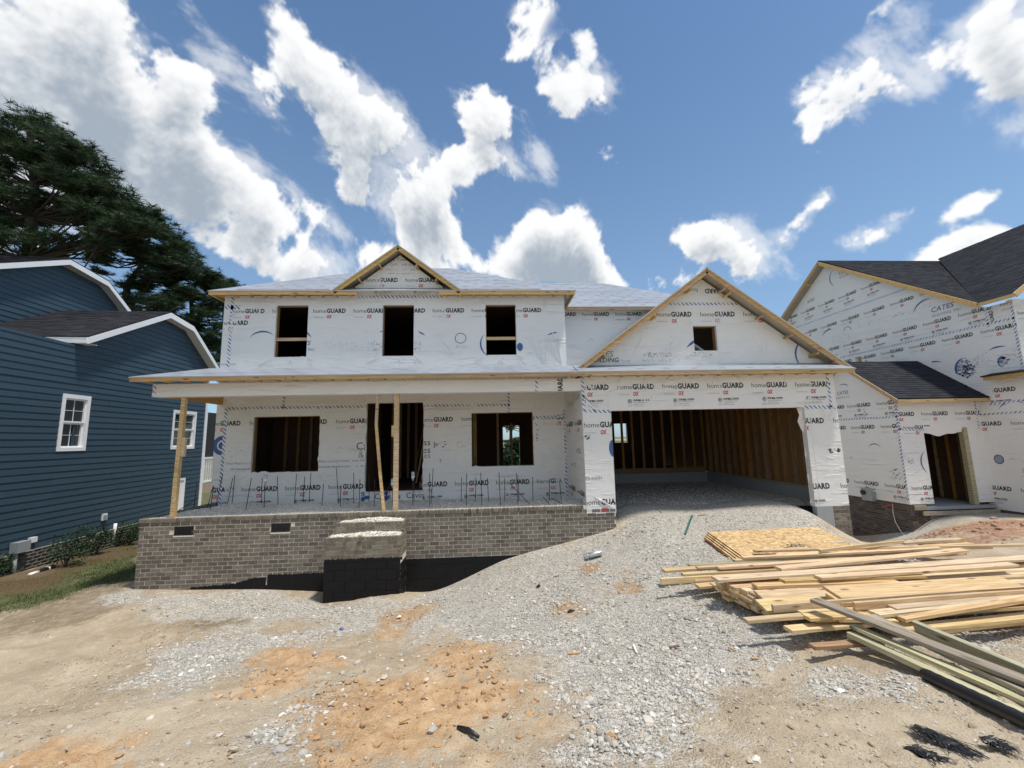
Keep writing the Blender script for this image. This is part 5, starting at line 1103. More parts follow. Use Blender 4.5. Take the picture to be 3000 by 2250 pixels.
# doorway of the wing, studs behind it, slab and sill board
rb(MB().box(15.70, 15.86, YW + .01, YW + .155, -2.45, .10), 'door_post', TREAT)
for x, y, ww in ((16.28, 13.08, .10), (16.28, 13.42, .10), (16.28, 13.82, .10), (16.28, 14.25, .10), (15.5, 14.9, .10), (14.62, 13.9, .17)): rb(MB().box(x - ww / 2, x + ww / 2, y, y + .04, -2.42, .9), 'stud', STUDW)
rb(MB().box(13.7, 16.36, 16.2, 16.25, -2.45, 2.2), 'inner_wall', INNER); rb(MB().box(XM - .04, XM - .012, YW + .16, 16.9, -2.46, .95), 'inner_wall', INNER); rb(MB().box(13.62, XM - .05, YW + .2, 16.2, .60, .64), 'ceiling', INNER); rb(MB().box(XW + .16, XM - .01, YW - .04, 16.5, -2.56, -2.46), 'door_slab', CONC)
rb(MB().box(13.70, 16.3, YW - .18, YW - .14, -2.70, -2.58), 'form_board', GREYW); rb(MB().box(13.55, 13.95, YW - .06, YW - .02, -2.55, -2.40), 'form_board', GREYW)
rag = MB(); n = 16
for i in range(n):
    a, b = 14.30 + i * 1.56 / n, 14.30 + (i + 1) * 1.56 / n; f = lambda t: -.10 - .12 * math.sin(math.pi * min(1, max(0, (t - 14.3) / 1.3))) * (.8 + .3 * math.sin(t * 9))
    rag.add([(a, YW - .004, .11), (b, YW - .004, .11), (b, YW + .05, f(b)), (a, YW + .05, f(a))], [(0, 1, 2, 3)])
rb(rag, 'torn_wrap', WRAP)
mt = rb(MB().box(XW - .16, XW - .003, 13.95, 14.35, -2.44, -2.02), 'meter_box', METER); MB().tube([(XW - .16, 14.25, -2.17), (XW - .21, 14.25, -2.17)], .085, 14).build('meter_dial', BLACK, mt)
rd = thing('red_marking_flag', (XW - .1, 13.6, -2.75), 'red plastic ribbon hanging against the dark brick wall', 'ribbon'); keep(MB().beam((XW - .04, 13.68, -2.58), (XW - .07, 13.30, -2.42), .012, .035).beam((XW - .06, 13.45, -2.5), (XW - .06, 13.33, -2.52), .012, .02).build('ribbon', plain('red_plastic', (.42, .05, .03), .5, .1), None), rd)
w_ = [(XW - .03, 13.35, -2.42), (XW - .05, 13.36, -2.7), (XW - .08, 13.3, -3.0), (XW - .14, 13.1, -3.25), (XW - .25, 12.85, -3.38), (XW - .35, 12.7, -3.4)]
T(MB().tube(w_, .010, 6).build('white_cable', WPLAST), 'loose white cable hanging down the dark brick wall', 'cable'); T(MB().beam((XW - .10, 14.2, -2.07), (XW - .06, 13.35, -2.1), .02, .03).build('white_conduit', WPLAST), 'thin white conduit lying across the top of the meter box', 'conduit')

# ------------------------------------------------------------------ blue house on the left
BA = Vector((-11.972, 10.775, 0)); BU = Vector((-.0610, .9981, 0)).normalized(); BV = Vector((-BU.y, BU.x, 0))      # along the wall, and to the left
bh = thing('blue_house', tuple(BA + BU * 4 + Vector((0, 0, -3.1))), 'finished navy blue house with white trim and dark shingle roofs on the left', 'house')
FW = Fr(BA, BU); FW.N = -BV                    # u = along the wall away from the camera, v = height, front faces the lot
def bpnt(u, v, z): return BA + BU * u + BV * v + Vector((0, 0, z))
def bk(o): return keep(o, bh)
def bbox(name, m, u0, u1, v0, v1, z0, z1, parent=None):
    p = [bpnt(u, v, z) for z in (z0, z1) for u, v in ((u0, v0), (u1, v0), (u1, v1), (u0, v1))]
    mb = MB().hexa(p); o = mb.build(name, m, parent); return o if parent is not None else bk(o)
def siding(outline, holes, v_off, expo=.178, z0=None):
    zs = min(p[1] for p in outline) if z0 is None else z0; z = zs; top = max(p[1] for p in outline); fr = Fr(bpnt(0, v_off, 0), BU); fr.N = -BV
    while z < top:
        q = clip_convex(rect(-30, 40, z, min(z + expo, top)), outline)
        polys = [q] if q else []
        for h in holes: polys = [r for p in polys for r in minus_rect(p, h)]
        for p in polys:
            if max(a for a, b in p) - min(a for a, b in p) < .02: continue
            u_a, u_b = min(a for a, b in p), max(a for a, b in p); cuts = [-99] + [c_ for c_ in np.arange(-9 + random.uniform(0, 3.6), 12, 3.6) if u_a + .3 < c_ < u_b - .3] + [99]
            for c0_, c1_ in zip(cuts, cuts[1:]):      # boards meet in butt joints
                p2 = clip_convex(p, rect(c0_ + .002, c1_ - .002, -9, 20)); k = len(p2)
                if k < 3: continue
                o_ = random.uniform(-.001, .002); a = [fr.p(x, y, .020 + o_ - .016 * (y - z) / expo) for x, y in p2]; b = [fr.p(x, y, -.02) for x, y in p2]
                mb = MB().add(a + b, [tuple(range(k)), tuple(range(2 * k - 1, k - 1, -1))] + [(i, k + i, k + (i + 1) % k, (i + 1) % k) for i in range(k)])
                bk(mb.build('siding_plank', SIDING, None))
        z += expo
wins = [(1.40, 2.28, -.085, 1.54, 1), (5.89, 7.29, -.135, 1.40, 2)]; dr = (6.2, 6.91, -2.57, -1.295)
hol = [(w[0] + .03, w[1] - .03, w[2] + .03, w[3] - .03) for w in wins] + [(dr[0] + .03, dr[1] - .03, dr[2], dr[3] - .03)]
SO = [(-8, -2.60), (7.92, -2.60), (7.92, 3.35), (6.10, 4.66), (4.80, 4.82), (1.72, 3.05), (-8, 3.05)]
siding([(-8, -2.60), (7.92, -2.60), (7.92, 3.0), (-8, 3.0)], hol, 0.0); siding([(1.62, 2.991), (7.92, 2.991), (7.92, 3.35), (6.10, 4.66), (4.80, 4.82)], [], 0.0, z0=-2.6 + .178 * 31)
bbox('wall_core', DARK, -8, 7.90, .30, .36, -3.4, 3.0); bbox('corner_board', WHITE, 7.86, 7.96, -.04, .08, -2.60, 3.3)
# upper block behind, set back to the left: its gable with siding
VO = 3.3
def bray(x, y, off):
    d = ray(x, y); d = Vector(d); t = (BA.dot(BV) + off) / d.dot(BV); p = d * t; return ((p - BA).dot(BU), p.z)
g1 = [bray(x, y, VO) for x, y in ((-60, 800), (0, 789), (178, 778), (290, 836), (338, 895))]
UO = [(g1[0][0], 3.0), (g1[4][0] + .9, 3.0), (g1[4][0] + .5, g1[4][1] - .5), (g1[4][0], g1[4][1]), (g1[3][0], g1[3][1]), (g1[2][0], g1[2][1]), (g1[1][0], g1[1][1]), (g1[0][0], g1[0][1])]
siding(UO, [], VO, z0=3.0)
r1 = [bray(x, y, VO - .30) for x, y in ((-60, 775), (0, 770), (205, 760), (318, 825), (372, 896), (400, 935))]
def trim(name, pts, v0, v1, h, m=WHITE):       # boxed rake/fascia following a line in the wall plane
    for i in range(len(pts) - 1):
        (u0, z0), (u1, z1) = pts[i], pts[i + 1]
        p = [bpnt(u0, v0, z0 - h), bpnt(u1, v0, z1 - h), bpnt(u1, v1, z1 - h), bpnt(u0, v1, z0 - h), bpnt(u0, v0, z0), bpnt(u1, v0, z1), bpnt(u1, v1, z1), bpnt(u0, v1, z0)]
        bk(MB().hexa(p).build(name, m, None))
def under(pts, v0, v1, h):
    for i in range(len(pts) - 1):
        (u0, z0), (u1, z1) = pts[i], pts[i + 1]
        p = [bpnt(u0, v0, z0 - h), bpnt(u1, v0, z1 - h), bpnt(u1, v1, z1 - h), bpnt(u0, v1, z0 - h)]; q = [a + Vector((0, 0, .02)) for a in p]
        bk(MB().hexa(p + q).build('soffit', SOFFIT, None))
trim('rake_board', r1, VO - .33, VO - .30, .20); under(r1, VO - .30, VO, .18)
r2 = [(1.59, 3.215), (4.834, 4.985), (6.18, 4.83), (8.13, 3.42), (8.6, 3.05)]
trim('rake_board', r2, -.33, -.30, .20); under(r2, -.30, 0, .19)
trim('fascia_board', [(1.59, 3.215), (1.589, 3.215)], -.3, 12, .17)
bbox('fascia_board', WHITE, 1.56, 1.59, -.32, 12, 3.045, 3.215); bbox('soffit', SOFFIT, 1.59, 1.95, -.30, 12, 3.045, 3.06)
# front wall of the blue house (turned to the street) with siding
bbox('front_wall', SIDING, 1.90, 1.98, .05, 12, -2.6, 3.05)
def B3(u, z, v): return tuple(bpnt(u, v, z))
shingled(bh, 'lower_roof', [B3(1.55, 3.235, -.32), B3(1.55, 3.235, 12), B3(4.834, 5.02, 12), B3(4.834, 5.02, -.32)], SHING2, tuple(BV), .13)
keep(rslab('lower_roof', [B3(4.834, 5.02, -.32), B3(4.834, 5.02, VO), B3(6.18, 4.865, VO), B3(6.18, 4.865, -.32)], SHING2), bh); keep(rslab('lower_roof', [B3(6.18, 4.865, -.32), B3(6.18, 4.865, VO), B3(8.6, 3.08, VO), B3(8.6, 3.08, -.32)], SHING2), bh)
for i in range(len(r1) - 1):
    a, b = r1[i], r1[i + 1]; keep(rslab('upper_roof', [B3(a[0], a[1] + .03, VO - .33), B3(a[0], a[1] + .03, 14), B3(b[0], b[1] + .03, 14), B3(b[0], b[1] + .03, VO - .33)], SHING2), bh)
sh0 = [bray(x, y, VO - .33) for x, y in ((-60, 775), (0, 769), (205, 758))]
shingled(bh, 'upper_roof', [B3(sh0[0][0], sh0[0][1] + .04, VO - .33), B3(sh0[2][0], sh0[2][1] + .04, VO - .33), B3(sh0[2][0], sh0[2][1] + .04 + 0.0, 12), B3(sh0[0][0], sh0[0][1] + .04, 12)], SHING2, tuple(BV), .13)
# windows
def window(u0, u1, z0, z1, nsash):
    fr_ = bbox('window', WHITE, u0, u1, -.035, .10, z1 - .115, z1)
    bbox('casing', WHITE, u0, u1, -.035, .10, z0, z0 + .10, fr_); bbox('casing', WHITE, u0, u0 + .10, -.034, .10, z0 + .10, z1 - .115, fr_); bbox('casing', WHITE, u1 - .10, u1, -.034, .10, z0 + .10, z1 - .115, fr_)
    n = nsash; W_ = (u1 - u0 - .2) / n
    for i in range(n):
        a = u0 + .1 + i * W_; b = a + W_; zm = (z0 + z1) / 2
        if i: bbox('mullion', WHITE, a - .02, a + .02, -.03, .10, z0 + .1, z1 - .115, fr_)
        for s, (p, q) in enumerate(((z0 + .10, zm), (zm, z1 - .115))):
            d = .03 if s == 0 else .0
            bbox('pane', GLASS, a + .03, b - .03, .045 + d, .05 + d, p + .02, q - .02, fr_)
            bbox('sash', WHITE, a, b, .0 + d, .07 + d, q - .045, q, fr_); bbox('sash', WHITE, a, b, .001 + d, .07 + d, p, p + .045, fr_); bbox('sash', WHITE, a, a + .04, .002 + d, .068 + d, p + .045, q - .045, fr_); bbox('sash', WHITE, b - .04, b, .002 + d, .068 + d, p + .045, q - .045, fr_)
            bbox('muntin', WHITE, (a + b) / 2 - .006, (a + b) / 2 + .006, .03 + d, .044 + d, p + .045, q - .045, fr_); bbox('muntin', WHITE, a + .04, b - .04, .031 + d, .043 + d, (p + q) / 2 - .006, (p + q) / 2 + .006, fr_)
for w in wins: window(w[0], w[1], w[2], w[3], w[4] if w[4] == 1 else 1)
d_ = bbox('crawl_door', WHITE, dr[0] + .08, dr[1] - .08, .0, .03, dr[2], dr[3] - .08); bbox('door_casing', WHITE, dr[0], dr[0] + .08, -.03, .05, dr[2], dr[3], d_); bbox('door_casing', WHITE, dr[1] - .08, dr[1], -.03, .05, dr[2], dr[3], d_); bbox('door_casing', WHITE, dr[0] + .08, dr[1] - .08, -.03, .05, dr[3] - .08, dr[3], d_)
# brick base, screened porch, small fittings
bb2 = bbox('brick_base', MORTARD, -8, 7.9, .018, .3, -3.9, -2.60); FWb = Fr(bpnt(0, .006, 0), BU); FWb.N = -BV
class FrB(Fr): pass
def bricks_left():
    fr = Fr(bpnt(0, .006, 0), -BU); brick_field(bb2, fr, -7.9, .9, -3.5, -2.61, lambda u, v: not (-3.0 < u < -2.62 and v > -2.80), BRICKP, 280)
bricks_left(); bbox('foundation_vent', DARK, 2.62, 3.0, .0, .03, -2.80, -2.62)
bbox('screen', DARK, 7.98, 12, .06, .08, -.55, 1.45); bbox('porch_post', WHITE, 7.96, 8.06, -.02, .08, -2.9, 1.6); rl = bbox('porch_rail', WHITE, 8.06, 12, -.01, .05, -.60, -.53)
bbox('rail', WHITE, 8.06, 12, -.01, .05, -1.62, -1.55, rl)
for i in range(24): bbox('baluster', WHITE, 8.12 + i * .15, 8.16 + i * .15, .0, .04, -1.55, -.60, rl)
bbox('porch_band', GREYW, 8.06, 12, .0, .06, -2.05, -1.66)
m_ = bk(MB().beam(tuple(bpnt(.50, -.13, -2.45)), tuple(bpnt(.82, -.13, -2.45)), .18, .26).build('meter_box', METER, None)); bk(MB().tube([bpnt(.56, -.14, -3.3), bpnt(.56, -.14, -2.58)], .045, 10).build('conduit', METER, None, True))
bk(MB().beam(tuple(bpnt(.95, -.05, -2.36)), tuple(bpnt(1.12, -.05, -2.36)), .08, .13).build('cable_box', WPLAST, None)); bk(MB().tube([bpnt(.82, -.08, -2.42), bpnt(.95, -.06, -2.38)], .03, 8).build('conduit', METER, None))
o_ = bbox('outlet_cover', WPLAST, 3.10, 3.28, -.06, -.022, -2.27, -2.07); bbox('outlet_hood', METER, 3.13, 3.25, -.075, -.06, -2.22, -2.11, o_)
bk(MB().tube([bpnt(3.62, -.06, -2.45), bpnt(3.60, -.06, -2.95)], .045, 10).build('drain_outlet', WPLAST, None, True))

# ------------------------------------------------------------------ temporary porch posts and rebar
def zporch(x, y): return float(porch_z(np.array([x]), np.array([y]))[0])
def post(name, pts, w, d, label, blocks=(), extra=None):
    t = thing(name, pts[0], label, 'post'); 
    for i in range(len(pts) - 1): keep(MB().beam(pts[i], pts[i + 1], w, d, (0, 1, 0)).build('upright', PINE, None), t)
    for (x0, x1, y0, y1, z0, z1) in blocks: keep(MB().box(x0, x1, y0, y1, z0, z1).build('splice_block', PINE, None), t)
    return t
y_ = Yb + .12
post('porch_post', [(-7.075, y_, -1.60), (-7.04, y_, 1.113)], .09, .09, 'leftmost temporary timber porch post with a splice block at its middle', [(-7.01, -6.93, y_ - .03, y_ + .03, -.25, .18)])
post('porch_post', [(-2.44, y_, -1.60), (-2.55, y_, -.7), (-2.66, y_, .4), (-2.64, y_, 1.113)], .065, .04, 'thin bowed timber prop in front of the doorway')
post('porch_post', [(-2.18, y_, -1.60), (-2.19, y_, 1.113)], .115, .05, 'straight pale timber post beside the bowed prop, spliced near the top', [(-2.30, -2.24, y_ - .02, y_ + .02, .1, .37), (-2.19, -2.13, y_ - .064, y_ - .026, .25, 1.11)])
RB = [((1050, 1150, 4.364), [(20, 1110, 8, 1500), (138, 1050, 135, 1385), (207, 1115, 203, 1480), (437, 1180, 437, 1480, 'b'), (437, 1060, 350, 1340), (697, 1090, 694, 1455, 'b'), (712, 1000, 712, 1415), (910, 1030, 911, 1475), (957, 970, 928, 1430), (840, 400, 712, 1040)]),
      ((1350, 1180, 4.878), [(12, 1065, 5, 1430), (83, 1010, 80, 1495), (215, 1065, 210, 1425), (285, 1000, 302, 1490), (380, 1075, 398, 1425), (545, 995, 568, 1480), (628, 1075, 628, 1400), (793, 1000, 818, 1470), (815, 1035, 832, 1405), (695, 1150, 1000, 1465), (1028, 1060, 1030, 1405), (1270, 1080, 1267, 1405), (1412, 1110, 1438, 1405), (1172, 1345, 1280, 1460), (1285, 1365, 1480, 1450)]),
      ((650, 1180, 4.88), [(155, 1075, 62, 1540), (185, 1035, 147, 1455), (422, 1075, 335, 1580), (577, 1070, 565, 1475), (622, 1120, 600, 1560, 'b'), (792, 1045, 805, 1500), (1068, 1015, 1037, 1465), (1185, 1055, 1155, 1490), (1273, 1000, 1247, 1440), (1452, 1160, 1428, 1550), (1637, 930, 1668, 1415), (1700, 1180, 1692, 1545), (1885, 1000, 1885, 1415), (1975, 1095, 1960, 1530)]),
      ((480, 1150, 4.147), [(715, 990, 632, 1390), (605, 1140, 555, 1465), (400, 1100, 365, 1420), (420, 1275, 160, 1445), (600, 1130, 530, 1400)])]
cl = plain('clear_bottle', (.42, .45, .47), .15, .1, 6)
bott = ['clear bottle cap on the rebar standing farthest left of the three', 'clear bottle upside down on the rebar beside the straight porch post', 'clear bottle upside down on the rebar right of the porch posts']
nb_ = 0; REB = []
for (ox, oy, sc), lst in RB:
    for e in lst:
        xb, yb_, xt, yt = ox + e[2] / sc, oy + e[3] / sc, ox + e[0] / sc, oy + e[1] / sc
        p = atZ(xb, yb_, -1.62); Yq = min(max(p[1], Yb + .10), Ym - .12)
        a = atY(xb, yb_, Yq); b = atY(xt, yt, Yq)
        if e[0] == 840: a = atY(xb, yb_, Ym - .3); b = atY(xt, yt, Ym - .3)
        a = Vector(a); b = Vector(b); a = a - (b - a).normalized() * .15
        o = MB().tube([a, b], .0085, 6).mesh('rebar', STEEL); root = inst('rebar', o)
        lean = abs(b.x - a.x) > .25
        if len(e) > 4:
            kcap = MB().tube([b - Vector((0, 0, .07)), b - Vector((0, 0, .02)), b + Vector((0, 0, .02)), b + Vector((0, 0, .13)), b + Vector((0, 0, .15))], [.012, .03, .04, .04, .025], 10).build('bottle_cap', cl, root, True); MB().tube([b - Vector((0, 0, .0)), b + Vector((0, 0, .045))], .0415, 10).build('bottle_label', WPLAST, root, True)
            T(root, ['rebar capped with a clear bottle just right of the thin bowed prop', 'rebar capped with a clear bottle in front of the doorway', 'rebar capped with a clear bottle below the large left window'][nb_], 'rebar', 'rebars standing in the porch gravel'); nb_ += 1
        else: REB.append((b.x, root, lean))
ORD = 'first second third fourth fifth sixth seventh eighth ninth tenth eleventh twelfth thirteenth fourteenth fifteenth sixteenth seventeenth eighteenth nineteenth twentieth'.split()
cnt = {}
for x, root, lean in sorted(REB, key=lambda e: e[0]):
    zone = 'beside the left end of the porch' if x < -6.6 else 'below the large left window' if x < -4.6 else 'left of the doorway' if x < -3.5 else 'in front of the doorway' if x < -1.85 else 'right of the doorway' if x < -.5 else 'below the right lower window' if x < 1.3 else 'near the right end of the porch'
    kd = 'slanting bent rebar' if lean else 'upright rebar'; i = cnt.get((zone, kd), 0); cnt[(zone, kd)] = i + 1
    T(root, '%s %s, %s from the left there' % (kd, zone, ORD[i]), 'rebar', 'rebars standing in the porch gravel')

# ------------------------------------------------------------------ lumber
def board(pL, zL, pR, zR, w, t, label, m=PINE, roll=0.0, ext=0.0, group=None, name='lumber_board', warp=0.0):
    a = Vector(atZ(pL[0], pL[1], zL)); b = Vector(atZ(pR[0], pR[1], zR)); d = (b - a).normalized(); b = b + d * ext; L = (b - a).length
    n = 8; mb = MB(); e = .003; rings = []
    for i in range(n + 1):
        x = L * i / n; s = warp * math.sin(math.pi * i / n); tw = 0
        rings.append([(x, -w / 2 + e, -t + s), (x, w / 2 - e, -t + s), (x, w / 2, -t + e + s), (x, w / 2, -e + s), (x, w / 2 - e, s), (x, -w / 2 + e, s), (x, -w / 2, -e + s), (x, -w / 2, -t + e + s)])
    vs = [q for r in rings for q in r]; fs = [tuple(range(7, -1, -1)), tuple(n * 8 + j for j in range(8))]
    for i in range(n):
        for j in range(8): fs.append((i * 8 + j, i * 8 + (j + 1) % 8, (i + 1) * 8 + (j + 1) % 8, (i + 1) * 8 + j))
    me = mb.add(vs, fs).mesh(name, m); o = inst(name, me)
    y = Vector((0, 0, 1)).cross(d).normalized(); z = d.cross(y); R = Matrix((d, y, z)).transposed() @ Matrix.Rotation(roll, 3, 'X')
    o.matrix_world = Matrix.Translation(a) @ R.to_4x4()
    return T(o, label, 'board', group)
F4, F6, F8, F10, F12, T2 = .09, .14, .185, .235, .286, .038
LB = [((2400, 1610), -2.05, (2645, 1583), -2.03, T2, .05, 'short orange-brown board at the back of the lumber pile, by the particle board', 0),
      ((2640, 1588), -2.11, (2816, 1577), -2.10, F6, T2, 'short pale board sticking out toward the red mound behind the pile', 0),
      ((2700, 1596), -2.16, (2844, 1590), -2.16, F6, T2, 'pale board end lying lowest at the back right corner of the pile', 0),
      ((2209, 1611), -2.12, (2999, 1594), -2.12, F4, T2, 'long straight board with its left end on the strand board', .3),
      ((2272, 1622), -2.15, (2900, 1600), -2.15, F4, T2, 'thin board directly beneath the long straight one resting on the particle board', 0),
      ((2174, 1631), -2.13, (2753, 1603), -2.09, F4, T2, 'second board from the particle board stack, crossing slightly uphill', 0),
      ((2149, 1639), -2.17, (2700, 1612), -2.16, F4, T2, 'board just below the second one, ending left beside the particle board stack', 0),
      ((2019, 1654), -2.20, (2420, 1631), -2.20, F4, T2, 'pale green-tinged board end reaching far left onto the gravel', 0, TREAT),
      ((2041, 1660), -2.17, (2700, 1624), -2.16, F4, T2, 'board under the greenish one, its end just right of it', 0),
      ((2102, 1660), -2.10, (2823, 1618), -2.06, F4, T2, 'narrow knotty board along the back of the pile top', 0),
      ((2279, 1662), -2.02, (2823, 1608), -1.97, F6, T2, 'pale board lying diagonally on top of the pile with its right end cut square', 0),
      ((2094, 1693), -2.06, (2999, 1632), -2.02, F8, T2, 'long wide board with pencil marks crossing the whole pile top', .4),
      ((2395, 1688), -1.985, (2967, 1650), -1.965, F6, T2, 'knotty board stacked uppermost in the middle of the pile', 0),
      ((2290, 1697), -2.025, (2700, 1682), -2.025, F6, T2, 'stubby board end tucked under the uppermost middle board', 0),
      ((2210, 1712), -2.06, (2620, 1698), -2.06, F6, T2, 'upper of two flush boards on the left face of the pile', 0),
      ((2212, 1716), -2.10, (2620, 1701), -2.10, F6, T2, 'lower of two flush boards on the left face of the pile', 0),
      ((1943, 1668), -2.20, (2240, 1650), -2.19, F6, T2, 'flat board end reaching farthest left at the top of the pile', 0),
      ((1935, 1694), -2.20, (2300, 1676), -2.19, T2, F4, 'board on edge jutting farthest left over the gravel', 0),
      ((1998, 1679), -2.165, (2320, 1662), -2.16, F4, T2, 'small board end above the one on edge at far left', 0),
      ((2020, 1682), -2.20, (2320, 1668), -2.19, F4, T2, 'board end just right of the far left board on edge', 0),
      ((2033, 1697), -2.24, (2340, 1680), -2.24, F4, T2, 'low orange board end under the left overhang', 0),
      ((2042, 1714), -2.28, (2340, 1697), -2.28, F6, T2, 'lowest board end of the left overhang, almost touching the gravel', 0),
      ((2086, 1711), -2.26, (2360, 1696), -2.26, F6, T2, 'board end below the long wide pencil-marked board', 0),
      ((2113, 1722), -2.27, (2360, 1706), -2.27, F6, T2, 'reddish board end low at the left, right of the lowest overhanging one', 0),
      ((2132, 1731), -2.26, (2380, 1716), -2.26, T2, F4, 'short board on edge standing low at the left of the neat stack', 0),
      ((2437, 1733), -1.985, (2962, 1702), -1.955, F12, T2, 'broadest board of the pile with a dark knot, slanting forward', 0),
      ((2442, 1752), -2.03, (2972, 1716), -2.00, F10, T2, 'broad board with wavy bark edge beneath the broadest one', 0),
      ((2225, 1744), -2.09, (2470, 1734), -2.09, F10, T2, 'wide slanted board at the left end of the front stack', 0),
      ((2229, 1772), -2.13, (2470, 1762), -2.13, F10, T2, 'wide board leaning below the slanted one on the front stack', 0),
      ((2262, 1771), -2.03, (2999, 1716), -1.98, T2, F4, 'long pale-topped board standing on edge along the front of the pile', .4),
      ((2500, 1764), -2.00, (2999, 1728), -1.99, T2, F4, 'board on edge with a small stamp on its end', .4),
      ((2610, 1776), -2.045, (2999, 1744), -2.035, F6, T2, 'brownish grey board beside the stamped one', .4),
      ((2183, 1813), -2.12, (2720, 1775), -2.11, F4, T2, 'lowest long board jutting left at the front of the pile', 0),
      ((2308, 1840), -2.20, (2640, 1812), -2.19, F6, T2, 'board lying on the gravel at the very front left of the pile', 0),
      ((2447, 1806), -2.13, (2620, 1812), -2.12, F6, T2, 'short skewed board end under the grey diagonal board', 0),
      ((2560, 1794), -2.07, (2999, 1750), -2.03, F6, T2, 'board with a red smear at the front right of the pile', .4),
      ((2640, 1809), -2.05, (2999, 1753), -1.97, F4, T2, 'board lying diagonally with its right end raised at the front right', .4),
      ((2640, 1837), -2.13, (2999, 1801), -2.13, F6, T2, 'foremost board at the right side of the pile', .4),
      ((2690, 1850), -2.19, (2985, 1816), -2.19, F4, T2, 'lowest board at the front right, lying on the gravel', 0)]
for i, e in enumerate(LB):
    rl_ = {25: .16, 26: .16, 27: .22, 28: .22}.get(i, random.uniform(-.02, .02))
    board(e[0], e[1], e[2], e[3], e[4], e[5], e[6], e[8] if len(e) > 8 else PINE, rl_, e[7], None, 'lumber_board', random.uniform(-.006, .012))
# neatly stacked boards inside the pile, ends flush
c0 = Vector(atZ(2178, 1752, -2.25)); dirn = Vector((.995, .10, 0)).normalized(); sd = Vector((-.10, .995, 0)).normalized()
sb_me = MB().box(0, 2.9, -.068, .068, -.037, 0).mesh('lumber_board', PINE)
for r in range(6):
    for c in range(6):
        p = c0 + sd * (c * .142 - .30) + dirn * (random.uniform(-.05, .05) + (.12 if c < 1 else 0) + c * -.01) + Vector((0, 0, .115 - r * .0385))
        if p.z > -2.10 + .02 * c: continue
        o = inst('lumber_board', sb_me, None, p, (0, 0, .10 + random.uniform(-.01, .01))); T(o, 'flush board of the neat inner stack, %s layer up, %s from the front' % (ORD[5 - r], ORD[c]), 'board', 'boards of the neat inner stack')
# a second stack further right carries the boards that run out of the picture
for r in range(5):
    for c in range(3):
        p = Vector(atZ(2560, 1765, -2.25)) + Vector((0, .0 + c * .30, .13 - r * .0385)); o = inst('lumber_board', sb_me, None, p, (0, 0, .05 + random.uniform(-.02, .02))); T(o, 'board of the right-hand buried stack, %s layer up, %s from the front' % (ORD[4 - r], ORD[c]), 'board', 'boards of the buried right stack')
board((2385, 1752), -1.945, (2999, 1986), -1.99, F6, T2, 'weathered grey board lying diagonally over the front of the pile', GREYW, 0, .5)
board((2548, 1800), -2.00, (2999, 2012), -2.04, F6, T2, 'weathered board tucked below the grey diagonal one', GREYW, 0, .5)
board((2497, 1828), -2.06, (2999, 2046), -2.085, F4, T2, 'upper greenish treated board with a dark knot', TREAT, .0, .4)
board((2490, 1850), -2.125, (2960, 2066), -2.12, F4, .05, 'lower greenish treated board, split at its middle', TREAT, 0, .4)
board((2676, 1818), -2.0, (2999, 1951), -1.975, .05, F6, 'greenish treated board on edge, rightmost of the diagonal ones', TREAT, .25, .5)
board((2378, 1889), -2.205, (2580, 1874), -2.21, F4, T2, 'brown board offcut lying on the gravel under the treated boards', wood('brown_wood', (.30, .17, .08), (.42, .27, .14)))
for r in range(3):                             # lower layers that carry the loose boards
    for c in range(9):
        x0_ = 2330 + random.uniform(-60, 90) + (c % 3) * 40; y0_ = 1668 + c * 17; zz = -2.10 - .04 * r
        board((x0_, y0_ + 4 * r), zz, (2990, y0_ - 34), zz, random.choice((F4, F6, F6)), T2, 'loose board inside the pile, %s layer down, %s from the back' % (ORD[r + 1], ORD[c]), PINE, random.uniform(-.03, .03), random.uniform(-.2, .5), 'boards of the lower pile layers')
# particle board sheets
q0, q1, q3 = [Vector(atZ(x, y, z)) for x, y, z in ((2073, 1561, -2.045), (2410, 1544, -2.03), (2178, 1624, -2.215))]
U_ = (q1 - q0); U_.normalize(); Wd = q3 - q0; Wd = Wd - U_ * Wd.dot(U_); Wd.normalize(); Nn = Wd.cross(U_); Nn = Nn if Nn.z > 0 else -Nn
LABS = ['uppermost strand board sheet with a stamped grade mark', 'second strand board sheet, just under the stamped one', 'third strand board sheet, offset a little to the left', 'fourth strand board sheet with a reddish edge', 'lowest strand board sheet lying on the gravel']
for i in range(5):
    s = inst('particle_board', MB().box(0, 2.44, 0, 1.22, -.017, 0).mesh('particle_board', OSB)); off = q0 - U_ * (.035 * min(i, 3) + .01 * i) - Nn * (.020 * i) + Wd * (.03 * i)
    R = Matrix((U_, Wd, Nn if Nn.dot(U_.cross(Wd)) > 0 else U_.cross(Wd))).transposed(); s.matrix_world = Matrix.Translation(off) @ R.to_4x4() @ Matrix.Rotation(.004 * i, 4, 'Z'); T(s, LABS[i], 'panel')
    MB().box(-.0025, .0, .0, 1.22, -.0165, -.0005).build('painted_edge', OSBEDGE if i < 3 else plain('red_edge_paint', (.28, .06, .035), .8, .2), s)
    if i == 0:
        fz = U_.cross(Wd).z; fr = Fr((0, 0, .0), (1, 0, 0), (0, 1, 0)); pr = Prints(fr, rect(0, 2.44, 0, 1.22)); flipv = lambda b: 1.22 - b
        pr.bar((.95, .72), (1.50, .72), .012, 0); pr.bar((1.50, .72), (1.50, .95), .012, 0); pr.bar((1.25, .95), (1.5, .95), .012, 0); pr.text('GOLD', 1.12, .79, .34, 0, .03, 0, 0, h=.17); pr.bar((1.0, .78), (1.1, .78), .02, 0); pr.bar((2.05, .86), (2.32, .86), .03, 1)
        if fz < 0:
            for k_, v_ in enumerate(pr.mb.v): pr.mb.v[k_] = (v_[0], 1.66 - v_[1], -.0195)
        pr.mb.build('stamp', INKS, s)

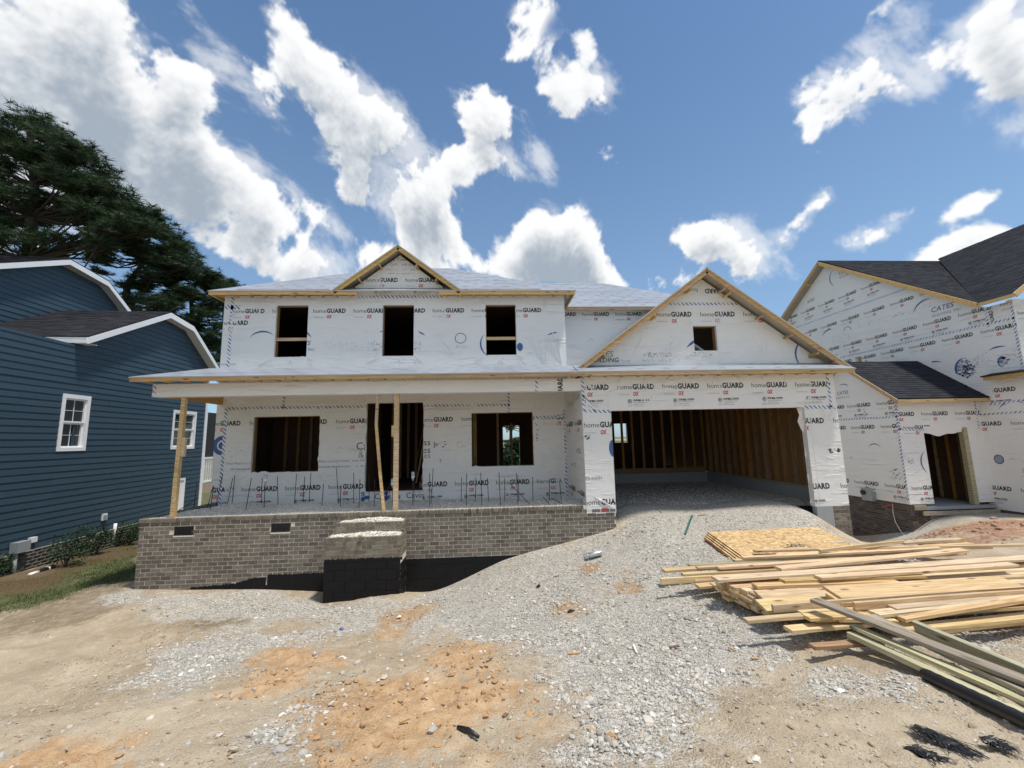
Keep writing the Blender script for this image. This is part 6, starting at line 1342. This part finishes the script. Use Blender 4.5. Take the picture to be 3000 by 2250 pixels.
# ------------------------------------------------------------------ small things on the ground
def at_ground(x, y, up=0.0): p = gp(x, y); return Vector((p[0], p[1], p[2] + up))
a = at_ground(1712, 1640, .055); b = at_ground(1758, 1628, .055); d = (b - a).normalized(); b = a + d * .36
gpipe = T(MB().tube([a, a + d * .06, a + d * .061, a + d * .075, a + d * .076, b], [.052, .052, .056, .056, .052, .052], 18, 0, False).tube([b, a], [.049, .049], 18, 0, False).build('duct_pipe', GALV, None, True), 'short galvanised metal pipe lying on the gravel', 'pipe')
a = at_ground(2007, 1566, .01); b = at_ground(2028, 1516, .05); T(MB().beam(a, b, .035, .02).build('green_strip', plain('green_plastic', (.03, .14, .12), .5, .2), None), 'narrow dark green strip lying on the gravel before the garage', 'strip')
p0, p1 = at_ground(2714, 1996, .055), at_ground(2985, 2128, .055); dd = (p1 - p0).normalized(); pts = [p0 + dd * t for t in np.linspace(0, 2.2, 45)]; pts = [Vector((q.x, q.y, float(gz(q.x, q.y)[0]) + .055)) for q in pts]
rr = [.050 + .003 * (i % 2) for i in range(45)]; T(MB().tube(pts, rr, 14).build('black_drain_pipe', BLACK, None, True), 'black plastic pipe lying beneath the treated boards at lower right', 'pipe')
# frayed black silt-fence scraps
def frayed(pa, pb, wid, n, label):
    a = at_ground(*pa, .0); b = at_ground(*pb, .0); d = (b - a); L = d.length; d.normalize(); s = Vector((-d.y, d.x, 0)); mb = MB()
    for i in range(n):
        u0 = random.uniform(-.1, .5) * L; l = random.uniform(.25, .6) * L; c = random.gauss(0, wid / 2.6); seg = 5; prev = None; ww = random.uniform(.0012, .0045); bend = random.gauss(0, .05)
        pts = []
        for k_ in range(seg + 1):
            t = k_ / seg; q = a + d * (u0 + l * t) + s * (c + bend * t * t + random.gauss(0, .006)); z = gz(q.x, q.y)[0]; q.z = z + .001 + .016 * abs(math.sin(i * 1.3)) * math.sin(math.pi * t) + random.uniform(0, .012); pts.append(q)
        for k_ in range(seg): mb.add([pts[k_] - s * ww, pts[k_] + s * ww, pts[k_ + 1] + s * ww, pts[k_ + 1] - s * ww], [(0, 1, 2, 3)])
    for i in range(7):                         # torn flat ribbons of the same cloth
        c = random.gauss(0, wid / 2.2); ww = random.uniform(.012, .03); u0 = random.uniform(-.05, .25) * L; l = random.uniform(.4, .7) * L; pts = []
        for k_ in range(9):
            t = k_ / 8; q = a + d * (u0 + l * t) + s * (c + .02 * math.sin(i + t * 5)); q.z = gz(q.x, q.y)[0] + .010 + .012 * math.sin(i * 2.1 + t * 6); pts.append(q)
        for k_ in range(8):
            w0, w1 = [ww * (.35 + .65 * math.sin(math.pi * min(1, max(.05, t_)))) for t_ in (k_ / 8, (k_ + 1) / 8)]; tl = Vector((0, 0, .012 * math.sin(i + k_)))
            mb.add([pts[k_] - s * w0, pts[k_] + s * w0 + tl, pts[k_ + 1] + s * w1 + tl, pts[k_ + 1] - s * w1], [(0, 1, 2, 3)])
    return T(mb.build('torn_fabric', BLACK, None), label, 'fabric scrap', None)
frayed((2680, 2135), (2890, 2235), .07, 170, 'upper strip of frayed black fabric at the bottom right'); frayed((2655, 2195), (2800, 2246), .05, 110, 'lower left strip of frayed black fabric at the bottom edge'); frayed((2885, 2165), (2990, 2215), .04, 80, 'rightmost strip of frayed black fabric at the picture edge')
CH = plain('wood_chip', (.50, .30, .13), .8, .25, 9); CHD = plain('dark_chip', (.20, .12, .07), .85, .25, 9)
chips = [(1975, 1897, .12, .03, 'long pale splinter before the lumber pile'), (2330, 1893, .07, .02, 'small splinter left of the brown offcut'), (2215, 1933, .10, .02, 'thin dark splinter on the dirt below the lumber pile'), (2145, 1905, .08, .015, 'curved thin splinter on the gravel'), (1680, 1917, .13, .03, 'broken tan stick alone in mid gravel'), (1768, 1770, .05, .04, 'small tan wood scrap in the gravel'), (1485, 1660, .05, .04, 'tan chip on the gravel bank by the black wall'), (1800, 1568, .06, .05, 'tan chip below the garage pier'), (1782, 1590, .05, .04, 'tan chip lower down from the garage pier'), (1405, 1685, .11, .02, 'thin brown splinter on the gravel bank'), (1630, 1690, .12, .012, 'thin twig below the galvanised pipe'), (2060, 1510, .25, .02, 'pale strip on the gravel inside the garage mouth'), (1935, 1500, .1, .02, 'dark stick on the garage gravel'), (1480, 2100, .05, .03, 'brown clump on orange clay'), (1185, 2115, .08, .02, 'brown twig in the orange dirt'), (960, 1935, .10, .03, 'grey weathered stick beside the orange patch')]
for x, y, L, w, lab in chips:
    p = at_ground(x, y, .012); a_ = random.uniform(0, 3.1); dv = Vector((math.cos(a_), math.sin(a_) * .6, random.uniform(-.05, .1))).normalized(); T(MB().beam(p - dv * L / 2, p + dv * L / 2, w, .012).build('wood_scrap', CH if random.random() < .7 else CHD, None), lab, 'wood scrap')
def crumple(name, x, y, r, m, label, cat):
    p = at_ground(x, y, r * .35); V = IV * (1 + rng.uniform(-.5, .5, (12, 1))) * r * np.array([1.3, 1, .5]) + np.array(p); return T(np_mesh(name, V, IF, m), label, cat)
BLUEP = plain('blue_wrapper', (.08, .15, .45), .4, .2)
for x, y, r, m, lab, cat in ((1000, 1845, .035, BLUEP, 'blue crumpled wrapper on the tan dirt', 'litter'), (1000, 1937, .05, WPLAST, 'white crumpled paper below the blue wrapper', 'litter'), (1170, 1808, .04, WPLAST, 'pale litter near the front steps', 'litter'), (750, 1812, .035, WPLAST, 'left one of two white scraps on the brown dirt', 'litter'), (770, 1814, .035, WPLAST, 'right one of two white scraps on the brown dirt', 'litter'), (1672, 1796, .05, BLACK, 'black plastic scrap in the middle of the gravel', 'litter'), (1578, 1718, .04, BLACK, 'small black scrap on the gravel bank', 'litter'), (825, 2100, .03, WPLAST, 'tiny white scrap at the lower left', 'litter')): crumple('litter', x, y, r, m, lab, cat)
a = at_ground(1342, 2140, .02); b = at_ground(1402, 2168, .02); T(MB().tube([a, (a + b) / 2 + Vector((0, 0, .015)), b], [.016, .018, .012], 8).build('black_hose_piece', BLACK, None, True), 'short piece of black ribbed hose in the orange dirt', 'hose')
a = at_ground(1866, 1915, .01); T(MB().beam(a, a + Vector((.02, .16, .01)), .02, .008).build('white_strip', WPLAST, None), 'thin white plastic strip standing out of the gravel', 'strip')
for i, (x, y) in enumerate(((1015, 1571), (1055, 1570))):
    p = Vector(atZ(x, y, -1.95)); V = IV * (1 + rng.uniform(-.25, .25, (12, 1))) * np.array([.06, .04, .03]) + np.array(p); T(np_mesh('tan_rock', V, IF, plain('tan_rock', (.42, .33, .21), .9, .25, 9)), ['larger tan rock on the lower step', 'smaller tan rock on the lower step'][i], 'rock')

# ------------------------------------------------------------------ plants
def leaf_cloud(centers, radii, n, size, m_rng=rng, flat=1.0, quad=True):
    k_ = rng.integers(0, len(centers), n); c = np.array(centers)[k_]; r = np.array(radii)[k_]
    d = rng.normal(size=(n, 3)); d /= np.linalg.norm(d, axis=1, keepdims=True); p = c + d * (r * rng.uniform(.35, 1.0, n) ** .6)[:, None] * np.array([1, 1, flat])
    u = rng.normal(size=(n, 3)); u /= np.linalg.norm(u, axis=1, keepdims=True); w = np.cross(u, rng.normal(size=(n, 3))); w /= np.linalg.norm(w, axis=1, keepdims=True)
    s = (size * rng.uniform(.6, 1.3, n))[:, None]; V = np.stack([p - u * s, p + w * s * .45, p + u * s, p - w * s * .45], 1); F = np.arange(n * 4).reshape(n, 4); return V.reshape(-1, 3), F
def shrub(base, h, r, label):
    t = thing('shrub', base, label, 'shrub', 'shrubs along the blue house'); cs, rs, mb = [], [], MB()
    for i in range(9):
        a_ = random.uniform(0, 6.28); e = Vector(base) + Vector((math.cos(a_) * r * random.uniform(.2, .8), math.sin(a_) * r * random.uniform(.2, .8), h * random.uniform(.35, .95))); mb.tube([Vector(base), (Vector(base) + e) / 2 + Vector((0, 0, h * .08)), e], [.012, .008, .004], 5); cs.append(tuple(e)); rs.append(r * random.uniform(.3, .5))
    for i in range(6): a_ = random.uniform(0, 6.28); cs.append((base[0] + math.cos(a_) * r * .5, base[1] + math.sin(a_) * r * .5, base[2] + h * random.uniform(.15, .5))); rs.append(r * .5)
    keep(mb.build('stem', BARK, None), t); V, F = leaf_cloud(cs, rs, 900, .035); keep(np_mesh('foliage', V, F, LEAF), t)
for (x, y, h, r, lab) in ((190, 1665, .95, .42, 'second shrub from the left, by the drain pipe'), (283, 1628, 1.0, .42, 'tall shrub below the outlet cover'), (378, 1600, .75, .34, 'shrub nearest the brick porch corner'), (5, 1690, .6, .3, 'low shrub at the left picture edge')):
    p = gp(x, y); shrub((p[0], p[1], float(gz(p[0], p[1])[0])), h, r, lab)
a = at_ground(85, 1690, .04); b = at_ground(155, 1668, .06); dd = b - a
t_ = thing('downspout_drain', tuple(a), 'black corrugated drain pipe with a white end lying by the shrub', 'pipe'); keep(MB().tube([a, a + dd * .35], .045, 10).build('white_end', WPLAST, None, True), t_); keep(MB().tube([a + dd * .33 + dd * .05 * i for i in range(15)], [.055 + .006 * (i % 2) for i in range(15)], 10).build('corrugated_pipe', BLACK, None, True), t_); keep(MB().tube([a + dd * .72, a + dd * .78], .065, 10).build('white_band', WPLAST, None, True), t_)
def blades(name, polys, n, hgt, m, label, box):
    x = rng.uniform(box[0], box[1], n); y = rng.uniform(box[2], box[3], n); c = cover(x, y, polys, .3, 33, .3); kp = rng.random(n) < c; x, y = x[kp], y[kp]; k_ = len(x); z = gz(x, y)
    a_ = rng.uniform(0, 6.28, k_); h_ = hgt * rng.uniform(.5, 1.3, k_); w = .006; lx, ly = np.cos(a_), np.sin(a_); b_ = np.stack([x, y, z], 1); s = np.stack([-ly, lx, 0 * lx], 1) * w; tp = b_ + np.stack([lx * h_ * .5, ly * h_ * .5, h_], 1)
    V = np.stack([b_ - s, b_ + s, tp], 1).reshape(-1, 3); T(np_mesh(name, V, np.arange(k_ * 3).reshape(-1, 3), m), label, None, None, 'stuff')
blades('grass', GRASS, 60000, .055, GRASSM, 'short green lawn strip beside the blue house', (-16, -7.9, 5, 14.5)); blades('pine_straw', STRAW, 30000, .03, STRAWM, 'brown pine straw mulch under the shrubs', (-13, -8, 8, 15))
# long-needle pines
def tuft(n=17):
    V, F = [], []
    for i in range(n):
        d = rng.normal(size=3); d[2] = abs(d[2]) * .7 + .1; d /= np.linalg.norm(d); L = rng.uniform(.75, 1.1); s = np.cross(d, rng.normal(size=3)); s /= np.linalg.norm(s); k_ = len(V); dr_ = np.array([0, 0, -.22 * L])
        V += [d * .05 - s * .042, d * .05 + s * .042, d * L + dr_]; F.append((k_, k_ + 1, k_ + 2))
    return np.array(V), np.array(F)
TUFTS = [tuft() for _ in range(5)]
def pine(base, trunk_pts, tr, clusters, label, tsz=.42, ntuft=28):
    t = thing('pine_tree', base, label, 'pine tree', 'long-needle pines behind the blue house'); mb = MB(); tp = [Vector(p) for p in trunk_pts]; n = len(tp)
    mb.tube(tp, [tr * (1 - .72 * i / (n - 1)) for i in range(n)], 9); keep(mb.build('trunk', BARK, None, True), t)
    lim = MB(); Vs, Fs, off = [], [], 0
    for (c, R) in clusters:
        c = Vector(c); best = min(range(n), key=lambda i: abs(tp[i].z - (c.z - .35 * (c - tp[i]).xy.length)))
        s = tp[best]; mid = s.lerp(c, .5) + Vector((random.uniform(-.3, .3), random.uniform(-.3, .3), -.10 * (c - s).length * random.uniform(0, 1.4)))
        L = (c - s).length; r0 = tr * .20 * min(1, L / 5 + .25); lim.tube([s, s.lerp(mid, .5) + Vector((0, 0, random.uniform(-.15, .2))), mid, c], [r0, r0 * .8, r0 * .6, r0 * .3], 6)
        for i in range(ntuft):
            d = Vector((random.gauss(0, 1), random.gauss(0, 1), random.gauss(0, .55))); d = d.normalized() * R * random.uniform(.35, 1.05); q = c + Vector((d.x, d.y, d.z * .62)); f = random.random()
            if i % 2 == 0: lim.tube([c.lerp(mid, random.uniform(0, .5)), c.lerp(q, .55) + Vector((0, 0, -.12)), q], [r0 * .3, r0 * .18, .012], 4, 0, False)
            tv, tf = TUFTS[random.randrange(5)]; a_ = random.uniform(0, 6.28); ca, sa = math.cos(a_), math.sin(a_); sz = tsz * random.uniform(.75, 1.3)
            V = tv * sz; V = np.stack([V[:, 0] * ca - V[:, 1] * sa, V[:, 0] * sa + V[:, 1] * ca, V[:, 2]], 1) + np.array(q); Vs.append(V); Fs.append(tf + off); off += len(V)
    keep(lim.build('limbs', BARK, None), t); keep(np_mesh('crown', np.concatenate(Vs), np.concatenate(Fs), NEEDLE), t); return t
def pine_px(dist, trunk_px, crown, n, label, tr, R=1.0, tsz=.42):
    """crown: list of (px, py, rx, ry, weight) ellipses as seen in the photo, filled in depth too"""
    tp = [atY(x, y, dist) for x, y in trunk_px]; b = tp[0]; zb = float(gz(b[0], b[1])[0]); pts = [(b[0] + .3, dist, zb - .3)] + [tuple(p) for p in tp]; cl_ = []; ppm = FL / np.dot(CM[2], tp[0])
    for (x, y, rx, ry, k_) in crown:
        for i in range(max(1, int(n * k_))):
            a_ = random.uniform(0, 6.28); q = random.uniform(.25, 1) ** .5; ex, ey = math.cos(a_) * q, math.sin(a_) * q; dep = math.sqrt(max(0, 1 - q * q * .8)) * random.uniform(-1, 1) * rx / ppm
            cl_.append((tuple(atY(x + ex * rx, y + ey * ry, dist + dep)), R * random.uniform(.75, 1.25)))
    return pine((pts[0][0], pts[0][1], zb), pts, tr, cl_, label, tsz)
pine_px(25, [(75, 900), (82, 760), (95, 640), (100, 540), (95, 440), (80, 360)], [(70, 400, 110, 62, .9), (-40, 420, 110, 70, .8), (215, 500, 100, 70, .9), (60, 530, 150, 55, .8), (290, 590, 95, 60, .8), (120, 620, 130, 40, .45), (250, 680, 120, 45, .5), (-70, 640, 80, 120, .7), (385, 655, 70, 55, .6), (60, 720, 170, 25, .35), (170, 440, 80, 40, .6), (0, 600, 120, 60, .5), (330, 650, 80, 40, .5)], 24, 'tallest pine, its trunk forking above the blue house', .42, .85, .50)
pine_px(27, [(375, 990), (362, 900), (375, 830), (420, 770), (440, 690)], [(440, 700, 80, 60, .9), (380, 770, 110, 45, .7), (500, 770, 70, 60, .9), (470, 850, 90, 40, .6), (340, 700, 70, 40, .5), (420, 900, 110, 30, .5)], 22, 'middle pine with a crooked trunk behind the roof ridge', .30, .8, .46)
pine_px(29, [(570, 1060), (565, 950), (560, 880), (575, 830)], [(560, 820, 75, 50, 1.0), (620, 850, 50, 40, .8), (540, 910, 90, 50, .8), (600, 960, 60, 60, .8), (500, 960, 80, 50, .6), (610, 1040, 45, 40, .7), (540, 1020, 70, 40, .6)], 20, 'pine nearest the corner of the wrapped house', .26, .75, .42)
pine_px(34, [(660, 1000), (655, 900), (650, 850)], [(660, 845, 45, 28, 1.0), (640, 900, 40, 40, .8), (580, 1010, 60, 60, .8)], 10, 'small distant pine just left of the upper eave', .2, .7, .40)
# broad-leaf trees in the back yard, seen through the openings
def tree(base, h, r, label, m=LEAF2, n=5000, low=.45):
    t = thing('broadleaf_tree', base, label, 'tree', 'trees in the back yard'); b = Vector(base); mb = MB(); mb.tube([b - Vector((0, 0, .3)), b + Vector((.1, 0, h * .3)), b + Vector((-.1, .1, h * .7))], [.22, .17, .07], 8); cs, rs = [], []
    for i in range(18):
        d = Vector((random.gauss(0, 1), random.gauss(0, 1), random.gauss(0, .8))).normalized(); c = b + Vector((0, 0, h * (low + (1 - low) * .45))) + Vector((d.x * r * .7, d.y * r * .7, d.z * h * (1 - low) * .42)); cs.append(tuple(c)); rs.append(r * random.uniform(.28, .45)); mb.tube([b + Vector((0, 0, h * .35)), b.lerp(c, .6), c], [.08, .05, .02], 5, 0, False)
    keep(mb.build('trunk', BARK, None), t); V, F = leaf_cloud(cs, rs, n, .14); keep(np_mesh('crown', V, F, m), t)
for x, y, h, r, lab in ((-3.2, 48, 11, 4.5, 'green tree seen through the right lower window'), (2.6, 52, 12, 5, 'dark tree beyond the window opening'), (8.5, 50, 11, 4.5, 'tree seen through the garage back window'), (14, 55, 12, 5, 'tree farthest right in the back yard'), (-14, 50, 10, 4, 'tree beyond the fence at left'), (-22, 42, 12, 5, 'tree behind the screened porch'), (-8.5, 52, 10, 4.5, 'tree in line with the doorway')): tree((x, y, float(gz(x, y)[0])), h, r, lab)
p = atY(1500, 1340, 24); tree((p[0], 24, -2.95), 3.1, 1.2, 'dense green bush right behind the window opening', LEAF, 6000, .0)
# timber fence behind the blue house
fe = thing('yard_fence', (-11, 25, -3.2), 'brown timber fence with a cross brace in the yard behind the blue house', 'fence')
for i in range(30):
    o = inst('picket', MB().box(-.065, .065, -.01, .01, 0, 1.5).mesh('picket', GREYW) if i == 0 else fe.children[0].data, None, (-14.5 + i * .145, 25, -3.25)); keep(o, fe)
keep(MB().beam((-14.4, 24.95, -3.1), (-12.6, 24.95, -1.9), .04, .14).build('brace', GREYW, None), fe); keep(MB().beam((-12.5, 24.94, -3.1), (-10.6, 24.94, -1.9), .04, .14).build('brace', GREYW, None), fe)
p = gp(600, 1450); tree((-9.4, 17.5, -3.25), 1.3, .6, 'low green bush behind the porch corner', LEAF, 2500, .0)
#@@PART4
